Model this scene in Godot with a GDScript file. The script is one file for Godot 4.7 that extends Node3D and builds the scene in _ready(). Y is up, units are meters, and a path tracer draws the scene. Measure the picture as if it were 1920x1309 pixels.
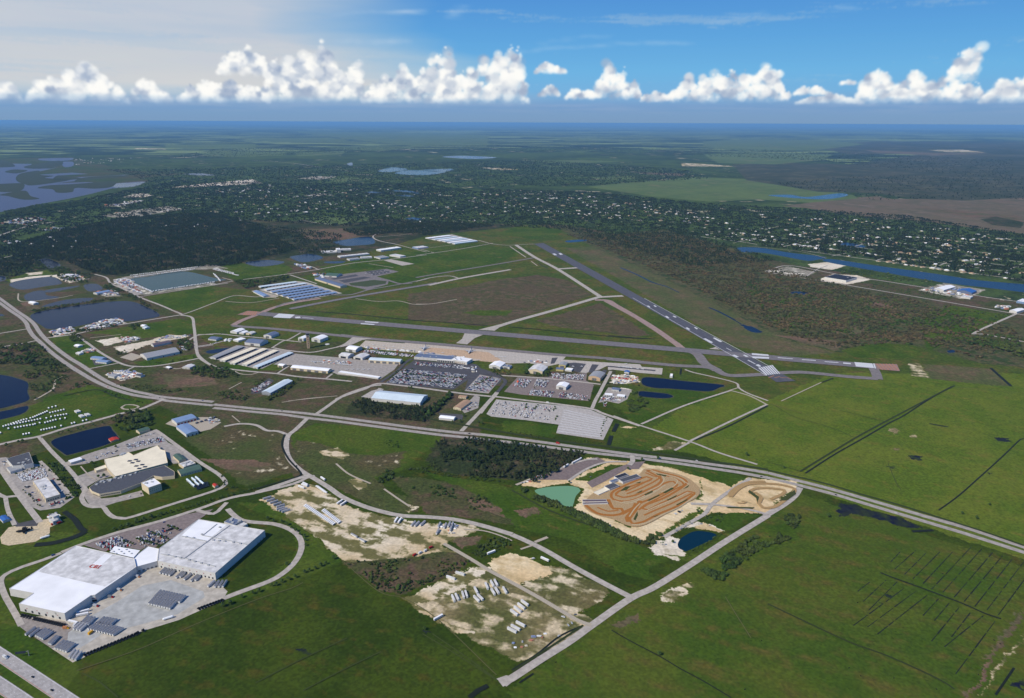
extends Node3D
# An aerial view over an airfield. Points are written as pixels of the photograph, in zoom frames (origin and scale below), and turned into
# points on the ground (or on a roof of known height): metres, y up, the camera 655 m above the origin looking north (-z).
const CAM_H := 655.0
const FOCAL := 1350.0
const VANISH := 229.5
const ROLL := 0.0047
const FRAMES := {
	"a": [0.0, 960.0, 3.75], "b": [480.0, 960.0, 3.75], "c": [960.0, 960.0, 3.75], "d": [1440.0, 960.0, 3.75],
	"e": [0.0, 720.0, 4.0], "f": [480.0, 720.0, 4.0], "g": [960.0, 720.0, 4.0], "h": [1440.0, 720.0, 4.0],
	"i": [0.0, 480.0, 4.675], "j": [360.0, 560.0, 6.2333], "k": [640.0, 600.0, 6.2333], "l": [900.0, 640.0, 6.2333],
	"m": [1140.0, 560.0, 6.2333], "n": [1400.0, 440.0, 3.6923], "o": [400.0, 400.0, 4.8], "p": [780.0, 400.0, 4.1739],
	"q": [0.0, 200.0, 4.0], "r": [440.0, 200.0, 4.0], "s": [900.0, 200.0, 3.6923], "t": [1400.0, 200.0, 3.6923], "Z": [0.0, 0.0, 1.0]}
var pitch: float
var mats := {}
var names := {}
var rng := RandomNumberGenerator.new()

# ---------- points ----------
func px_list(s: String) -> PackedVector2Array:
	var w := s.split(" ", false)
	var fr: Array = FRAMES[w[0]]
	var out := PackedVector2Array()
	for k in range(1, w.size()):
		var c := w[k].split(",")
		out.append(Vector2(fr[0] + float(c[0]) / fr[2], fr[1] + float(c[1]) / fr[2]))
	return out

func gnd(p: Vector2, y := 0.0) -> Vector3:
	var x := p.x - 960.0
	var v := p.y - 654.5
	var xr := x * cos(ROLL) + v * sin(ROLL)
	var yr := -x * sin(ROLL) + v * cos(ROLL)
	var fw := FOCAL * cos(pitch) - yr * sin(pitch)
	var dn := FOCAL * sin(pitch) + yr * cos(pitch)
	var t := (CAM_H - y) / maxf(dn, 1.0)
	return Vector3(xr * t, y, -fw * t)

func pts(s: String, y := 0.0) -> PackedVector3Array:
	var out := PackedVector3Array()
	for p in px_list(s):
		out.append(gnd(p, y))
	return out

func flat(a: PackedVector3Array) -> PackedVector2Array:
	var out := PackedVector2Array()
	for p in a:
		out.append(Vector2(p.x, p.z))
	return out

# a smooth line through the points
func smooth(a: PackedVector2Array, closed := false, step := 8.0) -> PackedVector2Array:
	var n := a.size()
	var out := PackedVector2Array()
	var last := n if closed else n - 1
	for i in last:
		var p0 := a[(i - 1 + n) % n] if closed or i > 0 else a[0] * 2.0 - a[1]
		var p1 := a[i]
		var p2 := a[(i + 1) % n]
		var p3 := a[(i + 2) % n] if closed or i + 2 < n else p2 * 2.0 - p1
		var k := clampi(int(p1.distance_to(p2) / step), 1, 14)
		for j in k:
			out.append(p1.cubic_interpolate(p2, p0, p3, float(j) / k))
	if not closed:
		out.append(a[n - 1])
	return out

# ---------- materials ----------
var tex_cache := {}
func noise_img(seed_: int, freq: float, octaves := 4, kind := FastNoiseLite.TYPE_SIMPLEX_SMOOTH, size := 512) -> Image:
	var n := FastNoiseLite.new()
	n.seed = seed_
	n.noise_type = kind
	n.frequency = freq
	n.fractal_type = FastNoiseLite.FRACTAL_FBM
	n.fractal_octaves = octaves
	n.fractal_gain = 0.55
	return n.get_seamless_image(size, size, false, false, 0.12, true)

# a grey grain texture between lo and hi
func grain(key: String, seed_: int, freq: float, octaves: int, lo: float, hi: float) -> ImageTexture:
	if not tex_cache.has(key):
		var im := noise_img(seed_, freq, octaves)
		im.convert(Image.FORMAT_L8)
		var d := im.get_data()
		for k in d.size():
			d[k] = int(255.0 * lerpf(lo, hi, d[k] / 255.0))
		var o := Image.create_from_data(512, 512, false, Image.FORMAT_L8, d)
		o.convert(Image.FORMAT_RGB8)
		tex_cache[key] = ImageTexture.create_from_image(o)
	return tex_cache[key]

# colours as seen in sunlight (sRGB 0..255) turned into the base colour that gives them
const SUNLIT := 1.18
func base_col(r: float, g: float, b: float) -> Color:
	var c := Color(r / 255.0, g / 255.0, b / 255.0).srgb_to_linear()
	return Color(c.r / SUNLIT, c.g / SUNLIT, c.b / SUNLIT).linear_to_srgb()

func mat(key: String, r: float, g: float, b: float, rough := 0.85, tex := "", scale := 0.01, metal := 0.0) -> StandardMaterial3D:
	if mats.has(key):
		return mats[key]
	var m := StandardMaterial3D.new()
	m.resource_name = key
	m.albedo_color = base_col(r, g, b)
	m.roughness = rough
	m.metallic = metal
	m.metallic_specular = 0.3
	if tex != "":
		m.albedo_texture = tex_cache[tex]
		m.uv1_triplanar = true
		m.uv1_world_triplanar = true
		m.uv1_scale = Vector3.ONE * scale
	mats[key] = m
	return m

# ---------- nodes ----------
func numbered(called: String) -> String:
	names[called] = names.get(called, -1) + 1
	return called if names[called] == 0 else "%s_%03d" % [called, names[called]]

func tag(o: Node, label := "", category := "", group := "", kind := "") -> Node:
	if label != "": o.set_meta("label", label)
	if category != "": o.set_meta("category", category)
	if group != "": o.set_meta("group", group)
	if kind != "": o.set_meta("kind", kind)
	return o

func thing(called: String, at: Vector3, turn: float, label: String, category: String, group := "") -> Node3D:
	var o := Node3D.new()
	o.name = numbered(called)
	add_child(o)
	o.position = at
	o.rotation.y = turn
	tag(o, label, category, group)
	return o

func mesh_node(called: String, mesh: Mesh, m: Material, parent: Node = self) -> MeshInstance3D:
	var o := MeshInstance3D.new()
	o.name = numbered(called) if parent == self else called
	o.mesh = mesh
	if m: o.material_override = m
	parent.add_child(o, true)
	return o

func st_new() -> SurfaceTool:
	var st := SurfaceTool.new()
	st.begin(Mesh.PRIMITIVE_TRIANGLES)
	st.set_smooth_group(-1)
	return st

func tri(st: SurfaceTool, a: Vector3, b: Vector3, c: Vector3) -> void:
	st.add_vertex(a); st.add_vertex(b); st.add_vertex(c)

func quad(st: SurfaceTool, a: Vector3, b: Vector3, c: Vector3, d: Vector3) -> void:
	tri(st, a, b, c); tri(st, a, c, d)

func done(st: SurfaceTool) -> ArrayMesh:
	st.generate_normals()
	return st.commit()

func box(st: SurfaceTool, lo: Vector3, hi: Vector3) -> void:
	var a := Vector3(lo.x, lo.y, lo.z); var b := Vector3(hi.x, lo.y, lo.z); var c := Vector3(hi.x, lo.y, hi.z); var d := Vector3(lo.x, lo.y, hi.z)
	var e := Vector3(lo.x, hi.y, lo.z); var f := Vector3(hi.x, hi.y, lo.z); var g := Vector3(hi.x, hi.y, hi.z); var h := Vector3(lo.x, hi.y, hi.z)
	quad(st, e, f, g, h); quad(st, a, d, c, b); quad(st, d, h, g, c); quad(st, b, f, e, a); quad(st, c, g, f, b); quad(st, a, e, h, d)

func box_mesh(lo: Vector3, hi: Vector3) -> ArrayMesh:
	var st := st_new()
	box(st, lo, hi)
	return done(st)

# flat sheet from an outline on the ground
func sheet_mesh(poly: PackedVector2Array, y: float) -> ArrayMesh:
	var idx := Geometry2D.triangulate_polygon(poly)
	var st := st_new()
	for k in range(0, idx.size(), 3):
		var a := poly[idx[k]]; var b := poly[idx[k + 1]]; var c := poly[idx[k + 2]]
		if (b - a).cross(c - a) < 0.0:
			var t := b; b = c; c = t
		tri(st, Vector3(a.x, y, a.y), Vector3(b.x, y, b.y), Vector3(c.x, y, c.y))
	return done(st)

var layer := 0.10
func sheet(called: String, where: String, m: Material, curved := false, lift := -1.0) -> MeshInstance3D:
	var poly := flat(pts(where))
	if curved: poly = smooth(poly, true, 6.0)
	layer += 0.004
	var o := mesh_node(called, sheet_mesh(poly, layer if lift < 0.0 else lift), m)
	return tag(o, "", "", "", "structure")

func ribbon_mesh(line: PackedVector2Array, width: float, y: float, closed := false) -> ArrayMesh:
	var n := line.size()
	var l := PackedVector2Array(); var r := PackedVector2Array()
	for i in n:
		var a := line[(i - 1 + n) % n] if closed or i > 0 else line[i]
		var b := line[(i + 1) % n] if closed or i < n - 1 else line[i]
		var t := (b - a).normalized()
		var nrm := Vector2(-t.y, t.x) * width * 0.5
		l.append(line[i] + nrm); r.append(line[i] - nrm)
	var st := st_new()
	for i in (n if closed else n - 1):
		var j := (i + 1) % n
		quad(st, Vector3(l[i].x, y, l[i].y), Vector3(r[i].x, y, r[i].y), Vector3(r[j].x, y, r[j].y), Vector3(l[j].x, y, l[j].y))
	return done(st)

func ribbon(called: String, where: String, width: float, m: Material, curved := true, parent: Node = self, lift := -1.0, closed := false) -> MeshInstance3D:
	var line := flat(pts(where))
	if curved and line.size() > 2: line = smooth(line, closed)
	layer += 0.004
	var o := mesh_node(called, ribbon_mesh(line, width, layer if lift < 0.0 else lift, closed), m, parent)
	if parent == self: tag(o, "", "", "", "structure")
	return o

# ---------- sky ----------
const SKY_W := 4096
const SKY_H := 2048
func sky_px(p: Vector2) -> Vector2:      # photo pixel -> place in the sky picture
	var x := p.x - 960.0
	var v := p.y - 654.5
	var d := Vector3(x * cos(ROLL) + v * sin(ROLL), 0, 0)
	var yr := -x * sin(ROLL) + v * cos(ROLL)
	d.y = -(FOCAL * sin(pitch) + yr * cos(pitch))
	d.z = -(FOCAL * cos(pitch) - yr * sin(pitch))
	d = d.normalized()
	return Vector2((atan2(d.x, -d.z) / TAU + 0.5) * SKY_W, acos(d.y) / PI * SKY_H)

func ramp(stops: Array, t: float) -> Vector3:
	for k in range(1, stops.size()):
		if t <= stops[k][0]:
			var a: Array = stops[k - 1]; var b: Array = stops[k]
			return (a[1] as Vector3).lerp(b[1], (t - a[0]) / (b[0] - a[0]))
	return stops[-1][1]

func make_sky() -> Image:
	# air: colour by height above the horizon in degrees
	var air := [[0.0, Vector3(124, 157, 192)], [1.2, Vector3(126, 162, 204)], [2.2, Vector3(120, 178, 222)], [3.5, Vector3(112, 180, 227)], [6.0, Vector3(96, 165, 222)], [9.0, Vector3(82, 146, 214)], [25.0, Vector3(60, 118, 196)], [90.0, Vector3(38, 84, 165)]]
	var im := Image.create(SKY_W, SKY_H, false, Image.FORMAT_RGB8)
	for y in SKY_H:
		var c := ramp(air, maxf(0.0, 90.0 - (y + 0.5) / SKY_H * 180.0))
		im.fill_rect(Rect2i(0, y, SKY_W, 1), Color(c.x / 255.0, c.y / 255.0, c.z / 255.0))
	# band of sky near the horizon where clouds stand
	var top := int(SKY_H * (90.0 - 14.0) / 180.0)
	var bot := SKY_H / 2
	var h := bot - top
	var band := PackedVector3Array()
	band.resize(SKY_W * h)
	for y in h:
		var c := ramp(air, 90.0 - (y + top + 0.5) / SKY_H * 180.0)
		for x in SKY_W: band[y * SKY_W + x] = c
	# high thin cloud: a broad veil and streaks
	var veil := FastNoiseLite.new()
	veil.seed = 5; veil.frequency = 0.006; veil.fractal_octaves = 5
	var streak := FastNoiseLite.new()
	streak.seed = 9; streak.frequency = 0.012; streak.fractal_octaves = 4; streak.domain_warp_enabled = true; streak.domain_warp_amplitude = 25.0
	var e0 := sky_px(Vector2(0, 0)).x
	var e1 := sky_px(Vector2(1920, 0)).x
	for x in SKY_W:
		var ang := float(x) / SKY_W * TAU
		var rel := (x - e0) / (e1 - e0)                       # 0..1 across the photograph
		var round_x := cos(ang) * 652.0
		var round_z := sin(ang) * 652.0
		for y in h:
			var el := 90.0 - (y + top + 0.5) / SKY_H * 180.0
			var n := veil.get_noise_3d(round_x * 0.4, el * 55.0, round_z * 0.4)
			var s := streak.get_noise_3d(round_x * 0.25, el * 60.0 - (round_z * 0.10), round_z * 0.25)
			# the veil covers one side of the sky and thins out round the other
			var lim := 0.40 - (el - 3.0) * 0.018 + 0.06 * n
			var side := clampf((lim + 0.10 - rel) / 0.20, 0.0, 1.0) if rel > -1.2 else clampf((rel + 1.9) / 0.5, 0.0, 1.0)
			if rel > 1.3: side = 0.0
			var a := side * (0.98 + 0.2 * n) * clampf((el - 0.6) / 2.0, 0.0, 1.0)
			a = clampf(a - side * 0.10 * clampf((s - 0.05) * 4.0, 0.0, 1.0), 0.0, 0.96)
			a = maxf(a, clampf((s - 0.20) * 1.6, 0.0, 0.30) * clampf((el - 2.0) * 0.6, 0.0, 1.0))
			var k := y * SKY_W + x
			var vc := Vector3(196, 203, 215).lerp(Vector3(216, 215, 214), clampf(0.5 - (el - 3.5) * 0.12 + n * 0.5, 0.0, 1.0))
			band[k] = band[k].lerp(vc, a)
	# wisps drawn where the photograph has them
	for wsp in [["Z 965,97 1050,88 1150,82 1230,78 1290,79", 2.2, 0.20], ["Z 620,25 700,22 760,22 790,18", 1.5, 0.16], ["Z 735,24 765,20 790,23", 1.6, 0.16], ["Z 843,30 856,22 868,10", 1.6, 0.2], ["Z 1330,45 1390,30 1440,24", 2.5, 0.10], ["Z 1560,12 1610,16", 2.0, 0.16], ["Z 640,75 720,78 760,76", 3.0, 0.2], ["Z 1010,82 1080,70 1150,66", 2.0, 0.12]]:
		var line := px_list(wsp[0])
		for q in range(line.size() - 1):
			for j in 14:
				var c := sky_px(line[q].lerp(line[q + 1], j / 14.0))
				puff_soft(band, top, h, c + Vector2(rng.randf_range(-4, 4), rng.randf_range(-1.2, 1.2)), Vector2(rng.randf_range(4.0, 11.0), wsp[1] * rng.randf_range(0.6, 1.3)), Vector3(215, 222, 235), wsp[2] * 0.22)
	# heaped clouds: the outlines of their tops in the photograph, then more of them all round
	rng.seed = 77
	var heaps := []
	heaps += [["Z -30,185 0,150 20,148 40,185", 190.0, 0.55], ["Z 45,185 60,148 90,140 115,140 150,112 170,115 190,140 215,150 240,180", 188.0, 0.5], ["Z 240,180 262,150 285,142 300,165 320,180", 190.0, 0.6]]
	heaps += [["Z 330,180 355,160 375,150 390,140 400,150 415,140 440,150 470,160 500,165 505,185", 188.0, 0.75], ["Z 405,130 418,98 440,92 470,86 495,100 500,128", 136.0, 0.9]]
	heaps += [["Z 490,180 498,125 515,108 545,95 560,84 585,92 600,76 612,74 622,100 636,115 640,150 640,182", 186.0, 1.0], ["Z 608,180 620,140 645,140 660,110 672,98 676,120 682,140 678,180", 182.0, 0.6]]
	heaps += [["Z 676,182 700,150 718,140 735,140 752,124 765,135 780,140 806,108 820,98 845,102 850,125 862,150", 190.0, 0.95], ["Z 805,190 838,140 865,134 895,115 915,112 930,95 955,78 972,86 976,110 966,130 985,150 990,185", 190.0, 1.0]]
	heaps += [["Z 1002,132 1010,120 1022,114 1045,122 1060,128", 134.0, 0.8], ["Z 1008,175 1030,155 1045,165 1048,175", 177.0, 0.35], ["Z 1060,178 1070,160 1090,168 1115,168 1122,135 1140,112 1150,118 1158,130 1170,124 1160,145 1170,155 1190,150 1200,170", 182.0, 0.95]]
	heaps += [["Z 1200,182 1230,164 1255,172 1280,145 1292,140 1300,160 1318,132 1340,136 1360,130 1400,134 1440,122 1455,124 1465,155 1480,172", 188.0, 0.95], ["Z 1488,172 1500,162 1530,158 1552,170", 174.0, 0.3], ["Z 1490,190 1520,178 1570,172 1600,182 1620,190", 190.0, 0.7]]
	heaps += [["Z 1605,182 1618,140 1640,132 1655,134 1690,140 1718,130 1740,148 1770,145 1800,150 1835,148 1840,170 1850,188", 190.0, 1.0], ["Z 1772,148 1780,120 1796,105 1795,90 1815,78 1835,74 1866,85 1850,98 1836,110 1830,145", 150.0, 1.0], ["Z 1660,176 1680,162 1710,162 1735,170", 176.0, 0.25], ["Z 1835,188 1870,150 1900,148 1925,135 1960,140 1980,188", 190.0, 1.0], ["Z 1576,152 1590,147 1604,151", 154.0, 0.7]]
	for hp in heaps:
		var line := px_list(hp[0])
		var foot := sky_px(Vector2(clampf(line[0].x, 0, 1920), hp[1])).y
		for q in line.size(): line[q] = sky_px(line[q])
		heap(band, top, h, line, foot)
	# the same belt of cloud goes on round the horizon outside the picture
	var bx := e1 + 60.0
	while bx < e0 + SKY_W - 60.0:
		var line := PackedVector2Array()
		var wide := rng.randf_range(40.0, 130.0)
		var tall := rng.randf_range(8.0, 42.0)
		for q in 8: line.append(Vector2(bx + wide * q / 7.0, bot - 16.0 - tall * sin(PI * (q + 0.5) / 8.0) * rng.randf_range(0.5, 1.1)))
		heap(band, top, h, line, bot - 13.0)
		bx += wide * rng.randf_range(0.7, 1.3)
	# low haze hides the feet of the far clouds; faint low bars of cloud in it
	for y in h:
		var el := 90.0 - (y + top + 0.5) / SKY_H * 180.0
		var fade := clampf((1.75 - el) / 0.9, 0.0, 1.0) * 0.96
		if fade <= 0.0: continue
		var c := ramp(air, el)
		for xx in SKY_W:
			var s := streak.get_noise_2d(xx * 0.9, el * 260.0)
			band[y * SKY_W + xx] = band[y * SKY_W + xx].lerp(c + Vector3(16, 8, 2) * clampf(s * 1.5, -0.4, 1.0) * clampf((el - 0.6) * 2.0, 0.0, 1.0), fade)
	var bytes := PackedByteArray()
	bytes.resize(SKY_W * h * 3)
	for k in SKY_W * h:
		var c := band[k - k % SKY_W + (k + SKY_W / 2) % SKY_W]      # the picture's edge looks north
		bytes[k * 3] = int(clampf(c.x, 0, 255)); bytes[k * 3 + 1] = int(clampf(c.y, 0, 255)); bytes[k * 3 + 2] = int(clampf(c.z, 0, 255))
	im.blit_rect(Image.create_from_data(SKY_W, h, false, Image.FORMAT_RGB8, bytes), Rect2i(0, 0, SKY_W, h), Vector2i(0, top))
	return im

func puff_soft(band: PackedVector3Array, top: int, h: int, c: Vector2, r: Vector2, col: Vector3, alpha: float) -> void:
	for y in range(maxi(0, int(c.y - r.y) - top), mini(h, int(c.y + r.y) + 1 - top)):
		for x in range(int(c.x - r.x), int(c.x + r.x) + 1):
			var d := Vector2((x - c.x) / r.x, (y + top - c.y) / r.y).length_squared()
			if d < 1.0:
				var k := y * SKY_W + posmod(x, SKY_W)
				band[k] = band[k].lerp(col, alpha * (1.0 - d))


# one heap: many small puffs of vapour; each is as white or as grey-blue as chance makes it, and thins out towards its rim and the heap's foot
func heap(band: PackedVector3Array, top: int, h: int, line: PackedVector2Array, foot: float) -> void:
	var x0 := line[0].x
	var x1 := line[-1].x
	var rag := FastNoiseLite.new()
	rag.seed = int(x0) + 7; rag.frequency = 0.09; rag.fractal_octaves = 4
	var body := FastNoiseLite.new()
	body.seed = int(x0) + 3; body.frequency = 0.055; body.fractal_octaves = 3
	var count := int((x1 - x0) * 9.0) + 20
	for k in count:
		var x := lerpf(x0, x1, rng.randf())
		var ty := foot
		for q in range(line.size() - 1):
			if x >= minf(line[q].x, line[q + 1].x) and x <= maxf(line[q].x, line[q + 1].x):
				ty = minf(ty, lerpf(line[q].y, line[q + 1].y, clampf((x - line[q].x) / (line[q + 1].x - line[q].x + 0.0001), 0.0, 1.0)))
		ty += (rag.get_noise_1d(x) * 0.45 + 0.05) * (foot - ty)
		var tall := maxf(foot + 1.0 - ty, 1.2)
		var r := pow(rng.randf(), 2.0) * (1.6 + tall * 0.10) + 0.7
		var y := ty + r * 0.7 + maxf(tall - r, 0.0) * rng.randf()
		var n := body.get_noise_2d(x, y * 1.3)
		var tone := clampf(0.80 + n * 1.5 + rng.randf_range(-0.32, 0.22), 0.05, 1.0)
		var col := Vector3(152, 170, 198).lerp(Vector3(255, 254, 250), tone)
		var thick := clampf((foot + 1.5 - y) / (4.0 + tall * 0.25), 0.0, 1.0) * rng.randf_range(0.4, 0.95)
		for py in range(maxi(0, int(y - r) - top), mini(h, int(y + r) + 2 - top)):
			for qx in range(int(x - r) - 1, int(x + r) + 2):
				var dx := (qx - x) / r
				var dy := (py + top - y) / (r * 0.85)
				var d2 := dx * dx + dy * dy
				if d2 >= 1.0: continue
				var i := py * SKY_W + posmod(qx, SKY_W)
				band[i] = band[i].lerp(col, sqrt(1.0 - d2) * thick)

# ---------- ground ----------
# kinds of ground: three sunlit colours (sRGB), where the third shows (0..255, lower = more of it), how soft its edge is, grain, cells (far mosaic)
const SOIL := {
	"pasture": [[85, 103, 31], [99, 110, 37], [113, 106, 47], 178, 70.0, 0.12, 2],
	"lawn": [[52, 68, 17], [66, 80, 22], [81, 76, 28], 165, 50.0, 0.13, 2],
	"verge": [[61, 84, 22], [79, 93, 30], [105, 95, 47], 176, 50.0, 0.14, 2],
	"olive": [[67, 87, 25], [81, 93, 31], [93, 87, 39], 158, 70.0, 0.12, 2],
	"airfield": [[71, 86, 31], [87, 93, 37], [101, 87, 48], 160, 60.0, 0.14, 0],
	"heath": [[92, 80, 58], [78, 80, 48], [106, 88, 70], 150, 60.0, 0.13, 0],
	"strip": [[84, 90, 52], [94, 90, 58], [108, 92, 68], 160, 60.0, 0.12, 0],
	"sand": [[204, 182, 142], [228, 214, 188], [112, 108, 66], 127, 26.0, 0.07, 2],
	"sandgrass": [[88, 92, 50], [114, 104, 68], [210, 194, 162], 140, 36.0, 0.12, 2],
	"grit": [[128, 116, 80], [92, 94, 52], [204, 186, 152], 138, 38.0, 0.12, 2],
	"tan": [[218, 188, 140], [230, 208, 168], [192, 168, 122], 150, 60.0, 0.06, 2],
	"white": [[230, 218, 196], [214, 200, 174], [176, 164, 136], 170, 50.0, 0.08, 0],
	"scrub": [[72, 80, 42], [86, 80, 54], [98, 80, 64], 150, 60.0, 0.18, 0],
	"scrubsand": [[74, 84, 42], [88, 80, 54], [208, 196, 168], 180, 28.0, 0.18, 0],
	"woods": [[52, 62, 36], [66, 68, 44], [90, 78, 60], 155, 50.0, 0.2, 0],
	"bog": [[84, 84, 52], [96, 86, 62], [62, 74, 40], 138, 40.0, 0.18, 0],
	"pink": [[116, 94, 76], [104, 90, 68], [92, 90, 60], 150, 60.0, 0.14, 0],
	"wet": [[40, 44, 50], [56, 68, 36], [28, 30, 52], 140, 60.0, 0.1, 0],
	"suburb": [[74, 92, 46], [54, 68, 37], [171, 162, 134], 180, 16.0, 0.2, 0],
	"yard": [[156, 148, 132], [124, 120, 102], [212, 204, 186], 150, 40.0, 0.2, 0],
	"marsh": [[112, 98, 78], [98, 92, 68], [126, 110, 96], 165, 50.0, 0.08, 0],
	"field": [[98, 114, 66], [86, 104, 60], [116, 116, 80], 170, 60.0, 0.06, 0],
	"plain": [[44, 58, 40], [62, 74, 48], [122, 138, 84], 140, 14.0, 0.1, 1],
	"forest": [[64, 70, 50], [76, 76, 58], [98, 98, 72], 160, 50.0, 0.1, 0],
	"islands": [[66, 82, 46], [80, 82, 52], [88, 80, 58], 160, 50.0, 0.08, 0],
}
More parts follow.
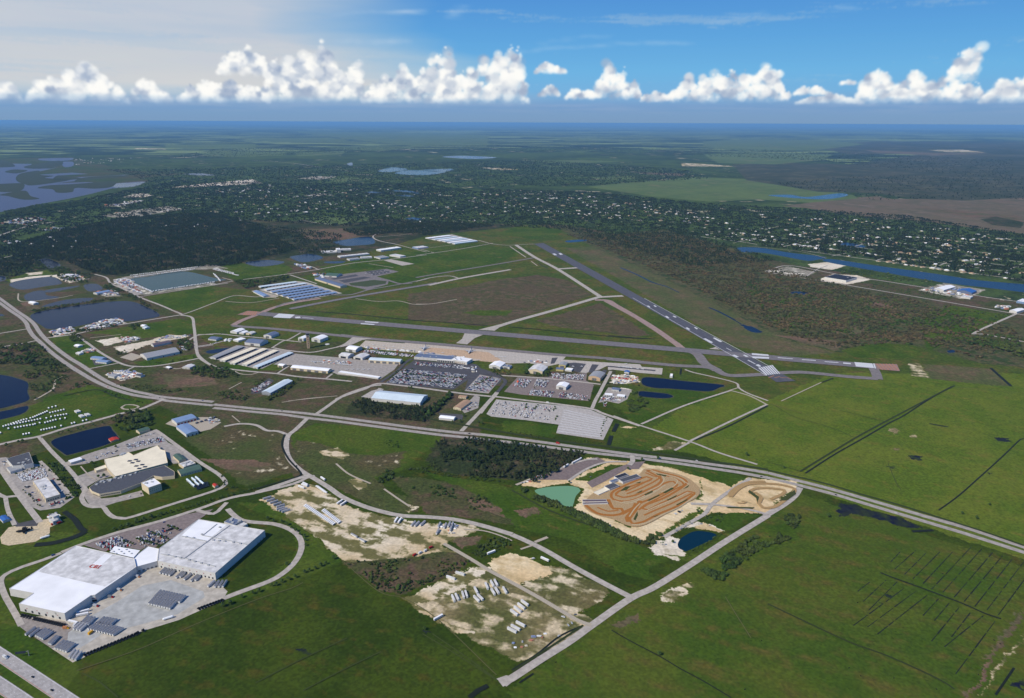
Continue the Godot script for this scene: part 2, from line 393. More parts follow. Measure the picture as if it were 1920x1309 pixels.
# what lies where, later over earlier
const LAND := [
	["suburb", "Z -400,560 -400,296 300,290 700,280 1100,276 1500,290 1700,330 2300,420 2300,560 1920,570 1400,480 1050,420 900,425 400,410 100,440"],
	["scrub", "Z -300,1000 -300,560 120,470 520,500 900,640 900,820 560,900 300,760"],
	["woods", "Z -300,470 60,455 110,430 250,405 400,398 520,425 640,440 720,430 800,425 850,440 620,480 560,480 440,500 400,502 330,505 230,518 170,520 0,530 -300,560"],
	["woods", "Z 480,418 640,410 760,412 900,418 1010,425 870,440 760,432 640,445 560,460"],
	["suburb", "q -900,900 0,960 160,1000 400,960 620,1010 640,1050 480,1080 330,1120 0,1150 -900,1200"],
	["pink", "Z 560,430 640,428 720,440 640,450 570,448"],
	["bog", "Z 1030,420 1130,440 1250,430 1390,470 1460,500 1700,560 1920,610 2300,700 2300,760 1830,680 1760,650 1700,645 1580,662 1480,640 1400,600 1240,520 1110,462"],
	["pink", "n 560,640 780,630 890,650 840,690 640,690"], ["pink", "n 160,360 420,370 480,400 300,400 180,385"], ["pink", "n 780,470 900,465 1040,490 960,510 800,490"],
	["verge", "n 1180,600 1430,490 1700,540 1860,560 1590,680 1500,720 1250,800"],
	["scrub", "n 130,255 290,215 560,260 900,310 1860,470 1960,490 1960,560 1870,550 1600,500 1250,430 700,350 160,265"],
	["airfield", "Z 330,560 380,535 480,545 560,520 640,500 700,470 800,442 900,432 1000,422 1050,430 1110,462 1240,520 1400,600 1480,640 1580,662 1700,645 1760,660 1830,680 1920,690 2300,720 2300,780 1900,720 1560,700 1440,760 1300,830 1180,800 1150,690 1000,700 800,700 640,640 400,650 360,620"],
	["strip", "Z 1110,462 1240,520 1400,600 1480,640 1570,662 1480,668 1380,650 1240,570 1120,500 1060,465"],
	["verge", "n 660,800 820,760 960,750 1160,770 1240,840 1000,860 760,850"],
	["pink", "n 170,690 420,710 700,750 620,810 560,790 300,720"],
	["heath", "p -60,630 400,570 640,520 950,480 1180,520 1380,640 1000,760 640,870 500,880 100,840 -60,830"], ["heath", "p 930,840 1300,740 1440,700 1560,770 1830,950 1700,965 1100,890"],
	["verge", "p 360,780 480,760 760,760 700,800 500,800"],
	["airfield", "o 1350,830 1500,790 1650,850 1500,890 1380,870"],
	["verge", "i 1260,360 1870,260 1900,400 1620,500 1400,430"], ["verge", "o 60,480 250,440 330,470 640,460 720,500 640,550 200,610 120,560"],
	["verge", "Z 600,500 720,478 860,455 1000,470 900,500 700,545 640,540"], ["verge", "p 620,160 820,100 960,95 1150,140 1080,190 900,200"],
	["pasture", "Z 1220,800 1290,760 1380,730 1440,750 1560,700 1920,700 2300,730 2300,1180 1920,1050 1500,912 1300,850 1180,830"],
	["verge", "l 1870,660 1600,640 1560,760 1870,985 2400,760 2900,610 2400,520"],
	["strip", "n 1220,895 1700,930 1820,1050 1470,1020 1260,995"], ["sandgrass", "n 1120,885 1200,890 1260,995 1140,975"],
	["olive", "Z 940,1309 1000,1250 1190,1118 1500,925 1920,1065 2400,1230 2400,1500 900,1500"],
	["lawn", "Z 130,1265 300,1200 620,1060 700,1090 760,1125 830,1180 960,1309 960,1500 60,1500 0,1309"],
	["verge", "Z -200,1000 160,1000 200,1010 0,1100 30,1160 140,1250 120,1309 -200,1500"],
	["verge", "Z 440,940 500,940 640,1050 620,1062 500,1110 420,1130 400,1100 560,1030 540,985"],
	["lawn", "a 1560,560 1640,420 1800,290 2040,190 2080,260 2050,330 1850,480 1620,570"],
	["verge", "f 260,380 450,290 1000,340 1400,400 1340,460 1100,640 860,720 760,760 500,520 300,560"],
	["scrubsand", "f 300,420 480,450 700,520 900,540 1120,500 1080,620 880,700 1000,800 1200,860 1220,960 1100,970 900,930 720,840 560,760 420,650 290,560"],
	["sand", "f 480,500 600,480 705,535 640,565 500,530"], ["sand", "f 690,720 760,700 850,765 760,800"], ["sand", "f 1130,890 1210,930 1120,975 1160,930"],
	["scrub", "f 1000,690 1300,700 1700,790 1920,880 1920,1060 1700,1020 1300,985 1200,900"], ["pink", "f 1560,860 1720,870 1900,960 1860,1000 1640,930"],
	["scrubsand", "e 1370,400 1600,340 1860,310 1940,330 2120,370 2140,500 2200,660 2000,720 1840,760 1740,700 1600,560"], ["pink", "e 1500,560 1700,560 1900,560 2060,620 1900,660 1700,640"],
	["verge", "e 520,-30 1150,130 1000,190 700,270 300,390 0,440 -200,420 -200,320 300,140"],
	["scrub", "i -300,700 330,760 520,940 700,1080 760,1140 300,1260 -300,1260"], ["scrub", "i 1080,1100 1500,1020 1870,1000 2100,960 2200,1120 1870,1220 1300,1200"], ["pink", "i 1400,1040 1870,1050 1900,1130 1500,1160"],
	["verge", "i 420,720 660,690 1030,930 790,990 600,860"], ["verge", "i 740,680 1560,550 1680,580 1700,680 1480,700 1100,740 960,690"], ["white", "i 850,740 1030,710 1080,750 920,790"], ["white", "i 1000,800 1300,740 1480,690 1680,700 1500,740 1300,780 1080,860"], ["yard", "i 1080,710 1220,710 1220,740 1100,770"],
	["verge", "i 1160,930 1720,860 1720,910 1450,960 1250,965"], ["verge", "i 1880,800 2300,840 2500,1010 2000,1000"], ["white", "i 920,1040 1040,1000 1200,1010 1260,1040 1060,1100"],
	["pink", "i 180,410 300,390 340,460 230,480"], ["white", "i 420,660 620,620 680,660 470,710"], ["yard", "i 690,640 880,560 1050,545 1120,590 900,640"], ["verge", "i 30,210 240,150 420,120 600,130 480,160 260,195 90,230"], ["white", "i 450,170 620,145 780,200 600,240"], ["white", "i 80,210 260,180 450,165 440,180 240,205 100,235"], ["white", "i 240,150 380,135 370,160 240,170"],
	["yard", "i 830,320 1000,300 1060,350 930,360"], ["yard", "i 990,210 1100,180 1860,70 2000,110 1720,120 1130,200 1340,310 1870,230 1900,250 1260,345 1180,330 1000,250"],
	["sand", "b 60,-60 300,-200 480,-130 640,-40 840,40 960,60 1130,80 1500,90 1600,120 1300,230 1420,290 1350,310 1200,310 1000,330 700,350 600,330 480,230 200,20"],
	["sand", "f 20,860 130,820 300,750 440,745 520,810 660,900 820,960 1000,1000 1120,1010 1080,1080 600,1120 300,1000"],
	["grit", "b 1050,610 1300,490 1480,400 1620,380 1800,470 1990,560 2200,680 2400,790 2200,900 2000,1000 1860,1060 1700,990 1500,880 1300,760"],
	["sand", "b 1050,605 1300,490 1480,400 1640,400 1500,520 1300,600 1150,640 1250,740 1150,700"], ["sand", "b 1250,740 1420,800 1540,860 1420,850"], ["sandgrass", "c 240,380 420,400 700,560 620,640 440,720 200,600 80,520"], ["tan", "c -140,330 0,300 260,390 280,430 120,480 40,520 -60,470 -160,400"],
	["scrub", "b 600,340 700,350 800,340 1100,310 1280,270 1420,290 1510,350 1400,440 1000,590 860,560 760,460"], ["pink", "b 1400,180 1600,170 1560,220 1420,260"],
	["verge", "f 1220,640 1500,700 1920,780 2040,850 2300,1020 2900,1350 3000,1480 2700,1400 2400,1180 1920,1060 1800,900 1500,760"],
	["verge", "g 0,750 100,780 470,960 700,1080 900,1180 1160,1310 960,1420 400,1140 0,1090"], ["pink", "g 20,940 160,920 220,960 100,1000"], ["verge", "g -60,270 340,310 330,400 -80,360"], ["verge", "g 820,290 960,320 1320,440 1200,510 740,470 740,330"], ["sandgrass", "g 1040,500 1200,430 1320,440 1230,490"],
	["woods", "f 1340,440 1500,400 1920,440 2040,460 2300,500 2480,510 2380,620 2100,750 1920,720 1600,690 1330,640 1280,560"], ["woods", "f 690,160 830,110 1000,150 1300,180 1400,130 1480,100 1380,200 1300,290 900,260 670,220"],
	["tan", "g 60,760 200,700 420,620 560,560 700,560 860,570 1000,600 1200,620 1400,640 1640,740 1790,700 1920,720 2160,730 2140,780 2000,880 1920,960 1500,960 1180,1130 960,1190 800,1130 470,960 490,880 540,800 420,740 200,780"],
	["verge", "g 300,690 460,620 620,590 700,595 560,650 430,720"], ["verge", "g 480,720 740,600 860,600 640,740"], ["verge", "g 980,600 1200,590 1560,640 1760,710 1640,770 1440,700 1200,630"], ["verge", "g 1390,690 1440,780 1380,870 1420,880 1430,790 1410,740"],
	["verge", "g 1140,1110 1410,930 1430,970 1160,1130"], ["verge", "g 1430,1000 1620,960 1860,980 1600,1110 1500,1040"], ["verge", "g 770,1030 900,940 940,1060 880,1080"],
	["white", "g 1160,1150 1260,1080 1400,1070 1560,1110 1600,1100 1540,1060 1380,1030 1200,1110"], ["white", "c 950,250 1120,150 1180,200 1200,280 1240,300 1160,350 1030,300"], ["tan", "c 1340,70 1420,100 1500,140 1420,130 1300,120"],
	["verge", "c 1080,300 1300,370 1440,280 1600,180 1560,140 1500,160 1440,210 1240,320"], ["verge", "c 1310,420 1480,320 1600,240 1800,90 2050,60 2000,200 1760,300 1600,380 1470,500 1400,480"],
	["pink", "c 700,800 880,720 900,760 780,820"], ["sand", "c 1030,600 1130,540 1210,535 1240,570 1140,630 1070,645"], ["grit", "c 1080,590 1140,555 1190,565 1130,600"], ["grit", "c 1205,520 1270,510 1280,540 1220,545"],
	["wet", "h 530,890 620,900 840,970 1000,1010 1170,1085 1000,1070 800,1010 620,970 540,1000"],
	["pink", "d 1370,1300 1540,1030 1800,690 1800,760 1590,1010 1400,1309"], ["grit", "d 1480,1300 1590,1100 1700,1010 1800,850 1800,880 1710,1020 1610,1120 1520,1240"], ["wet", "d 1700,1220 1800,1180 1800,1260"],
	["marsh", "t 250,690 600,640 900,620 1000,640 1920,630 2800,660 2800,1000 1920,880 1500,830 1200,790 900,770 640,740 400,700"], ["pink", "t 1200,700 1600,730 1920,760 1900,800 1500,760"], ["woods", "t 1620,780 1720,760 1920,800 1900,840 1700,820"],
	["field", "Z 1100,350 1180,342 1310,332 1400,336 1500,350 1600,366 1610,372 1520,380 1420,374 1330,378 1220,368"],
	["forest", "t -100,400 300,390 700,400 1200,330 1920,330 2800,350 2800,640 1920,630 1500,650 1200,640 900,600 500,590 200,540 0,510"],
	["forest", "t 400,260 900,240 1400,240 2800,240 2800,350 1200,330 700,330"], ["field", "t -300,240 0,225 600,235 820,260 500,300 0,310 -300,280"], ["field", "t -300,330 100,320 600,330 520,370 200,400 -200,390"], ["sand", "t 1250,300 1500,298 1660,318 1400,315"], ["marsh", "t 820,300 1250,318 1700,322 1300,340 900,320"],
	["field", "s 740,490 1060,480 1080,500 900,510"], ["field", "s 500,220 900,230 1000,240 600,240"], ["field", "s 230,370 700,370 1000,380 600,395"], ["marsh", "s 1040,450 1430,465 1400,480 1180,470"], ["field", "s 540,310 820,300 700,318"], ["field", "s 400,405 600,410 500,418"], ["sand", "s 1390,390 1530,395 1780,415 1400,412"], ["sand", "s -10,420 130,425 290,435 130,440"],
	["field", "r -200,330 390,340 380,365 -40,378 -200,370"], ["field", "r 450,345 850,330 800,360 470,372"], ["field", "r 640,300 1100,290 1380,300 1100,335 800,320"], ["field", "r 380,180 1000,190 1900,210 1900,300 1400,300 900,250"], ["field", "r 60,240 700,230 900,262 300,268"], ["field", "r 700,545 860,530 1080,540 900,560 760,568"],
	["field", "r 500,840 700,820 1020,850 900,870 720,885 600,870"], ["yard", "r 470,540 620,520 760,530 640,548"], ["yard", "r 500,665 640,650 730,655 600,675"], ["yard", "r -10,555 140,545 215,575 0,585"],
	["field", "q 900,860 1100,835 1200,850 1080,880"], ["field", "q -50,1095 80,1085 130,1110 0,1125"], ["white", "q 920,680 1000,655 1080,648 1150,665 1080,680"], ["white", "q 1270,605 1500,580 1720,560 1900,548 1900,580 1600,595 1400,605"], ["yard", "q 740,820 900,790 1250,745 1390,770 1130,810 960,840"], ["yard", "q 780,740 1000,710 1100,700 900,750"], ["sand", "q 1010,310 1240,315 1240,320 1010,318"], ["field", "q 1240,285 1920,280 1920,310 1500,320 1240,310"], ["field", "q 1500,350 1920,330 1920,375 1550,375"],
	["islands", "q -600,300 0,390 540,380 960,480 1400,500 1100,560 840,620 560,640 0,790 -600,900"],
	["yard", "n 130,255 290,218 480,260 400,295"], ["white", "n 420,205 560,190 690,215 590,245 450,225"], ["white", "n 480,315 600,275 760,280 860,310 700,345"], ["yard", "n 1180,385 1370,335 1480,355 1660,380 1560,430 1500,445"],
	["white", "l 1520,480 1560,400 1700,390 1840,420 1860,480 1700,500"], ["white", "l 1640,530 1780,560 1770,590 1640,580"], ["tan", "l 1640,1010 1700,990 1840,1000 1760,1020"],
	["grit", "h 890,335 950,325 985,350 940,375"], ["grit", "h 1070,385 1110,380 1120,400 1080,402"], ["sandgrass", "h 930,490 980,485 975,505 940,505"], ["verge", "h 630,555 720,545 700,562"], ["wet", "d 820,575 860,580 865,605 830,605"], ["wet", "d 770,640 800,640 790,660"], ["wet", "h 1060,545 1170,545 1150,575 1090,570"], ["wet", "h 890,620 930,615 925,640"], ["wet", "h 1700,400 1820,405 1800,430 1710,425"], ["wet", "h 1660,675 1690,680 1670,690"], ["wet", "b 290,970 360,965 350,1010 300,1000"], ["wet", "b 1165,815 1215,825 1195,845"],
]
var near_woods := {}
const LEVELS := [   # forward from, to; half width; texture size
	[470.0, 1760.0, 1440.0, 2048, 1024], [1760.0, 3000.0, 2300.0, 2048, 768], [3000.0, 5200.0, 3950.0, 2048, 1024], [5200.0, 13000.0, 9700.0, 1536, 768], [13000.0, 48000.0, 36500.0, 1536, 768], [48000.0, 215000.0, 157000.0, 1024, 512]]

func fill_poly(im: Image, poly: PackedVector2Array, value: Color) -> void:
	var lo: float = INF; var hi: float = -INF
	for p in poly: lo = minf(lo, p.y); hi = maxf(hi, p.y)
	var w := im.get_width()
	for y in range(maxi(0, int(ceil(lo - 0.5))), mini(im.get_height() - 1, int(floor(hi - 0.5))) + 1):
		var xs := []
		var yc := y + 0.5
		for k in poly.size():
			var a := poly[k]; var b := poly[(k + 1) % poly.size()]
			if (a.y <= yc) != (b.y <= yc):
				xs.append(a.x + (yc - a.y) / (b.y - a.y) * (b.x - a.x))
		xs.sort()
		for k in range(0, xs.size() - 1, 2):
			var x0 := clampi(int(round(xs[k])), 0, w)
			var x1 := clampi(int(round(xs[k + 1])), 0, w)
			if x1 > x0: im.fill_rect(Rect2i(x0, y, x1 - x0, 1), value)

func soil_byte(c: Array, j: int) -> int:
	var b := base_col(c[0], c[1], c[2])
	return int(255.0 * (b.r if j == 0 else b.g if j == 1 else b.b))

var job := {}
var rows := []
func paint_rows(chunk: int) -> void:
	var L: Array = job.L
	var lv: int = job.lv
	var w: int = L[3]; var h: int = L[4]
	var mx: float = 2.0 * L[2] / w
	var mz: float = (L[1] - L[0]) / h
	var zb: PackedByteArray = job.zb; var cells: PackedByteArray = job.cells
	var ca: PackedInt32Array = job.ca; var cb: PackedInt32Array = job.cb; var cc: PackedInt32Array = job.cc; var thr: PackedInt32Array = job.thr
	var soft: PackedFloat32Array = job.soft; var amp: PackedFloat32Array = job.amp
	var n1: PackedByteArray = job.n1; var n2: PackedByteArray = job.n2; var n3: PackedByteArray = job.n3; var n4: PackedByteArray = job.n4
	var k1: float = [0.55, 0.55, 0.4, 0.16, 0.045, 0.012][lv]
	var k2: float = [0.62, 0.5, 0.35, 0.10, 0.035, 0.010][lv]
	var k3: float = [0.85, 0.55, 0.35, 0.12, 0.03, 0.01][lv]
	var wx: float = [0.060, 0.045, 0.03, 0.007, 0.004, 0.003][lv]
	var k4 := 0.05 if lv < 4 else 0.02 if lv < 5 else 0.006
	var near := 0.0125 if lv < 3 else 0.0078
	var out := PackedByteArray()
	out.resize(w * 32 * 3)
	var o := 0
	for y in range(chunk * 32, chunk * 32 + 32):
		var fz: float = L[1] - y * mz
		var r1 := (int(fz * k1) & 1023) << 10
		var r2 := (int(fz * k2 + 300.0) & 1023) << 10
		var r3 := (int(fz * k3) & 1023) << 10
		var r4 := (int(fz * (0.12 if lv < 4 else 0.06 if lv < 5 else 0.02)) & 1023) << 10
		for x in w:
			var fx := x * mx + 160000.0
			var a := n1[r1 | (int(fx * k1) & 1023)]
			var b := n2[r2 | (int(fx * k2) & 1023)]
			var c := n3[r3 | (int(fx * k3) & 1023)] - 128
			var c3 := c * 0.35
			var z := zb[clampi(y + int((a - 128 + c3) * wx), 0, h - 1) * w + clampi(x + int((b - 128 + c3) * wx), 0, w - 1)]
			var t := clampf((a - 80) * 0.0105, 0.0, 1.0)
			var pv := b * 0.62 + a * 0.38
			if cells[z] == 2:
				pv = n2[((int(fz * k2 * 0.9 + fx * 0.28) & 1023) << 10) | (int(fx * k2 * 0.30 - fz * 0.05) & 1023)] * 0.6 + b * 0.4
			elif cells[z] == 1:
				pv = n4[r4 | (int(fx * k4) & 1023)] * 0.62 + b * 0.2 + a * 0.18
			var u := clampf((pv - thr[z]) * soft[z] + 0.5, 0.0, 1.0)
			var g := 1.0 + c * near * amp[z]
			var ga := g * (1.0 - u) * (1.0 - t)
			var gb := g * (1.0 - u) * t
			var gc := g * u
			var q := z * 3
			out[o] = mini(255, int(ca[q] * ga + cb[q] * gb + cc[q] * gc))
			out[o + 1] = mini(255, int(ca[q + 1] * ga + cb[q + 1] * gb + cc[q + 1] * gc))
			out[o + 2] = mini(255, int(ca[q + 2] * ga + cb[q + 2] * gb + cc[q + 2] * gc))
			o += 3
	rows[chunk] = out

func build_ground() -> void:
	var kinds := SOIL.keys()
	var n := kinds.size()
	var ca := PackedInt32Array(); var cb := PackedInt32Array(); var cc := PackedInt32Array(); var thr := PackedInt32Array()
	var soft := PackedFloat32Array(); var amp := PackedFloat32Array(); var cells := PackedByteArray()
	for k in kinds:
		var s: Array = SOIL[k]
		for j in 3:
			ca.append(soil_byte(s[0], j)); cb.append(soil_byte(s[1], j)); cc.append(soil_byte(s[2], j))
		thr.append(s[3]); soft.append(1.0 / s[4]); amp.append(s[5]); cells.append(s[6])
	var n1 := bytes_of(noise_img(11, 0.010, 5, FastNoiseLite.TYPE_SIMPLEX_SMOOTH, 1024))
	var n2 := bytes_of(noise_img(23, 0.05, 5, FastNoiseLite.TYPE_SIMPLEX_SMOOTH, 1024))
	var n3 := bytes_of(noise_img(31, 0.42, 2, FastNoiseLite.TYPE_VALUE, 1024))
	var cell := FastNoiseLite.new()
	cell.seed = 3; cell.noise_type = FastNoiseLite.TYPE_CELLULAR; cell.frequency = 0.03; cell.cellular_return_type = FastNoiseLite.RETURN_CELL_VALUE
	cell.cellular_distance_function = FastNoiseLite.DISTANCE_MANHATTAN; cell.fractal_type = FastNoiseLite.FRACTAL_NONE
	var n4 := bytes_of(cell.get_seamless_image(1024, 1024, false, false, 0.05, true))
	var land := []
	for l in LAND:
		land.append([kinds.find(l[0]), flat(pts(l[1]))])
	var ground := ArrayMesh.new()
	var base := kinds.find("suburb")
	for lv in LEVELS.size():
		var L: Array = LEVELS[lv]
		var w: int = L[3]; var h: int = L[4]
		var mx: float = 2.0 * L[2] / w
		var mz: float = (L[1] - L[0]) / h
		var zone := Image.create(w, h, false, Image.FORMAT_L8)
		base = kinds.find("plain" if lv >= 3 else "scrub" if lv > 0 else "lawn")
		zone.fill(Color8(base, base, base))
		for l in land:
			var poly := PackedVector2Array()
			for p in l[1]: poly.append(Vector2((p.x + L[2]) / mx, (p.y + L[1]) / mz))
			fill_poly(zone, poly, Color8(l[0], l[0], l[0]))
		var zb := zone.get_data()
		near_woods[lv] = zb
		job = {"L": L, "lv": lv, "zb": zb, "ca": ca, "cb": cb, "cc": cc, "thr": thr, "soft": soft, "amp": amp, "cells": cells, "n1": n1, "n2": n2, "n3": n3, "n4": n4}
		rows.clear()
		rows.resize(h / 32)
		var task := WorkerThreadPool.add_group_task(paint_rows, h / 32, -1, true)
		WorkerThreadPool.wait_for_group_task_completion(task)
		var out := PackedByteArray()
		for part in rows: out.append_array(part)
		var m := StandardMaterial3D.new()
		m.resource_name = "soil_%d" % lv
		m.albedo_texture = ImageTexture.create_from_image(Image.create_from_data(w, h, false, Image.FORMAT_RGB8, out))
		m.roughness = 0.95
		m.metallic_specular = 0.1
		m.texture_repeat = true
		var arr := []
		arr.resize(Mesh.ARRAY_MAX)
		arr[Mesh.ARRAY_VERTEX] = PackedVector3Array([Vector3(-L[2], 0, -L[1]), Vector3(L[2], 0, -L[1]), Vector3(L[2], 0, -L[0]), Vector3(-L[2], 0, -L[0])])
		arr[Mesh.ARRAY_NORMAL] = PackedVector3Array([Vector3.UP, Vector3.UP, Vector3.UP, Vector3.UP])
		arr[Mesh.ARRAY_TEX_UV] = PackedVector2Array([Vector2(0, 0), Vector2(1, 0), Vector2(1, 1), Vector2(0, 1)])
		arr[Mesh.ARRAY_INDEX] = PackedInt32Array([0, 1, 2, 0, 2, 3])
		ground.add_surface_from_arrays(Mesh.PRIMITIVE_TRIANGLES, arr)
		ground.surface_set_material(lv, m)
	# the land goes on outside the mapped part
	var v := PackedVector3Array(); var idx := PackedInt32Array(); var nn := PackedVector3Array()
	for L in LEVELS:
		for s in [-1.0, 1.0]:
			var x0: float = L[2] * s; var x1: float = 215000.0 * s
			var f := v.size()
			v.append_array([Vector3(minf(x0, x1), 0, -L[1]), Vector3(maxf(x0, x1), 0, -L[1]), Vector3(maxf(x0, x1), 0, -L[0]), Vector3(minf(x0, x1), 0, -L[0])])
			idx.append_array([f, f + 1, f + 2, f, f + 2, f + 3])
	var f2 := v.size()
	v.append_array([Vector3(-215000, 0, -470), Vector3(215000, 0, -470), Vector3(215000, 0, 9000), Vector3(-215000, 0, 9000)])
	idx.append_array([f2, f2 + 1, f2 + 2, f2, f2 + 2, f2 + 3])
	nn.resize(v.size()); nn.fill(Vector3.UP)
	var arr2 := []
	arr2.resize(Mesh.ARRAY_MAX)
	arr2[Mesh.ARRAY_VERTEX] = v; arr2[Mesh.ARRAY_NORMAL] = nn; arr2[Mesh.ARRAY_INDEX] = idx
	ground.add_surface_from_arrays(Mesh.PRIMITIVE_TRIANGLES, arr2)
	grain("soil_out", 41, 0.02, 5, 0.7, 1.0)
	ground.surface_set_material(LEVELS.size(), mat("soil_outside", 66, 80, 42, 0.95, "soil_out", 0.002))
	tag(mesh_node("ground", ground, null), "", "", "", "structure")

func bytes_of(im: Image) -> PackedByteArray:
	im.convert(Image.FORMAT_L8)
	return im.get_data()

# ---------- water, roads, runways ----------
func water_mat(key: String, r: float, g: float, b: float, rough := 0.12) -> StandardMaterial3D:
	if mats.has(key): return mats[key]
	var m := mat(key, r, g, b, rough)
	m.metallic_specular = 0.14
	if not tex_cache.has("ripple"):
		var im := noise_img(61, 0.05, 4)
		im.convert(Image.FORMAT_L8)
		im.bump_map_to_normal_map(2.0)
		tex_cache["ripple"] = ImageTexture.create_from_image(im)
	m.normal_enabled = true
	m.normal_texture = tex_cache["ripple"]
	m.normal_scale = 0.25
	m.uv1_triplanar = true
	m.uv1_world_triplanar = true
	m.uv1_scale = Vector3.ONE * 0.02
	return m

var keepout: Array[PackedVector2Array] = []
func build_water() -> void:
	var navy := water_mat("pond_navy", 14, 20, 44)
	var blue := water_mat("pond_blue", 18, 32, 56)
	var grey := water_mat("pond_grey", 46, 74, 70)
	var river := water_mat("river_water", 38, 52, 92, 0.3)
	var bank := mat("bank", 96, 98, 64, 0.95, "patch", 0.02)
	var ponds := [
		["e -60,-60 190,-20 205,60 215,120 100,160 0,185 -60,190", navy], ["e -60,225 90,190 200,165 205,195 150,230 0,268 -60,280", navy],
		["e 385,430 560,370 720,330 820,315 840,345 875,385 880,420 740,475 600,510 500,535 475,520", navy],
		["i 280,510 700,430 1100,395 1290,450 1400,520 1300,550 1100,575 1060,545 950,555 800,590 600,630 450,640 380,620", navy],
		["i 370,445 480,405 640,375 810,370 760,400 560,430", navy], ["i 80,250 200,210 450,185 540,240 400,265 190,295", navy], ["i 215,345 300,310 385,305 410,345 520,360 380,385 240,390", navy], ["i 735,255 840,245 900,290 780,310", navy], ["i 400,300 600,270 700,262 620,285 430,320", navy],
		["i 330,45 430,30 530,80 440,105", blue], ["i -120,180 40,180 30,215 -120,240", blue], ["i -80,495 40,520 -60,530", blue],
		["i 1135,205 1300,180 1600,135 1870,190 1980,210 1870,225 1500,290 1350,305 1240,260", grey],
		["i 1820,830 2060,800 2010,830 1900,850 1830,855", blue], ["o 290,450 340,432 480,420 600,430 640,440 560,465 400,478", blue], ["o 690,395 760,378 880,365 985,395 940,420 800,440", blue], ["o 1075,260 1200,235 1400,210 1450,270 1280,290 1180,292", blue], ["o 1010,435 1180,432 1140,450 1020,448", blue],
		["m 415,925 600,930 900,965 1350,1010 1300,1040 1180,1082 900,1065 700,1050 560,1045 410,1005", navy], ["m 370,1085 480,1090 700,1115 760,1150 640,1165 450,1150 370,1140", navy],
		["n -60,90 100,92 300,125 545,155 480,175 410,180 250,150 100,125 -30,120", blue], ["n 540,185 590,170 900,215 1300,270 1600,315 2000,355 2000,410 1920,400 1700,372 1350,330 1000,270 800,235", blue],
		["n 300,400 360,393 440,405 400,415 330,412", blue], ["n 1385,805 1430,798 1450,812 1400,818", blue], ["n -20,640 30,635 105,675 40,675", blue],
		["p 1175,215 1300,205 1340,215 1200,228", blue], 
		["q 290,1155 360,1140 440,1180 380,1210", blue], ["t 150,615 300,610 420,625 640,600 700,615 560,640 360,635", blue],
		["r 1070,485 1180,455 1300,470 1180,490", grey], ["r 1200,500 1330,475 1580,490 1400,515", grey], ["r 1560,378 1700,368 1960,380 1800,392", blue], ["r 1400,475 1600,465 1640,475 1540,490", grey], ["r 980,645 1040,635 1120,650", blue], ["r 1160,630 1300,628 1400,655 1250,640", blue], ["r 1200,668 1300,662 1340,675", blue], ["r 1280,838 1350,830 1420,845 1350,852", blue], ["q 850,580 1000,570 1090,565 1000,600 860,605", blue],
		["r 840,430 880,420 880,445", blue], ["q 1380,505 1500,500 1620,515 1480,515", blue], ["t 650,955 690,940 830,968 760,975", blue], ["q 300,390 540,385 500,405 330,405", river], ["q 470,415 545,415 545,445 480,452", river]]
	for p in ponds:
		var poly := smooth(flat(pts(p[0])), true, 10.0)
		keepout.append(poly)
		var inner := Geometry2D.offset_polygon(poly, 3.0, Geometry2D.JOIN_MITER)
		if inner.size() == 1:
			tag(mesh_node("pond_bank", sheet_mesh(inner[0], 0.03), bank), "", "", "", "structure")
		tag(mesh_node("pond_water", sheet_mesh(poly, 0.06), p[1]), "", "", "", "structure")
	sheet("pond_water", "g 170,800 260,775 420,765 500,780 515,800 480,840 460,900 440,925 330,890 220,840", water_mat("pond_green", 112, 156, 118, 0.3), true, 0.06)
	sheet("pond_water", "c 1165,230 1190,185 1270,140 1340,135 1430,155 1425,185 1340,225 1220,278 1180,260", water_mat("pond_teal", 8, 44, 62, 0.1), true, 0.06)
	for c in [["m 1180,105 1270,140 1380,195 1480,250", 9.0], ["m 1560,305 1640,335 1720,365 1790,392", 16.0], ["m 1460,240 1560,300", 5.0], ["p 1600,425 1740,485 1850,540 1960,572", 9.0], ["p 1960,572 2060,620", 5.0]]:
		ribbon("pond_water", c[0], c[1], navy)
	# the river with its marshy islands
	sheet("river_water", "q -800,420 0,425 240,430 200,460 380,465 440,455 300,485 290,510 540,495 660,505 460,515 560,530 960,510 900,520 420,575 640,565 860,575 1080,560 1000,600 830,615 700,650 520,690 300,730 180,760 0,790 -800,900", river, false, 0.05)
	keepout.append(flat(pts("q -800,380 0,400 240,420 540,380 560,440 960,510 1100,560 830,620 700,650 520,690 300,730 180,760 0,790 -800,900")))
	var isle := mat("island_marsh", 74, 82, 52, 0.95, "patch", 0.004)
	for s in ["q 120,530 160,500 290,480 300,510 400,520 340,535 520,550 260,590 180,580 130,560", "q -100,590 100,575 180,580 165,625 80,640 -100,630", "q 280,610 370,590 560,580 850,560 840,600 720,615 570,610 540,640 430,645 390,620", "q 0,660 180,630 230,670 295,690 180,698 60,672", "q 35,490 100,472 205,478 130,500", "q 440,515 560,528 610,540 480,552 400,545", "q 180,450 300,425 440,405 470,430 380,460 230,465", "q -300,405 0,400 110,440 40,455 -300,450", "q 640,530 900,515 960,525 700,545 560,560"]:
		sheet("river_island", s, isle, true, 0.09)

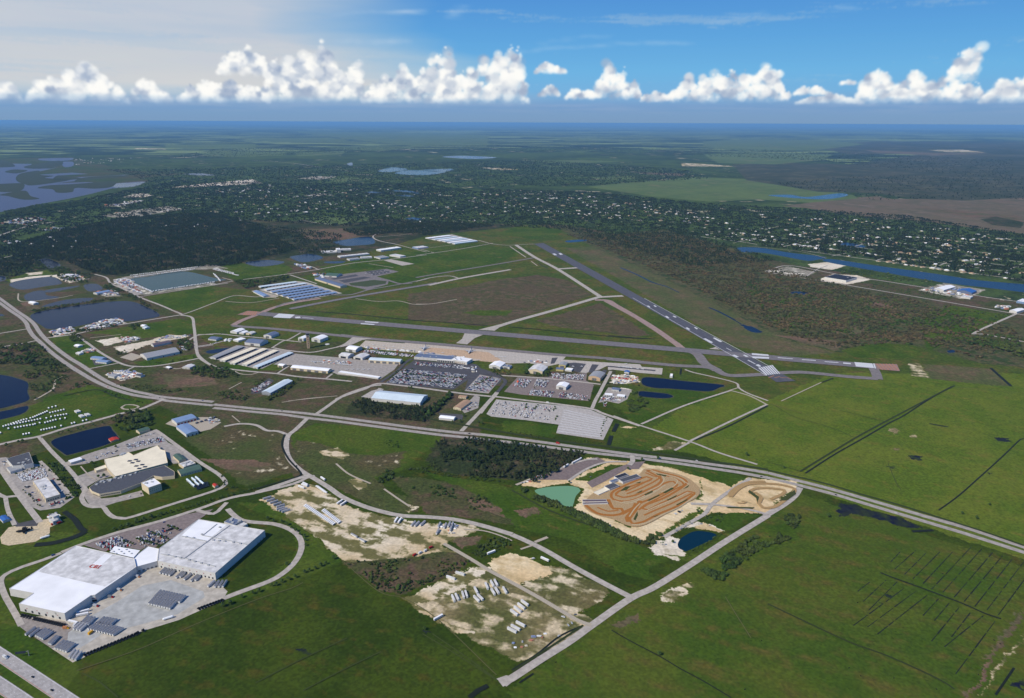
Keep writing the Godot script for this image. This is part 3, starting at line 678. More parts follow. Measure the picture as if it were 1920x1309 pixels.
func build_paving() -> void:
	var concrete := mat("road_concrete", 200, 190, 176, 0.9, "stain", 0.015)
	var asphalt := mat("road_grey", 184, 175, 164, 0.9, "stain", 0.015)
	var dark := mat("asphalt_dark", 92, 90, 92, 0.9, "stain", 0.012)
	var taxi := mat("taxiway_grey", 142, 134, 130, 0.9, "stain", 0.012)
	var pinkish := mat("taxiway_pink", 178, 152, 140, 0.9, "stain", 0.012)
	var runway := mat("runway_black", 100, 99, 104, 0.85, "stain", 0.010)
	var gravel := mat("track_gravel", 222, 208, 184, 0.95, "patch", 0.05)
	var white := mat("paint_white", 236, 236, 234, 0.7, "stain", 0.05)
	var orange := mat("paint_orange", 206, 140, 92, 0.8, "stain", 0.05)
	var ditch := mat("ditch_dark", 40, 46, 30, 0.7, "patch", 0.05)
	var ditch_rough := mat("ditch_weedy", 66, 78, 36, 0.95, "patch", 0.05)
	# yards, aprons and car parks
	for a in [
		["i 990,215 1100,185 1150,210 1260,330 1200,345 1050,270", asphalt], 
		["k -260,470 100,460 330,470 680,500 620,580 460,690 -40,640 -320,520", asphalt], ["j 950,770 1180,640 1360,660 1870,700 1870,760 1620,830 1160,780", asphalt],
		["k 215,305 280,240 740,275 750,255 1870,355 1960,440 1530,480 1440,455 900,385 300,335", mat("apron", 214, 200, 180, 0.9, "stain", 0.02)], ["k 960,370 1030,320 1870,390 1870,440 1600,460 1300,420", mat("apron_tan", 216, 184, 150, 0.9, "stain", 0.02)], ["l -10,230 100,120 460,200 300,260", mat("apron_tan", 0, 0, 0)],
		["l 100,130 0,85 810,150 1010,175 970,215 1500,250 1870,270 1900,310 1480,290 1400,330 1240,370 1150,365 1230,270 1000,250 800,290 560,255 320,260", mat("apron_grey", 208, 198, 184, 0.9, "stain", 0.02)],
		["j 190,690 520,545 1130,610 1190,640 820,820 700,810", asphalt], ["k 505,745 640,640 720,570 850,470 1480,520 1870,640 1870,720 1690,860 1440,830 1480,700 1310,815", dark],
		["k 1440,830 1620,640 1870,680 1720,860", asphalt], ["l 280,590 440,420 640,430 1250,370 1240,460 1330,510 1280,700 860,660 490,625", mat("lot_pinkish", 150, 136, 128, 0.9, "stain", 0.02)],
		["l 75,850 190,680 570,715 880,745 1000,755 1290,800 1560,915 1440,1155 890,1075 920,975 560,925 130,880", mat("lot_concrete", 200, 192, 182, 0.9, "stain", 0.02)],
		["l 1380,720 1500,540 1640,550 1770,570 1720,680 1620,730 1480,700", asphalt],
		["e 490,590 640,530 860,460 1140,350 1180,350 1260,440 1320,470 1280,500 1180,460 900,530 640,600 520,615", asphalt], ["e 700,650 560,700 620,790 740,720 850,690 800,640", asphalt], ["e 600,780 690,790 760,860 870,850 1060,800 1080,840 870,890 780,920 680,920 640,860", asphalt], ["e 640,840 700,860 765,880 720,905 660,895", mats.get("verge_m", asphalt)],
		["e -40,560 40,550 250,600 340,610 560,850 450,930 300,950 180,900 60,740 -40,620", asphalt], ["e 1240,300 1290,270 1480,250 1560,250 1660,290 1580,340 1500,360 1420,300 1340,330", gravel],
		["e 1190,470 1350,470 1480,580 1300,600 1260,560", asphalt],
		["a 455,730 640,600 960,400 1110,385 1500,470 1600,560 1560,625 1260,760 1000,840 740,940 580,1030 510,1060 420,1000 180,840 130,800 150,740", mat("dock_concrete", 206, 197, 180, 0.9, "stain", 0.012)], ["a 150,740 455,770 560,860 470,960 360,960 180,840 120,790", mat("dock_asphalt", 168, 158, 148, 0.9, "stain", 0.02)],
		["a 480,850 660,720 830,630 1000,520 1200,480 1430,560 1440,600 1250,720 1000,790 720,860 560,960 470,940", mat("dock_slab", 194, 194, 188, 0.9, "stain", 0.01)],
		["a 590,235 860,140 1300,20 1500,-20 1420,40 1260,160 1090,250 1040,240 990,268 810,235 740,280", mat("lot_purple", 150, 136, 130, 0.9, "stain", 0.02)],
		["a 0,180 60,110 330,50 400,20 440,70 350,110 350,150 250,210 60,238 10,225", mat("pad_sand", 226, 206, 168, 0.9, "stain", 0.03)], ["a 60,0 130,80 220,60 290,40 260,100 110,105", dark],
		["f 840,110 920,30 960,40 860,120", asphalt], ["k 230,900 350,830 470,800 420,880 900,960 960,1000 700,960", mat("lot_concrete", 0, 0, 0)], ["k 1135,1090 1430,1105 1410,1170 1330,1160 1150,1115", dark], ["k 1400,1050 1560,880 1620,900 1600,1030 1440,1090", asphalt],
		["j 800,1000 900,930 960,960 800,1110 680,1110", dark], ["i 790,880 920,890 1010,930 830,960", dark], ["i 1050,890 1150,850 1260,880 1160,920", gravel],
		["o 900,580 1560,500 1670,525 1470,570 1580,600 1570,640 1380,690 1170,640", taxi], ["o 1220,630 1440,600 1560,610 1550,635 1380,662 1240,650", mat("infield", 88, 100, 60, 0.95, "patch", 0.02)], ["o 1535,425 1600,415 1810,455 1700,472", concrete], ["o 410,690 740,610 840,620 1160,720 760,790", mat("lot_concrete", 0, 0, 0)], ["o 340,700 390,690 590,745 560,760 450,760", gravel],
		["p 85,200 280,165 490,215 300,240", concrete], ["l 1020,255 1110,250 1240,265 1170,365 1090,350", dark], ["l 1310,270 1390,275 1320,370 1265,365", dark], ["l 1435,335 1485,340 1440,440 1410,430", dark], ["l 1480,290 1560,285 1870,320 1870,345 1500,305", dark], ["l 840,195 910,190 870,260 825,265", dark], ["m 0,770 640,815 630,890 380,870 60,830 0,835", mat("apron_grey", 0, 0, 0)], ["m 0,785 560,835 550,850 0,800", dark],
		["o 1050,590 1280,550 1310,565 1090,598", dark], ["o 1130,605 1360,570 1420,580 1180,628", dark], ["o 1370,525 1530,508 1560,515 1400,545", dark], ["o 1410,545 1570,520 1610,530 1440,560", dark],
		["g 560,740 760,640 900,590 1000,580 950,640 860,640 700,730 600,780", mat("lot_mauve", 142, 126, 120, 0.9, "stain", 0.02)], ["g 200,720 400,620 560,565 640,550 700,580 560,640 440,720", mat("lot_mauve", 0, 0, 0)], ["b 1690,1175 1760,1150 1840,1170 1760,1230", concrete],
	]:
		if a[0].begins_with("k 0,420"): continue
		sheet("paved_yard" , a[0], a[1])
	# painted bays of the empty car park
	var bays := sheet("bay_apron", "l 1010,770 1280,810 1550,920 1430,1140 900,1070 930,970", mats["lot_concrete"])
	for k in 10:
		var t := (k + 0.5) / 10.0
		var l0 := pts("l 985,790 905,1065"); var r0 := pts("l 1480,905 1400,1130")
		var a := l0[0].lerp(l0[1], t); var b := r0[0].lerp(r0[1], t)
		var st := st_new()
		var d := (b - a).normalized(); var side := Vector3(-d.z, 0, d.x)
		var u := 0.0
		while u < a.distance_to(b):
			var p := a + d * u + Vector3.UP * (layer + 0.02)
			quad(st, p - side * 5.0, p + side * 5.0, p + side * 5.0 + d * 0.35, p - side * 5.0 + d * 0.35)
			u += 2.8
		quad(st, a - side * 0.8 + Vector3.UP * (layer + 0.03), a + side * 0.8 + Vector3.UP * (layer + 0.03), b + side * 0.8 + Vector3.UP * (layer + 0.03), b - side * 0.8 + Vector3.UP * (layer + 0.03))
		tag(mesh_node("bay_lines", done(st), white, bays), "", "", "", "stuff")
	# two-lane and dual roads
	for a in [
		["i -160,260 0,375 75,430 150,485 240,545 300,600 340,660 390,720 480,800 600,890 700,950 790,1010 900,1080 1000,1130 1150,1180 1300,1212 1420,1236 1870,1280", 12.5], ["i -160,300 0,415 90,480 180,540 230,590 250,640 290,700 350,755 430,830 520,900 620,970 700,1020 800,1080 900,1130 1000,1170 1130,1210 1260,1235 1390,1252 1480,1272 1870,1312", 12.5],
		["f -320,155 0,187 200,205 400,225 600,250 900,290 1200,330 1500,365 1700,382 1920,408", 12.5], ["f -320,180 0,212 200,230 380,255 600,280 900,320 1200,360 1400,385 1600,405 1920,440", 12.0],
		["g 0,408 300,448 600,490 900,530 1200,565 1500,605 1700,632 1920,668", 12.0], ["g 0,440 300,478 600,518 850,545 1100,578 1300,605 1500,635 1700,665 1920,705", 11.5],
		["h 0,668 200,720 400,770 600,825 900,912 1200,1000 1500,1085 1920,1225 2600,1450", 11.5], ["h 0,705 150,740 300,778 500,830 700,890 900,950 1100,1010 1300,1070 1500,1130 1920,1265 2600,1490", 11.0]]:
		ribbon("highway", a[0], a[1], asphalt)
	for a in ["a -200,872 0,1005 460,1309 760,1510", "a -300,1020 0,1218 210,1360 500,1560"]:
		var o := ribbon("motorway", a, 17.0, mat("motorway_grey", 190, 184, 178, 0.9, "stain", 0.02))
		var line := flat(pts(a))
		for off in [[-7.4, 0.5, white], [7.4, 0.5, orange]]:
			var sh := PackedVector2Array()
			for k in line.size():
				var t := (line[mini(k + 1, line.size() - 1)] - line[maxi(k - 1, 0)]).normalized()
				sh.append(line[k] + Vector2(-t.y, t.x) * off[0])
			mesh_node("edge_line", ribbon_mesh(smooth(sh), off[1], layer + 0.02), off[2], o)
		for lane: float in [-1.9, 1.9]:
			var st := st_new()
			var sl := smooth(line)
			var run := 0.0
			for k in range(sl.size() - 1):
				var t := (sl[k + 1] - sl[k])
				var d := 0.0
				while d < t.length() - 3.0:
					var p: Vector2 = sl[k] + t.normalized() * d + Vector2(-t.y, t.x).normalized() * lane
					var q: Vector2 = p + t.normalized() * 3.0
					var s := Vector2(-t.y, t.x).normalized() * 0.16
					quad(st, Vector3(p.x + s.x, layer + 0.02, p.y + s.y), Vector3(p.x - s.x, layer + 0.02, p.y - s.y), Vector3(q.x - s.x, layer + 0.02, q.y - s.y), Vector3(q.x + s.x, layer + 0.02, q.y + s.y))
					d += 12.0
			tag(mesh_node("lane_line", done(st), white, o), "", "", "", "stuff")
	for a in [
		["e -100,480 0,455 150,420 290,395 500,330 700,280 900,225 1050,190 1150,150 1235,112", 10.0], ["e 290,395 390,510 480,600 560,690 600,750 640,790 612,850 640,905 700,925 770,922 810,970 860,1003 920,1010 1000,995 1300,900 1600,805 1680,765 1690,735 1640,680 1500,590 1350,480 1200,370 1160,345", 8.0],
		["e 0,630 90,760 200,910 300,1040", 10.0], ["e -60,800 40,850 150,840 200,910", 8.0], ["e 300,580 400,680 540,850", 6.0], ["e 910,175 940,158 1000,158 1040,172 1000,190 930,190 910,175", 5.0], ["e 40,850 60,950 110,1060", 7.0],
		["e 460,1265 640,1195 900,1110 1200,1030 1500,935 1680,870 1800,840 1920,818 2200,750 2300,705 2360,690", 8.5], ["a 430,290 300,340 150,390 40,440 5,490 30,580 80,670 120,740 150,800", 8.0],
		["a 1570,610 1700,560 1890,490 1980,440 2060,370 2110,290 2120,220 2090,160 2020,115 1920,85 1800,75 1700,60 1640,20 1600,-20", 9.5], ["e 1480,950 1600,975 1660,930 1700,890", 8.0],
		["f 385,258 300,340 245,385 228,440 232,520 270,590 350,660 450,718 550,780 650,850 800,915 950,960 1100,990 1300,1000 1500,1020 1700,1065 1920,1130", 11.0], ["c 0,162 100,205 240,275 420,380 640,500 830,598", 10.5], ["f 245,385 160,355 80,350 0,310 -120,300 -240,320", 8.0],
		["f 440,235 520,180 620,110 700,70 850,20 940,8", 10.0], ["f 380,690 300,715 200,750 0,815", 10.5], ["f 1540,355 1650,240 1750,130 1810,60", 10.0],
		["c -80,1210 0,1170 200,1040 400,915 560,800 830,612 1000,530 1250,375 1500,210 1800,25", 11.5], ["h -20,990 120,905 200,840 240,778", 12.0],
		["k -60,925 90,870 270,810 430,745 700,768 1000,805 1250,840 1480,868 1760,897", 9.0], ["l 150,645 500,688 900,735 1300,792 1450,850 1870,990", 9.0], ["l 1310,785 1350,690 1400,600 1440,520 1530,350", 9.0], ["l 240,400 560,420 830,440 1200,480 1410,505", 8.0], ["l 0,845 80,740 170,640 200,600", 10.0],
		["g 760,240 960,312 1330,432 1560,520 1840,605", 6.0], ["g 970,302 1290,165 1640,50", 6.0], ["g 1330,432 1620,290 1910,155", 6.0], ["g 1640,50 1780,90 1920,160", 5.0], ["g 1220,500 1330,440", 6.0], ["m 900,830 1000,865 1200,910 1490,985 1530,1045 1640,1110 1870,1195", 6.0], ["m 1420,1075 1530,1040", 4.0],
		["i 240,640 120,660 0,680 -100,700", 8.0], ["i 350,735 240,760 130,780 -60,810", 7.0], ["i 410,720 660,685 900,630 1200,580 1580,518", 9.0], ["i 1580,518 1680,540 1700,620 1715,750 1735,870 1800,930 1900,980 1960,1000", 9.0], ["i 660,685 800,790 900,860 1050,940 1180,970 1400,960 1740,900", 8.0], ["i 780,990 1050,938", 6.0], ["i 1600,515 1400,430 1230,365 1080,290 970,240 930,190 830,160", 8.5], ["i 1600,515 1700,480 1870,415 2050,350 2250,360 2400,340", 6.0], ["i 1230,358 1400,330 1870,258 2000,240", 6.0], ["i 1730,690 1870,690", 6.0], ["i 1740,800 1870,780", 6.0], ["i 790,720 1060,690", 4.0], ["i 1190,965 1120,1000", 6.0], ["i 700,780 780,770", 4.0], ["i 1430,975 1560,990 1640,960", 5.0], ["i 300,1265 400,1210 470,1160 490,1090 560,1050", 5.0], ["i 160,330 165,390 250,400 480,375 640,345", 5.0],
		["j -80,520 40,440 160,420 320,415 560,440 700,450 1000,480 1280,510", 7.0], ["j 60,560 250,530 360,500 520,470", 6.0], ["j 30,450 50,600 100,690 250,790 480,830 760,860 1000,880 1250,915 1560,940 1870,970", 8.0], ["j 930,580 1060,500 1130,480 1270,400", 6.0], ["j 940,575 1100,605 1380,630 1600,590 1750,550 1870,480", 8.0], ["j 1000,875 1130,790", 6.0], ["j 1560,940 1640,880", 6.0], ["j 500,850 560,880 680,890 780,865", 4.0], ["j 430,1060 580,980", 3.0], ["j 1050,1215 1350,1170 1700,1140", 3.0],
		["o 0,645 250,600 650,550 920,510 1250,450 1540,420 1920,375", 8.0], ["o 690,555 930,635", 8.0], ["o 110,795 340,805 590,765", 5.0], ["o 950,510 880,480 800,470", 6.0], ["o 1650,280 1500,250 1440,220 1450,195 1500,180 1450,168", 9.0], ["o 1500,165 1920,125", 6.0], ["o 1450,215 1640,200 1840,180 1900,190", 5.0], ["o 1650,280 1760,310 1920,350", 7.0], ["o 1400,455 1620,490", 5.0], ["o 80,580 170,605", 5.0],
		["p 0,330 320,285 600,235", 7.0], ["p 0,270 140,310", 6.0], ["p 0,285 300,245 500,215", 5.0], ["p 490,212 590,238 700,250 780,248 900,242 1000,240", 7.0], ["p 735,260 860,345", 6.0],
		["n 130,255 290,215 560,262 700,290 900,315 1250,370 1420,395 1700,440 1960,475", 9.0], ["n 150,262 600,335 900,385 1400,470 1860,548 1960,560", 9.0], ["n 1865,550 1580,680 1640,690 1960,750", 9.0], ["n 400,300 480,245 560,215", 6.0],
		["g 420,730 560,640 700,590 860,585", 6.0], ["g 190,720 400,620 560,570 640,565", 6.0], ["g 1140,1150 1300,1060 1440,980 1500,905 1640,800 1790,708", 7.5], ["g 1500,905 1700,930 1850,962 1920,985", 6.5], ["g 1340,900 1500,905", 8.0], ["g 900,540 905,580 880,610", 10.0],
		["q -100,1000 0,965 200,900 400,865", 16.0], ["q 0,1140 120,1115 230,1105", 8.0], ["r 490,850 600,870 720,885", 7.0], ["r 930,815 1060,832", 7.0], ["s 0,645 100,640", 14.0], ["s 720,668 1080,705", 10.0], ["s 1450,890 1600,910 1800,935 1920,955", 8.0], ["r 130,405 400,420 640,455", 16.0], ["r 740,465 890,490", 12.0], ["t 590,1035 690,1015", 6.0], ["t 0,965 200,985 400,1010 550,1050", 4.0]]:
		ribbon("road", a[0], a[1], concrete if a[1] > 5.5 else gravel)
	for a in [["b 1320,225 1400,270 1520,340 1650,420 1800,500 1980,600 2150,700 2270,770 2360,800", 7.0], ["b 1460,125 1600,135 1720,170 1800,205", 3.0], ["c 160,215 250,180", 6.0], ["c 60,265 150,235", 4.0], ["o 1280,770 1480,795 1660,790 1800,820 1920,820", 5.0], ["p 0,712 120,710 240,690 320,675", 6.0], ["p 900,375 950,412", 5.0], ["f 240,130 600,92", 2.5], ["e 1740,240 1800,290", 2.5], ["f 600,600 700,680 860,750", 4.0], ["f 960,790 1060,860 1150,920", 4.0], ["e 605,620 660,680 720,720", 2.5], ["g 30,760 180,700", 6.0], ["h 100,130 250,60 400,-10", 3.0], ["g 760,255 810,270", 4.0]]:
		ribbon("gravel_track", a[0], a[1], gravel)
	# back streets of the suburb across the canal
	var bank := flat(pts("n 100,92 1960,345"))
	var along := (bank[1] - bank[0]).normalized(); var off := Vector2(along.y, -along.x)
	if off.y > 0.0: off = -off
	for k in 7:
		var a := bank[0] + along * rng.randf_range(-300, 500) + off * (90.0 + k * 170.0)
		mesh_node("road", ribbon_mesh(PackedVector2Array([a, a + along * rng.randf_range(900, 2600)]), 8.0, 0.1), concrete).set_meta("kind", "structure")
	for k in 12:
		var a := bank[0] + along * (k * 260.0 - 200.0) + off * rng.randf_range(60, 300)
		mesh_node("road", ribbon_mesh(PackedVector2Array([a, a + off * rng.randf_range(300, 900)]), 7.0, 0.13), concrete).set_meta("kind", "structure")
	# the dark terminal loop
	ribbon("road", "l 200,600 260,530 295,480 270,440 180,415 60,390 -20,310 -100,280 -300,240", 9.0, dark)
	ribbon("road", "k 460,730 640,610 780,480 900,465 1480,515 1580,540 1640,610 1750,640", 9.0, dark)
	# drains and ditches
	for a in [["h 1400,15 1280,75 1170,140 1020,238 900,300 730,400 500,530 280,672", 3.2], ["h 1920,410 1890,420 1760,545 1600,690 1430,840 1280,950", 2.4], ["g 1370,425 1620,320 1920,165", 4.0], ["c 700,835 830,910 1040,1020 1190,1110 1340,1190 1540,1309", 1.8], ["c 0,1115 180,1000 330,880 500,800", 2.5], ["c 50,1205 150,1140", 2.5], ["d 790,430 920,480 1060,530 1220,590 1400,660 1520,715 1640,755", 2.6], ["d 1730,1100 1600,1290", 2.6], ["b 1500,1309 1560,1260 1630,1225", 7.0], ["e 480,960 560,1020 600,1080 640,1110", 9.0], ["e 640,1110 560,1150 400,1195 260,1210", 12.0], ["g 790,300 760,360", 9.0], ["g 745,390 725,460", 9.0], ["m 855,820 845,890", 5.0], ["n 520,1025 600,995", 4.0], ["p 720,890 900,905 1300,945 1640,975 1860,985", 5.0], ["o 920,885 1300,915 1600,945 1920,975", 5.0], ["p 0,840 300,860 560,880", 5.0], ["n 1690,925 1830,1050", 8.0], ["h 1080,1110 1240,1100", 6.0], ["p 960,395 1030,432", 6.0], ["h 1210,300 1350,325", 5.0], ["m 0,430 250,455 540,475", 4.0], ["f 215,380 195,460 240,560 320,650 330,690 200,730 0,790", 4.0], ["e 480,90 720,45 860,95 980,125", 3.0]]:
		ribbon("drainage_ditch", a[0], a[1], ditch)
	for a in [["g -700,250 0,375 300,420 500,450 700,470 900,495 1200,540 1500,585 1700,610 1920,645", 8.0], ["h 0,650 200,695 450,755 700,830 1000,915 1300,1010 1600,1105 1920,1215", 5.0], ["h 240,660 500,500 720,370 1020,210 1380,20", 4.0], ["d 0,650 400,840 600,930 850,1020 1200,1180 1309,1250", 3.0], ["c 0,1130 500,800", 3.0], ["g 0,800 300,960 700,1100", 4.0]]:
		ribbon("drainage_ditch", a[0], a[1], ditch_rough)
	var faint := mat("field_track", 80, 92, 40, 0.95, "patch", 0.05)
	var worn := mat("field_worn", 116, 114, 68, 0.95, "patch", 0.05)
	for a in ["b 0,1205 300,1050 640,890", "b 330,1260 620,1110 880,985", "b 1170,860 1400,1000 1680,1180", "b 1240,860 1500,1040 1700,1190", "a 580,1140 700,1200 830,1309", "h 60,170 200,250 460,325 660,410", "h 0,590 240,655", "h 540,200 900,290", "h 900,600 960,740 1000,800"]:
		ribbon("field_track", a, 1.6, faint)
	for a in ["c 1500,600 1560,700 1680,890", "b 600,340 860,560 1050,615 1290,770 1690,1150", "a 540,1120 720,1060 1000,960 1290,830 1600,700 1860,600 2050,540 2130,500", "i 1290,350 1560,500", "g 1930,150 2060,190 2240,240", "h 1410,25 1900,70"]:
		ribbon("field_track", a, 1.3, worn)
	# furrows in the wet pasture: the comb of small drains on both sides of the long one
	var spine := pts("d 790,430 1640,755")
	var ends := [["d 865,350 930,280", "d 630,560 720,490"], ["d 890,405 1040,270", "d 670,630 830,480"], ["d 960,440 1110,290", "d 710,690 910,490"], ["d 1020,470 1210,280", "d 600,800 960,535"], ["d 1090,505 1300,280", "d 700,810 1050,550"], ["d 1150,545 1440,235", "d 770,860 1120,585"], ["d 1230,565 1505,258", "d 1090,730 1200,610"], ["d 1310,600 1580,285", "d 1170,765 1280,635"], ["d 1380,630 1650,308", "d 1150,910 1350,665"], ["d 1455,665 1715,335", "d 1290,880 1430,700"], ["d 1540,690 1800,350", "d 1240,950 1515,730"], ["d 1620,725 1830,440", "d 1320,1140 1600,765"]]
	for e in ends:
		for s in e:
			var fp := pts(s)
			var st := st_new()
			var u := 0.0
			while u < 0.97:
				var v := minf(1.0, u + rng.randf_range(0.06, 0.30))
				var p := fp[0].lerp(fp[1], u); var q := fp[0].lerp(fp[1], v)
				var t := (q - p).normalized() * rng.randf_range(0.55, 0.95)
				var c := Vector3(-t.z, 0, t.x)
				quad(st, p + c + Vector3.UP * 0.1, p - c + Vector3.UP * 0.1, q - c * 0.7 + Vector3.UP * 0.1, q + c * 0.7 + Vector3.UP * 0.1)
				u = v + rng.randf_range(0.0, 0.05)
			tag(mesh_node("field_furrow", done(st), ditch), "", "", "", "structure")
	# airfield
	var strip := [["runway", "Z 1001,457.5 1019,456 1465,702 1437,704.5", runway], ["runway_shoulder", "m 1850,900 1870,885 1890,930", runway]]
	var rw := sheet("runway", strip[0][1], runway)
	var paint := func(where: String, m: Material, called := "marking"):
		layer += 0.004
		mesh_node(called, sheet_mesh(flat(pts(where)), layer), m, rw)
	ribbon("taxiway", "j 480,312 560,328 1000,360 1870,450", 22.0, taxi); ribbon("taxiway", "k -20,180 400,228 1000,275 1870,350", 24.0, taxi); ribbon("taxiway", "l 0,78 800,152 1500,205 1870,242", 22.0, taxi)
	ribbon("taxiway", "m -10,708 400,748 800,785 1130,802 1260,835 1340,880 1440,903 1600,900 1870,885", 24.0, taxi); ribbon("taxiway", "n 100,972 200,962 300,956 420,957 700,985 850,996 905,1000", 24.0, taxi); ribbon("taxiway", "n 908,1003 895,960 875,925", 26.0, taxi)
	ribbon("taxiway", "j 480,312 600,250 750,195 850,150 950,110 1060,78 1250,38 1500,0", 22.0, pinkish); ribbon("taxiway", "m 945,610 1050,660 1130,760 1280,845", 30.0, taxi)
	ribbon("taxiway", "p 780,248 930,345 1110,440 1440,652", 20.0, concrete); ribbon("taxiway", "p 1440,655 1100,755 760,850 560,915", 22.0, concrete); ribbon("taxiway", "p 1430,658 1620,648", 24.0, concrete); ribbon("taxiway", "p 1100,438 1260,428", 26.0, concrete)
	ribbon("taxiway", "p 1400,680 1500,685 1560,720 1700,800 1920,940", 24.0, pinkish); ribbon("taxiway", "m -20,30 400,260 740,490 860,580", 24.0, pinkish)
	sheet("taxiway", "k 1440,160 1660,175 1560,215 1470,290 1340,275 1410,225", concrete); sheet("taxiway", "k 1600,118 1870,50 1870,75 1790,130", concrete); sheet("taxiway", "m 1180,592 1260,568 1310,600", concrete); sheet("taxiway", "k -20,325 130,205 360,220 240,240 120,295", concrete)
	ribbon("taxiway", "o 560,850 640,815 760,790 1000,740 1230,735 1400,690 1600,655 1920,595", 12.0, taxi); ribbon("taxiway", "p 0,505 200,470 600,405 920,350", 16.0, taxi); ribbon("taxiway", "p 0,535 120,505 260,492 340,512", 9.0, concrete); ribbon("taxiway", "o 1560,600 1680,635 1790,630", 14.0, taxi)
	ribbon("runway", "o 690,862 1200,765 1920,645 2020,625", 24.0, mat("runway_short", 140, 134, 134, 0.9, "stain", 0.012)); ribbon("runway", "p 100,565 350,510 740,442", 20.0, concrete)
	var cross := ribbon("runway", "Z 487,588.5 1644,688", 46.0, mat("runway_mauve", 134, 128, 128, 0.9, "stain", 0.012), false)
	var cpaint := func(where: String, m: Material):
		layer += 0.004
		mesh_node("marking", sheet_mesh(flat(pts(where)), layer), m, cross)
	# markings, painted on the two long runways
	for s in ["p 1065,318 1085,316 1105,328 1085,330", "p 1115,315 1133,313 1150,324 1130,327", "m 1115,472 1140,468 1228,515 1205,523", "m 1225,465 1245,458 1338,505 1310,512", "m 905,345 925,340 962,362 940,368", "m 1005,340 1020,336 1055,358 1035,362", "m 665,208 685,206 718,225 698,232", "m 755,208 770,203 805,220 785,225", "m 455,88 470,85 498,102 482,107", "m 530,84 545,80 570,97 556,102", "m 1450,665 1480,660 1530,685 1500,692", "m 1575,665 1600,660 1645,680 1615,685", "m 1380,582 1386,580 1446,612 1440,615", "m 1630,725 1640,720 1725,765 1715,768", "m 1740,785 1760,778 1790,797 1770,802", "n 80,925 178,905 232,965 135,975", "n 60,905 80,900 100,912 82,917"]:
		paint.call(s, white)
	layer += 0.01
	for k in 6:    # bars of the threshold, cut into the white block
		var a := pts("n 80,925 178,905")
		var b := pts("n 135,975 232,965")
		var t := (k + 0.9) / 6.6
		var p := a[0].lerp(a[1], t); var q := b[0].lerp(b[1], t)
		mesh_node("bar_gap", ribbon_mesh(PackedVector2Array([Vector2(p.x, p.z), Vector2(q.x, q.z)]), 2.2, layer), runway, rw)
	for side in [["m 290,-5 1855,905", 1.8], ["m 425,0 1895,800", 1.8]]:
		mesh_node("edge_line", ribbon_mesh(flat(pts(side[0])), side[1], layer), white, rw)
	for s in ["o 535,940 590,905 735,915 690,948", "o 735,935 780,932 785,945 740,948", "o 1365,975 1490,983 1480,991 1362,983", "o 1328,992 1452,1000 1445,1008 1325,1000", "n 35,823 150,833 153,843 38,835", "n 38,846 155,850 155,862 42,858", "n 383,866 478,872 478,876 383,870", "n 540,880 635,887 635,891 540,884", "n 745,885 870,895 882,927 757,915", "n 875,895 885,895 897,930 885,928", "n 668,888 720,892 722,900 668,896", "n 215,852 320,861 320,864 215,856", "o 800,940 900,947 900,950 800,943"]:
		cpaint.call(s, white)
	var pad := sheet("blast_pad", "n 135,975 240,965 340,1016 205,1024", runway)
	for k in 4: mesh_node("chevron", ribbon_mesh(flat(pts("n %d,%d %d,%d" % [150 + k * 42, 995 - k * 4 + k * 3, 190 + k * 40, 978 + k * 8])), 2.2, layer + 0.02 + k * 0.004), orange, pad)
	var pad2 := sheet("blast_pad", "n 885,895 1040,900 1062,948 905,935", mat("pad_pink", 170, 138, 126, 0.9, "stain", 0.02))
	for k in 6: mesh_node("chevron", ribbon_mesh(flat(pts("n %d,897 %d,940" % [900 + k * 22, 940 + k * 22])), 2.5, layer + 0.02 + k * 0.004), orange, pad2)
	var pad3 := sheet("blast_pad", "o 215,915 310,880 430,890 375,925", mats["pad_pink"])
	for k in 6: mesh_node("chevron", ribbon_mesh(flat(pts("o %d,885 %d,920" % [300 + k * 18, 270 + k * 20])), 3.0, layer + 0.02 + k * 0.004), orange, pad3)
	# motocross circuits
	var dirt := mat("track_dirt", 206, 134, 58, 0.95, "patch", 0.04)
	var dirt2 := mat("track_dirt_light", 214, 176, 118, 0.95, "patch", 0.04)
	var turf := mat("track_turf", 84, 92, 40, 0.95, "patch", 0.04)
	sheet("track_infield", "g 600,830 740,770 940,690 1000,640 1120,650 1300,700 1400,780 1390,850 1240,930 1000,1060 880,1070 760,1020 620,980 540,920", mat("track_infield", 218, 184, 134, 0.95, "patch", 0.03), true)
	for a in [["g 1010,655 1060,680 1120,720 1090,760 1010,800 920,840 830,855 780,840 800,810 900,770 1000,740 1050,715 1010,700 930,730 840,770 750,820 760,870 850,885 950,860 1060,800 1140,750 1210,735 1240,760 1180,800 1060,860 960,900 930,950 880,1020 900,1050 980,1040 1100,980 1240,920 1340,850 1370,820 1320,810 1240,850 1120,900 1020,950 980,940 1010,910 1140,860 1260,790 1310,740 1250,700 1130,670 1060,650 1010,655", 5.2], ["g 720,870 760,940 820,940 840,970 760,990 640,975 550,910 560,890 620,905 680,900", 6.5], ["g 820,980 880,950 940,920 960,880", 8.0], ["g 870,1040 860,1010 900,960 930,900", 7.0]]:
		ribbon("dirt_circuit", a[0], a[1], dirt)
	for a in ["g 1000,670 1080,700 1140,690 1240,720 1290,760 1230,790 1100,860 1010,905 950,950", "g 860,830 960,790 1060,740 1120,700", "g 990,990 1080,950 1200,900 1300,850 1350,825", "g 1040,720 940,770 850,810", "g 640,930 720,960 800,950"]:
		ribbon("dirt_circuit", a, 4.0, dirt)
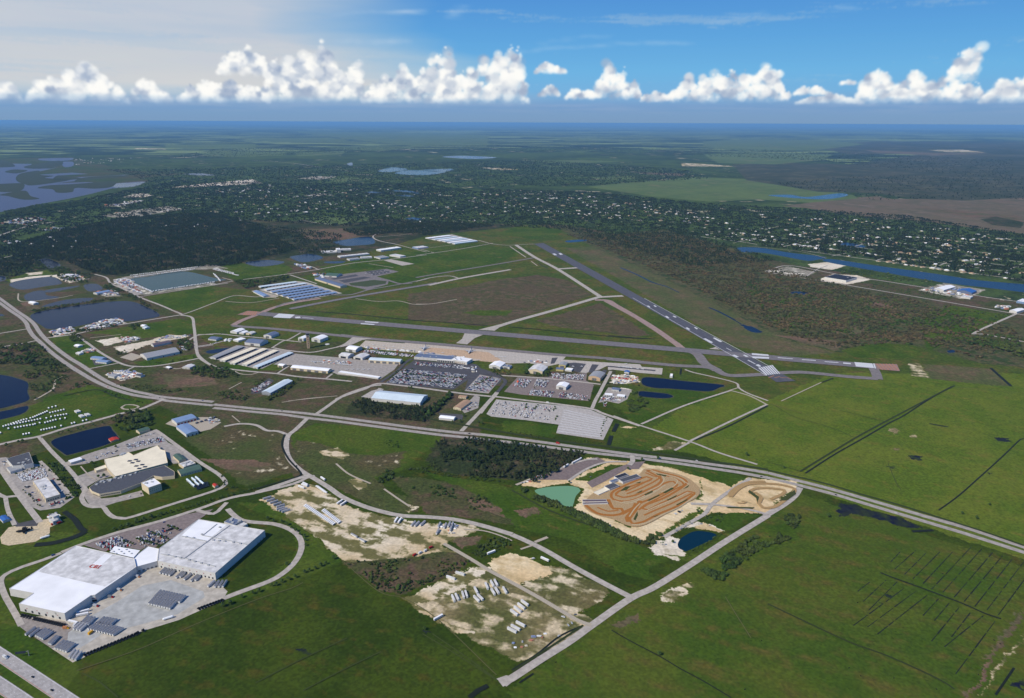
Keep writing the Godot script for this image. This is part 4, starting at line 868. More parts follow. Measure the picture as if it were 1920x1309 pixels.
	for a in ["g 1030,645 1080,668 1140,712 1110,765 1020,812", "g 1180,700 1240,725 1215,770 1120,815", "g 830,890 900,880 980,850 1080,800", "g 1000,960 1100,915 1220,865 1320,815", "g 880,1000 920,940 960,900", "g 1330,760 1290,735 1240,705 1130,680", "g 900,1062 1000,1050 1120,990 1260,925 1380,840", "g 770,880 860,900 960,872 1070,815 1150,762"]:
		ribbon("berm", a, 2.2, mat("berm_sand", 234, 212, 168, 0.95, "patch", 0.04))
	for a in ["g 810,810 850,775 890,770 860,800", "g 920,750 970,735 960,748", "g 990,835 1050,805 1060,815 1000,842", "g 1130,820 1200,780 1215,790 1150,825", "g 920,830 980,800 970,815", "g 1160,875 1240,835 1230,850 1170,880", "g 1010,880 1100,835 1110,840 1030,882", "g 1280,795 1330,760 1320,780", "g 1080,675 1160,690 1150,700 1090,685", "g 1230,910 1320,865 1310,880 1240,915", "g 1040,1005 1110,985 1080,1000", "g 910,1020 940,960 945,990 925,1030"]:
		sheet("infield_turf", a, turf)
	for a in [["g 1640,850 1700,790 1780,755 1900,750 2020,760 2120,790 2100,830 2040,880 1960,930 1880,930 1850,900 1870,860 1830,820 1780,820 1820,790 1940,785 2040,800 2030,830 1940,870", 7.0], ["g 1640,850 1630,830 1690,775 1780,740 1900,735", 6.0], ["g 1690,895 1740,900 1760,890 1720,885", 3.0]]:
		ribbon("dirt_circuit", a[0], a[1], dirt2)
	for a in ["g 1620,860 1660,865 1720,810 1790,770 1900,765 1890,772 1790,780 1730,820 1680,865", "g 1780,800 1850,850 1840,900 1830,860 1770,815", "g 1600,925 1820,930 1800,940 1620,935", "g 2000,880 2120,800 2130,830 2060,880"]:
		sheet("infield_turf", a, turf)

# ---------- buildings ----------
func rect3(where: String, y: float) -> PackedVector3Array:      # three roof corners -> a true rectangle
	var p := pts(where, y)
	if p.size() != 3: return p
	var ex := p[1] - p[0]
	var ey := p[2] - p[1]
	ey -= ex * (ey.dot(ex) / ex.length_squared())
	return PackedVector3Array([p[0], p[1], p[1] + ey, p[0] + ey])

# roof: "flat" (parapet), "gable", "arch"; doors: [[edge, count, width, height, material, first, last], ...]
func building(called: String, label: String, where: String, high: float, roof_m: Material, wall_m: Material, opts := {}) -> Node3D:
	var top := rect3(where, high)
	var n := top.size()
	var at := Vector3.ZERO
	for p in top: at += Vector3(p.x, 0, p.z) / n
	var turn := 0.0
	var o := thing(called, at, turn, label, opts.get("category", "building"), opts.get("group", ""))
	var v := PackedVector3Array()
	for p in top: v.append(Vector3(p.x - at.x, high, p.z - at.z))
	var area := 0.0
	for k in n: area += v[k].x * v[(k + 1) % n].z - v[(k + 1) % n].x * v[k].z
	if area < 0.0: v.reverse()        # clockwise seen from above (z down the picture)
	var flip := area < 0.0
	var style: String = opts.get("roof", "flat")
	var st := st_new()
	var lip := 0.5 if style == "flat" else 0.0
	for k in n:
		var a := v[k]; var b := v[(k + 1) % n]
		quad(st, Vector3(b.x, 0, b.z), Vector3(b.x, high + lip, b.z), Vector3(a.x, high + lip, a.z), Vector3(a.x, 0, a.z))
	if style != "flat" and n == 4:
		var la := v[0].distance_to(v[1]); var lb := v[1].distance_to(v[2])
		var q := v if la >= lb else PackedVector3Array([v[1], v[2], v[3], v[0]])
		var rise: float = opts.get("rise", minf(la, lb) * 0.12)
		var steps := 1 if style == "gable" else 4
		var rs := st_new()
		var eave := (q[1] - q[0]).normalized() * 0.4
		var side := (q[3] - q[0]).normalized() * 0.4
		for e in 2:
			var p0 := q[0] - eave - side if e == 0 else q[3] - eave + side
			var p1 := q[1] + eave - side if e == 0 else q[2] + eave + side
			var m0 := (q[0] + q[3]) / 2 - eave; var m1 := (q[1] + q[2]) / 2 + eave
			for s in steps:
				var t0 := float(s) / steps; var t1 := float(s + 1) / steps
				var h0 := sin(t0 * PI / 2) if steps > 1 else t0
				var h1 := sin(t1 * PI / 2) if steps > 1 else t1
				var u := Vector3.UP
				var w := [p0.lerp(m0, t0) + u * (h0 * rise + 0.08), p1.lerp(m1, t0) + u * (h0 * rise + 0.08), p1.lerp(m1, t1) + u * (h1 * rise + 0.08), p0.lerp(m0, t1) + u * (h1 * rise + 0.08)]
				if e == 0: quad(rs, w[0], w[3], w[2], w[1])
				else: quad(rs, w[0], w[1], w[2], w[3])
		for e in 2:
			var a := q[3] if e == 0 else q[1]
			var b := q[0] if e == 0 else q[2]
			var m := (a + b) / 2
			for s in steps:
				for g in 2:
					var t0 := float(s) / steps; var t1 := float(s + 1) / steps
					var h0 := (sin(t0 * PI / 2) if steps > 1 else t0) * rise
					var h1 := (sin(t1 * PI / 2) if steps > 1 else t1) * rise
					var f := a if g == 0 else b
					var c0 := f.lerp(m, t0); var c1 := f.lerp(m, t1)
					if g == 0: quad(st, c0, c0 + Vector3.UP * h0, c1 + Vector3.UP * h1, c1)
					else: quad(st, c1, c1 + Vector3.UP * h1, c0 + Vector3.UP * h0, c0)
		mesh_node("roof", done(rs), roof_m, o)
	else:
		var poly := PackedVector2Array()
		for p in v: poly.append(Vector2(p.x, p.z))
		var rf := mesh_node("roof", sheet_mesh(poly, high), roof_m, o)
		var cap := st_new()
		for k in n:     # coping along the parapet
			var a := v[k]; var b := v[(k + 1) % n]
			var t := (b - a).normalized()
			var inn := Vector3(-t.z, 0, t.x) * 0.5
			quad(cap, a + Vector3.UP * lip, b + Vector3.UP * lip, b + inn + Vector3.UP * lip, a + inn + Vector3.UP * lip)
			quad(cap, b + inn + Vector3.UP * lip, b + inn, a + inn, a + inn + Vector3.UP * lip)
		mesh_node("parapet", done(cap), wall_m, rf)
	mesh_node("wall", done(st), wall_m, o)
	for d in opts.get("doors", []):
		var e: int = d[0]
		if flip: e = (n * 2 - 2 - e) % n
		var a := v[e]; var b := v[(e + 1) % n]
		if flip: var tmp := a; a = b; b = tmp
		var t := (b - a).normalized()
		var out := Vector3(t.z, 0, -t.x) * (-1.0 if flip else 1.0)
		var first: float = d[5] if d.size() > 5 else 0.0
		var last: float = d[6] if d.size() > 6 else 1.0
		var low: float = d[7] if d.size() > 7 else 0.0
		for k in d[1]:
			var c: Vector3 = a.lerp(b, lerpf(first, last, (k + 0.5) / d[1]))
			var w: float = d[2] * 0.5
			var s := st_new()
			var p0: Vector3 = c - t * w; var p1: Vector3 = c + t * w
			for yy in [0]:
				var hgt: float = d[3] + low
				var i0 := Vector3(p0.x, low, p0.z) + out * 0.12; var i1 := Vector3(p1.x, low, p1.z) + out * 0.12
				var j0 := Vector3(p0.x, hgt, p0.z) + out * 0.12; var j1 := Vector3(p1.x, hgt, p1.z) + out * 0.12
				quad(s, i1, j1, j0, i0); quad(s, i0, i1, j1, j0)
				quad(s, j0, j1, j1 - out * 0.12, j0 - out * 0.12)
			mesh_node("door" if low < 0.3 else "window", done(s), d[4], o)
	var units: int = opts.get("units", 0)
	for k in units:
		var c := Vector3.ZERO
		for tr in 30:
			c = v[0].lerp(v[1 % n], rng.randf()).lerp(v[2 % n].lerp(v[(3) % n], rng.randf()), rng.randf_range(0.12, 0.88))
			var pp := PackedVector2Array()
			for p in v: pp.append(Vector2(p.x, p.z))
			if Geometry2D.is_point_in_polygon(Vector2(c.x, c.z), pp): break
		var s := Vector3(rng.randf_range(1.2, 2.6), rng.randf_range(0.9, 1.8), rng.randf_range(1.2, 2.6))
		mesh_node("roof_unit", box_mesh(c - Vector3(s.x, 0, s.z), c + s), mats["unit_grey"], o)
	return o

# ---------- vehicles: length along x, nose at +x, wheels at y = 0 ----------
func wheel_into(st: SurfaceTool, c: Vector3, r: float, w: float) -> void:
	for k in 8:
		var a := TAU * k / 8.0; var b := TAU * (k + 1) / 8.0
		var p := Vector3(cos(a) * r, sin(a) * r, 0); var q := Vector3(cos(b) * r, sin(b) * r, 0)
		var z := Vector3(0, 0, w * 0.5)
		tri(st, c + z, c + q + z, c + p + z); tri(st, c - z, c + p - z, c + q - z)
		quad(st, c + p + z, c + q + z, c + q - z, c + p - z)

func section_body(st: SurfaceTool, prof: Array, half: float, tuck := 0.85) -> void:   # side outline swept across, top tucked in
	var n := prof.size()
	var ymax := 0.0
	for p in prof: ymax = maxf(ymax, p[1])
	var L := []; var R := []
	for p in prof:
		var w := half * lerpf(1.0, tuck, clampf((p[1] - 0.8) / maxf(0.1, ymax - 0.8), 0.0, 1.0))
		L.append(Vector3(p[0], p[1], -w)); R.append(Vector3(p[0], p[1], w))
	for k in n:
		var j := (k + 1) % n
		quad(st, L[k], L[j], R[j], R[k])
	var poly := PackedVector2Array()
	for p in prof: poly.append(Vector2(p[0], p[1]))
	var idx := Geometry2D.triangulate_polygon(poly)
	for k in range(0, idx.size(), 3):
		var a := idx[k]; var b := idx[k + 1]; var c := idx[k + 2]
		if (poly[b] - poly[a]).cross(poly[c] - poly[a]) < 0.0: var t := b; b = c; c = t
		tri(st, R[a], R[c], R[b]); tri(st, L[a], L[b], L[c])

func add_part(m: ArrayMesh, st: SurfaceTool, mtl: Material) -> void:
	st.generate_normals()
	st.commit(m)
	m.surface_set_material(m.get_surface_count() - 1, mtl)

func car_mesh(kind: String, paint: Material) -> ArrayMesh:
	var m := ArrayMesh.new()
	var st := st_new()
	var g := st_new()
	if kind == "pickup":
		section_body(st, [[-2.7, 0.4], [-2.7, 1.1], [-0.5, 1.1], [-0.5, 1.75], [0.7, 1.8], [1.3, 1.2], [2.6, 1.1], [2.7, 0.4]], 0.95)
		section_body(g, [[-0.45, 1.25], [-0.4, 1.7], [0.7, 1.72], [1.15, 1.25]], 0.97, 0.88)
	elif kind == "van":
		section_body(st, [[-2.6, 0.4], [-2.6, 2.2], [1.2, 2.2], [1.9, 1.3], [2.6, 1.1], [2.6, 0.4]], 0.98, 0.93)
		section_body(g, [[0.4, 1.35], [0.4, 2.0], [1.2, 2.05], [1.8, 1.35]], 1.0, 0.95)
	else:
		section_body(st, [[-2.2, 0.35], [-2.2, 0.95], [-1.6, 1.0], [-1.0, 1.45], [0.4, 1.47], [1.1, 0.98], [2.1, 0.85], [2.2, 0.35]], 0.88, 0.8)
		section_body(g, [[-1.5, 1.02], [-0.95, 1.38], [0.38, 1.4], [0.98, 1.02]], 0.89, 0.82)
	add_part(m, st, paint)
	add_part(m, g, mats["glass_dark"])
	var w := st_new()
	for x in [-1.4, 1.4]:
		for z in [-0.8, 0.8]: wheel_into(w, Vector3(x, 0.33, z), 0.33, 0.22)
	add_part(m, w, mats["tyre"])
	return m

func lathe_x(st: SurfaceTool, ring: Array, sides := 12, off := Vector3.ZERO) -> void:   # [x, radius, y]
	for i in range(ring.size() - 1):
		for k in sides:
			var a := TAU * k / sides; var b := TAU * (k + 1) / sides
			var r0: Array = ring[i]; var r1: Array = ring[i + 1]
			var p0 := off + Vector3(r0[0], r0[2] + sin(a) * r0[1], cos(a) * r0[1]); var p1 := off + Vector3(r0[0], r0[2] + sin(b) * r0[1], cos(b) * r0[1])
			var q0 := off + Vector3(r1[0], r1[2] + sin(a) * r1[1], cos(a) * r1[1]); var q1 := off + Vector3(r1[0], r1[2] + sin(b) * r1[1], cos(b) * r1[1])
			quad(st, p0, p1, q1, q0)

func wing(st: SurfaceTool, root0: Vector3, root1: Vector3, tip0: Vector3, tip1: Vector3, thick: float) -> void:
	var u := Vector3(0, thick, 0)
	if absf(tip0.y - root0.y) > absf(tip0.z - root0.z): u = Vector3(0, 0, thick)
	quad(st, root0 + u, root1 + u, tip1 + u * 0.3, tip0 + u * 0.3); quad(st, root0 - u, tip0 - u * 0.3, tip1 - u * 0.3, root1 - u)
	quad(st, root0 - u, root0 + u, tip0 + u * 0.3, tip0 - u * 0.3); quad(st, root1 + u, root1 - u, tip1 - u * 0.3, tip1 + u * 0.3); quad(st, tip0 - u * 0.3, tip0 + u * 0.3, tip1 + u * 0.3, tip1 - u * 0.3)

func put(proto: Node3D, at: Vector3, turn: float, label: String, group: String) -> Node3D:
	var o: Node3D
	if proto.get_parent() == null and not proto.has_meta("used"):
		o = proto.duplicate()
	else:
		o = proto.duplicate()
	o.name = numbered(proto.get_meta("kindname"))
	add_child(o)
	o.position = at
	o.rotation.y = turn
	for mm in ["kindname"]: o.remove_meta(mm)
	o.set_meta("category", proto.get_meta("category"))
	o.set_meta("label", label)
	if group != "": o.set_meta("group", group)
	return o

func proto(kindname: String, category: String) -> Node3D:
	var o := Node3D.new()
	o.set_meta("kindname", kindname); o.set_meta("category", category)
	return o

func heading(a: Vector3, b: Vector3) -> float:
	return atan2(-(b.z - a.z), b.x - a.x)

# a row of n like things from one pixel to another, each turned along (dx, dy) pixels
func row(s: String) -> Array:     # "a x0,y0 x1,y1 dx,dy n" -> [[at, turn], ...]
	var w := s.split(" ", false)
	var fr: Array = FRAMES[w[0]]
	var p := px_list("%s %s %s" % [w[0], w[1], w[2]])
	var dd := w[3].split(",")
	var d: Vector2 = Vector2(float(dd[0]), float(dd[1])) / float(fr[2])
	var n := int(w[4])
	if w[4].begins_with("p"): n = int(gnd(p[0]).distance_to(gnd(p[1])) / float(w[4].substr(1))) + 1
	var out := []
	for k in n:
		var c := p[0].lerp(p[1], 0.0 if n == 1 else float(k) / (n - 1))
		var a := gnd(c); var b := gnd(c + d)
		out.append([(a + b) * 0.5, heading(a, b) + rng.randf_range(-0.02, 0.02)])
	return out

func counted(label: String, k: int, n: int, from: String) -> String:
	return label if n < 4 or from == "" else "%s, number %d from %s" % [label, k + 1, from]

func more_materials() -> void:
	grain("rust", 71, 0.012, 6, 0.82, 1.0)
	grain("seam", 72, 0.004, 3, 0.93, 1.0)
	grain("streak", 73, 0.02, 6, 0.74, 1.0)
	mat("unit_grey", 176, 178, 178, 0.7)
	mat("glass_dark", 26, 30, 38, 0.1)
	mat("tyre", 28, 28, 28, 0.9)
	mat("wall_white", 214, 212, 206, 0.8, "seam", 0.05)
	mat("wall_cream", 222, 206, 174, 0.85, "seam", 0.05)
	mat("wall_tan", 206, 176, 142, 0.85, "seam", 0.05)
	mat("wall_grey", 158, 162, 168, 0.7, "seam", 0.05)
	mat("wall_yellow", 206, 190, 130, 0.8, "seam", 0.05)
	mat("roof_white", 255, 255, 254, 0.8, "seam", 0.01)
	mat("roof_offwhite", 244, 242, 238, 0.8, "streak", 0.006)
	mat("roof_cream", 250, 238, 208, 0.8, "seam", 0.02)
	mat("roof_grey", 172, 174, 176, 0.7, "rust", 0.03)
	mat("roof_dark", 92, 94, 100, 0.85, "rust", 0.03)
	mat("roof_black", 54, 58, 68, 0.8, "rust", 0.03)
	mat("roof_blue", 132, 156, 190, 0.5, "seam", 0.03)
	mat("roof_slate", 108, 120, 144, 0.5, "seam", 0.03)
	mat("roof_ice", 216, 230, 236, 0.5, "seam", 0.02)
	mat("roof_green", 82, 106, 92, 0.6, "seam", 0.03)
	mat("roof_tan", 192, 158, 128, 0.85, "rust", 0.03)
	mat("roof_mauve", 112, 98, 106, 0.8, "rust", 0.03)
	mat("roof_brightblue", 60, 110, 180, 0.5, "seam", 0.03)
	mat("roof_red", 200, 62, 44, 0.7, "rust", 0.05)
	mat("door_dark", 52, 58, 70, 0.6)
	mat("door_grey", 150, 150, 152, 0.6)
	mat("door_red", 186, 70, 66, 0.7)
	mat("pv_dark", 44, 50, 66, 0.3)
	mat("black_metal", 30, 30, 32, 0.7)

func build_cbi() -> void:
	var w: Material = mats["wall_white"]
	# the western hall, its dock side to the yard
	var o := building("warehouse", "huge white flat-roofed warehouse with red letters on its grey roof section", "a 64,540 535,237 760,288 945,330 958,388 668,585 640,588 453,716 132,646 235,573", 12.0, mats["roof_white"], w, {"category": "warehouse", "doors": [[5, 9, 3.2, 3.6, mats["door_dark"], 0.03, 0.97, 1.2], [5, 9, 2.0, 1.0, mats["door_red"], 0.03, 0.97, 6.4], [7, 6, 3.2, 3.6, mats["door_dark"], 0.05, 0.95, 1.2], [7, 4, 2.0, 1.0, mats["door_red"], 0.05, 0.95, 6.4], [0, 2, 2.0, 2.6, mats["door_grey"]], [8, 3, 2.0, 2.6, mats["door_grey"]]]})
	var at := o.position
	var sect := func(called: String, where: String, y: float, m: Material):
		var poly := PackedVector2Array()
		for p in pts(where, y): poly.append(Vector2(p.x - at.x, p.z - at.z))
		return mesh_node(called, sheet_mesh(poly, y), m, o)
	sect.call("roof_section", "a 268,420 535,240 760,290 940,332 954,386 735,525", 12.06, mats["roof_offwhite"])
	sect.call("roof_patch", "a 650,368 735,295 790,303 700,385", 12.12, mats["roof_white"])
	sect.call("roof_section", "a 770,283 805,240 985,270 938,322", 12.14, mats["roof_white"])
	for k in 9:
		var c := gnd(px_list("a %d,%d" % [780 + k * 18, 280 - 14 + (k % 3) * 14])[0], 12.2) - at
		mesh_node("roof_unit", box_mesh(c - Vector3(1.0, 0, 1.0), c + Vector3(1.0, 1.0, 1.0)), mats["unit_grey"], o)
	# lettering
	var tm := TextMesh.new()
	tm.text = "CBI"
	var sf := SystemFont.new()
	sf.font_names = PackedStringArray(["Droid Sans"])
	sf.font_weight = 600
	tm.font = sf
	tm.font_size = 96
	tm.pixel_size = 0.112
	tm.depth = 0.1
	var a := gnd(px_list("a 632,380")[0], 12.2); var b := gnd(px_list("a 703,388")[0], 12.2)
	var l := mesh_node("roof_letters", tm, mats["roof_red"], o)
	var ex := (b - a).normalized()
	var ez := ex.cross(Vector3.UP).normalized()
	l.transform = Transform3D(Basis(ex, -ez * -1.0, Vector3.UP), (a + b) * 0.5 - at + Vector3(0, 0.25, 0))
	# the sign on the end wall: dark lettering over a red and blue swoosh
	var s0 := gnd(px_list("a 383,700")[0], 12.0); var s1 := gnd(px_list("a 440,712")[0], 12.0)
	var sx := (s1 - s0).normalized()
	var sz := Vector3(-sx.z, 0, sx.x)
	var sign_at := s0 - at
	for part in [["sign_letters", 0.0, 9.0, 9.2, 10.2, mats["black_metal"]], ["sign_swoosh", 5.0, 14.5, 7.6, 9.0, mats["roof_red"]], ["sign_swoosh", 0.5, 14.0, 6.6, 7.4, mats["black_metal"]]]:
		var st := st_new()
		var p: Vector3 = sign_at + sx * part[1] + sz * 0.2; var q: Vector3 = sign_at + sx * part[2] + sz * 0.2
		quad(st, Vector3(p.x, part[3], p.z), Vector3(p.x, part[4], p.z), Vector3(q.x, part[4], q.z), Vector3(q.x, part[3], q.z))
		mesh_node(part[0], done(st), part[5], o)
	# the eastern hall
	var e := building("warehouse", "white warehouse with pipe runs across its roof and trailers backed to its docks", "a 1108,345 1118,258 1395,52 1862,130 1512,432", 12.0, mats["roof_offwhite"], w, {"category": "warehouse", "doors": [[4, 15, 2.6, 2.8, mats["door_dark"], 0.02, 0.98, 1.2], [4, 8, 1.8, 1.2, mats["door_red"], 0.02, 0.98, 7.2], [3, 3, 2.0, 2.6, mats["door_grey"], 0.02, 0.2]]})
	at = e.position
	for s in ["a 1290,330 1615,95", "a 1130,295 1300,325 1515,383", "a 1280,170 1450,205", "a 1425,165 1525,85", "a 1420,165 1560,190 1735,228"]:
		var line := PackedVector2Array()
		for p in pts(s, 12.4): line.append(Vector2(p.x - at.x, p.z - at.z))
		for k in range(line.size() - 1):
			var st := st_new()
			var t := (line[k + 1] - line[k]).normalized()
			var nn := Vector2(-t.y, t.x) * 0.6
			var c := [line[k] + nn, line[k + 1] + nn, line[k + 1] - nn, line[k] - nn]
			quad(st, Vector3(c[0].x, 12.9, c[0].y), Vector3(c[3].x, 12.9, c[3].y), Vector3(c[2].x, 12.9, c[2].y), Vector3(c[1].x, 12.9, c[1].y))
			quad(st, Vector3(c[0].x, 12.9, c[0].y), Vector3(c[1].x, 12.9, c[1].y), Vector3(c[1].x, 12.05, c[1].y), Vector3(c[0].x, 12.05, c[0].y))
			quad(st, Vector3(c[2].x, 12.9, c[2].y), Vector3(c[3].x, 12.9, c[3].y), Vector3(c[3].x, 12.05, c[3].y), Vector3(c[2].x, 12.05, c[2].y))
			mesh_node("roof_duct", done(st), mats["unit_grey"], e)
	for k in 16:
		var c := gnd(px_list("a %d,%d" % [[1310, 1360, 1420, 1500, 1540, 1580, 1640, 1690, 1230, 1270, 1330, 1370, 1415, 1465, 1180, 1545][k], [178, 185, 160, 200, 205, 208, 215, 225, 318, 325, 340, 352, 362, 375, 305, 110][k]])[0], 12.1) - at
		mesh_node("roof_unit", box_mesh(c - Vector3(1.5, 0, 1.2), c + Vector3(1.5, 1.6, 1.2)), mats["unit_grey"], e)
	var sec := PackedVector2Array()
	for p in pts("a 1395,55 1590,90 1455,205 1275,168", 12.05): sec.append(Vector2(p.x - at.x, p.z - at.z))
	mesh_node("roof_section", sheet_mesh(sec, 12.05), mats["roof_white"], e)
	building("link_building", "low white link between the two big warehouse halls", "a 938,322 1040,243 1117,260 1106,347 960,387", 10.5, mats["roof_white"], w, {"doors": [[3, 5, 3.0, 2.8, mats["door_grey"], 0.0, 1.0, 1.0]]})
	building("plant_room", "grey plant building with vents behind the pipe-roofed warehouse", "e 1680,1035 1755,1060 1815,1025", 6.0, mats["roof_slate"], w, {"units": 5})
	building("pump_house", "small white block beside the grey plant building", "e 1780,1060 1810,1075 1845,1045", 5.0, mats["roof_offwhite"], w)

func build_buildings() -> void:
	var W: Material = mats["wall_white"]; var C: Material = mats["wall_cream"]; var D: Material = mats["door_dark"]; var G: Material = mats["wall_grey"]; var T: Material = mats["wall_tan"]
	# the walled compound with the cream roof
	var jail := building("institution", "sprawling institution with cream roof and rows of solar panels", "e 780,565 900,540 918,520 965,512 1000,535 1180,460 1205,492 1238,500 1258,592 862,696 800,628", 7.0, mats["roof_cream"], C, {"units": 26, "doors": [[9, 10, 1.6, 1.4, D, 0.05, 0.95, 3.0]]})
	for k in 8:
		var c := gnd(px_list("e %d,%d" % [[972, 992, 1018, 1036, 1022, 1066, 1044, 1086][k], [578, 592, 568, 580, 616, 606, 634, 622][k]])[0], 7.2)
		mesh_node("solar_panel", box_mesh(c - jail.position - Vector3(3.6, 0, 2.6), c - jail.position + Vector3(3.6, 0.5, 2.6)), mats["pv_dark"], jail)
	building("institution_wing", "low grey-roofed wing with a curved front below the cream roof", "e 668,778 742,722 880,702 1235,612 1308,657 1308,690 1215,700 1150,690 1060,742 905,802 745,828 690,806", 6.0, mats["roof_dark"], C, {"units": 14, "doors": [[9, 12, 2.0, 1.4, D, 0.05, 0.95, 2.6], [10, 6, 2.2, 2.2, D]]})
	building("cell_block", "tall cream block with a white roof beside the grey-roofed wing", "e 1058,742 1112,780 1208,747 1156,706", 14.0, mats["roof_white"], C, {"units": 3, "doors": [[1, 6, 1.2, 1.2, D, 0.05, 0.95, 9.0], [1, 6, 1.2, 1.2, D, 0.05, 0.95, 5.0]]})
	building("entrance_annex", "small cream annex at the front corner of the solar-panelled institution", "e 705,636 720,652 805,628 790,606", 5.0, mats["roof_cream"], C)
	building("gatehouse", "green-roofed building with a white skylight by the pond", "e 1018,346 1045,362 1128,340", 5.0, mats["roof_green"], C, {"roof": "gable", "rise": 2.5})
	building("store", "long white shed with dark gable beside the dark rectangular pond", "e 512,574 530,590 616,566", 5.0, mats["roof_white"], W, {"roof": "gable", "rise": 1.2, "doors": [[0, 2, 2.5, 2.4, D]]})
	building("workshop", "blue-roofed workshop wing standing across the gravel yard", "e 1286,264 1325,292 1488,262", 7.0, mats["roof_blue"], W, {"roof": "gable", "rise": 1.5, "doors": [[1, 6, 4.0, 4.0, mats["roof_red"]]]})
	building("workshop", "blue-roofed workshop hall with its gable end towards the scrub", "e 1320,318 1396,378 1482,350", 7.0, mats["roof_blue"], W, {"roof": "gable", "rise": 1.8, "doors": [[1, 3, 3.0, 3.0, D]]})
	building("guard_house", "green-roofed house inside the compound's loop road", "e 1296,536 1342,578 1386,556", 5.0, mats["roof_green"], C, {"roof": "gable", "rise": 2.0})
	building("dormitory", "long green-roofed dormitory beside the round grey tents", "e 1330,645 1355,678 1508,630", 5.5, mats["roof_green"], C, {"roof": "gable", "rise": 2.2, "doors": [[1, 8, 1.4, 1.4, D, 0.0, 1.0, 1.5]]})
	building("kitchen", "white block with rooftop plant behind the long green-roofed dormitory", "e 1338,598 1378,625 1480,602", 5.0, mats["roof_offwhite"], C, {"units": 8})
	for k in 6:
		var x: int = [1396, 1434, 1462, 1424, 1458, 1492][k]; var y: int = [716, 706, 698, 742, 734, 726][k]
		building("tent", "arched grey-white tent in the pair of rows by the solar array", "e %d,%d %d,%d %d,%d" % [x, y, x + 30, y + 24, x + 40, y + 18], 3.5, mats["roof_ice"], mats["wall_grey"], {"roof": "arch", "rise": 1.5, "category": "tent", "group": "arched tents in the compound"})
	var arr := thing("solar_array", gnd(px_list("e 1525,768")[0]), 0.0, "solar panel array on the grass beside the arched tents", "solar panels")
	for k in 4:
		var p := rect3("e %d,%d %d,%d %d,%d" % [1466 + k * 2, 766 + k * 9 - 4, 1472 + k * 2, 772 + k * 9 - 4, 1564 + k * 4, 745 + k * 9 - 2], 1.5)
		var st := st_new()
		quad(st, p[0] - arr.position, p[3] - arr.position + Vector3(0, 1, 0), p[2] - arr.position + Vector3(0, 1, 0), p[1] - arr.position); quad(st, p[0] - arr.position, p[1] - arr.position, p[2] - arr.position + Vector3(0, 1, 0), p[3] - arr.position + Vector3(0, 1, 0))
		mesh_node("panel", done(st), mats["pv_dark"], arr)
	building("pavilion", "red-roofed open pavilion in the corner of the fenced compound", "e 1592,755 1610,770 1634,758", 4.0, mats["roof_red"], C, {"roof": "gable", "rise": 2.0, "category": "pavilion"})
	building("dock_pavilion", "red-roofed boathouse standing in the dark pond", "e 812,412 832,430 892,412", 3.0, mats["roof_red"], T, {"roof": "gable", "rise": 1.5, "category": "pavilion"})
	building("office", "cream flat-roofed office with blue window strip in the busy car park", "e 244,728 340,862 446,822", 8.0, mats["roof_offwhite"], C, {"units": 4, "doors": [[0, 7, 2.4, 4.5, mats["roof_brightblue"], 0.05, 0.95, 1.0], [1, 5, 2.0, 2.0, D, 0.1, 0.9, 2.0]]})
	building("hall", "grey-roofed hall with white walls beyond the busy office car park", "e 48,562 95,616 180,610 250,596 218,512", 9.0, mats["roof_dark"], W, {"units": 6})
	building("hall_annex", "low grey annex in front of the grey-roofed hall", "e 48,628 76,660 170,640", 5.0, mats["roof_grey"], W)
	building("burn_house", "stacked white training block on the sandy pad", "e 362,1010 395,1035 430,1010", 7.0, mats["roof_offwhite"], W, {"doors": [[0, 3, 1.5, 2.0, D], [1, 3, 1.5, 2.0, D, 0.1, 0.9, 3.0]], "units": 2})
	building("burn_house", "lower white training block beside the stacked one", "e 372,985 400,1000 428,975", 10.0, mats["roof_offwhite"], W, {"doors": [[0, 2, 1.5, 2.0, D, 0.1, 0.9, 5.0]]})
	building("shelter", "small blue-roofed shelter by the loop road", "e -10,1000 20,1030 62,1005", 4.0, mats["roof_brightblue"], W, {"roof": "gable", "rise": 1.4})
	# terminal and what stands by it
	building("terminal", "long terminal wing with a slate-blue roof facing the parked cars", "k 850,432 1290,465 1330,425 905,388", 8.0, mats["roof_slate"], W, {"category": "terminal", "units": 4, "doors": [[0, 12, 3.0, 3.0, D, 0.62, 0.98, 1.0], [0, 6, 3.0, 1.2, mats["wall_tan"], 0.0, 0.6, 4.0]]})
	building("terminal_hall", "white-roofed departure hall adjoining the slate-blue terminal wing", "k 1285,462 1468,492 1520,452", 9.0, mats["roof_white"], W, {"category": "terminal", "units": 5, "doors": [[0, 6, 3.5, 4.0, T, 0.1, 0.9, 1.0]]})
	building("terminal_portico", "glazed white portico on the front of the terminal", "k 1115,462 1312,478 1318,466", 7.0, mats["roof_white"], W, {"category": "portico", "doors": [[0, 9, 3.8, 5.0, mats["glass_dark"], 0.02, 0.98, 0.4]]})
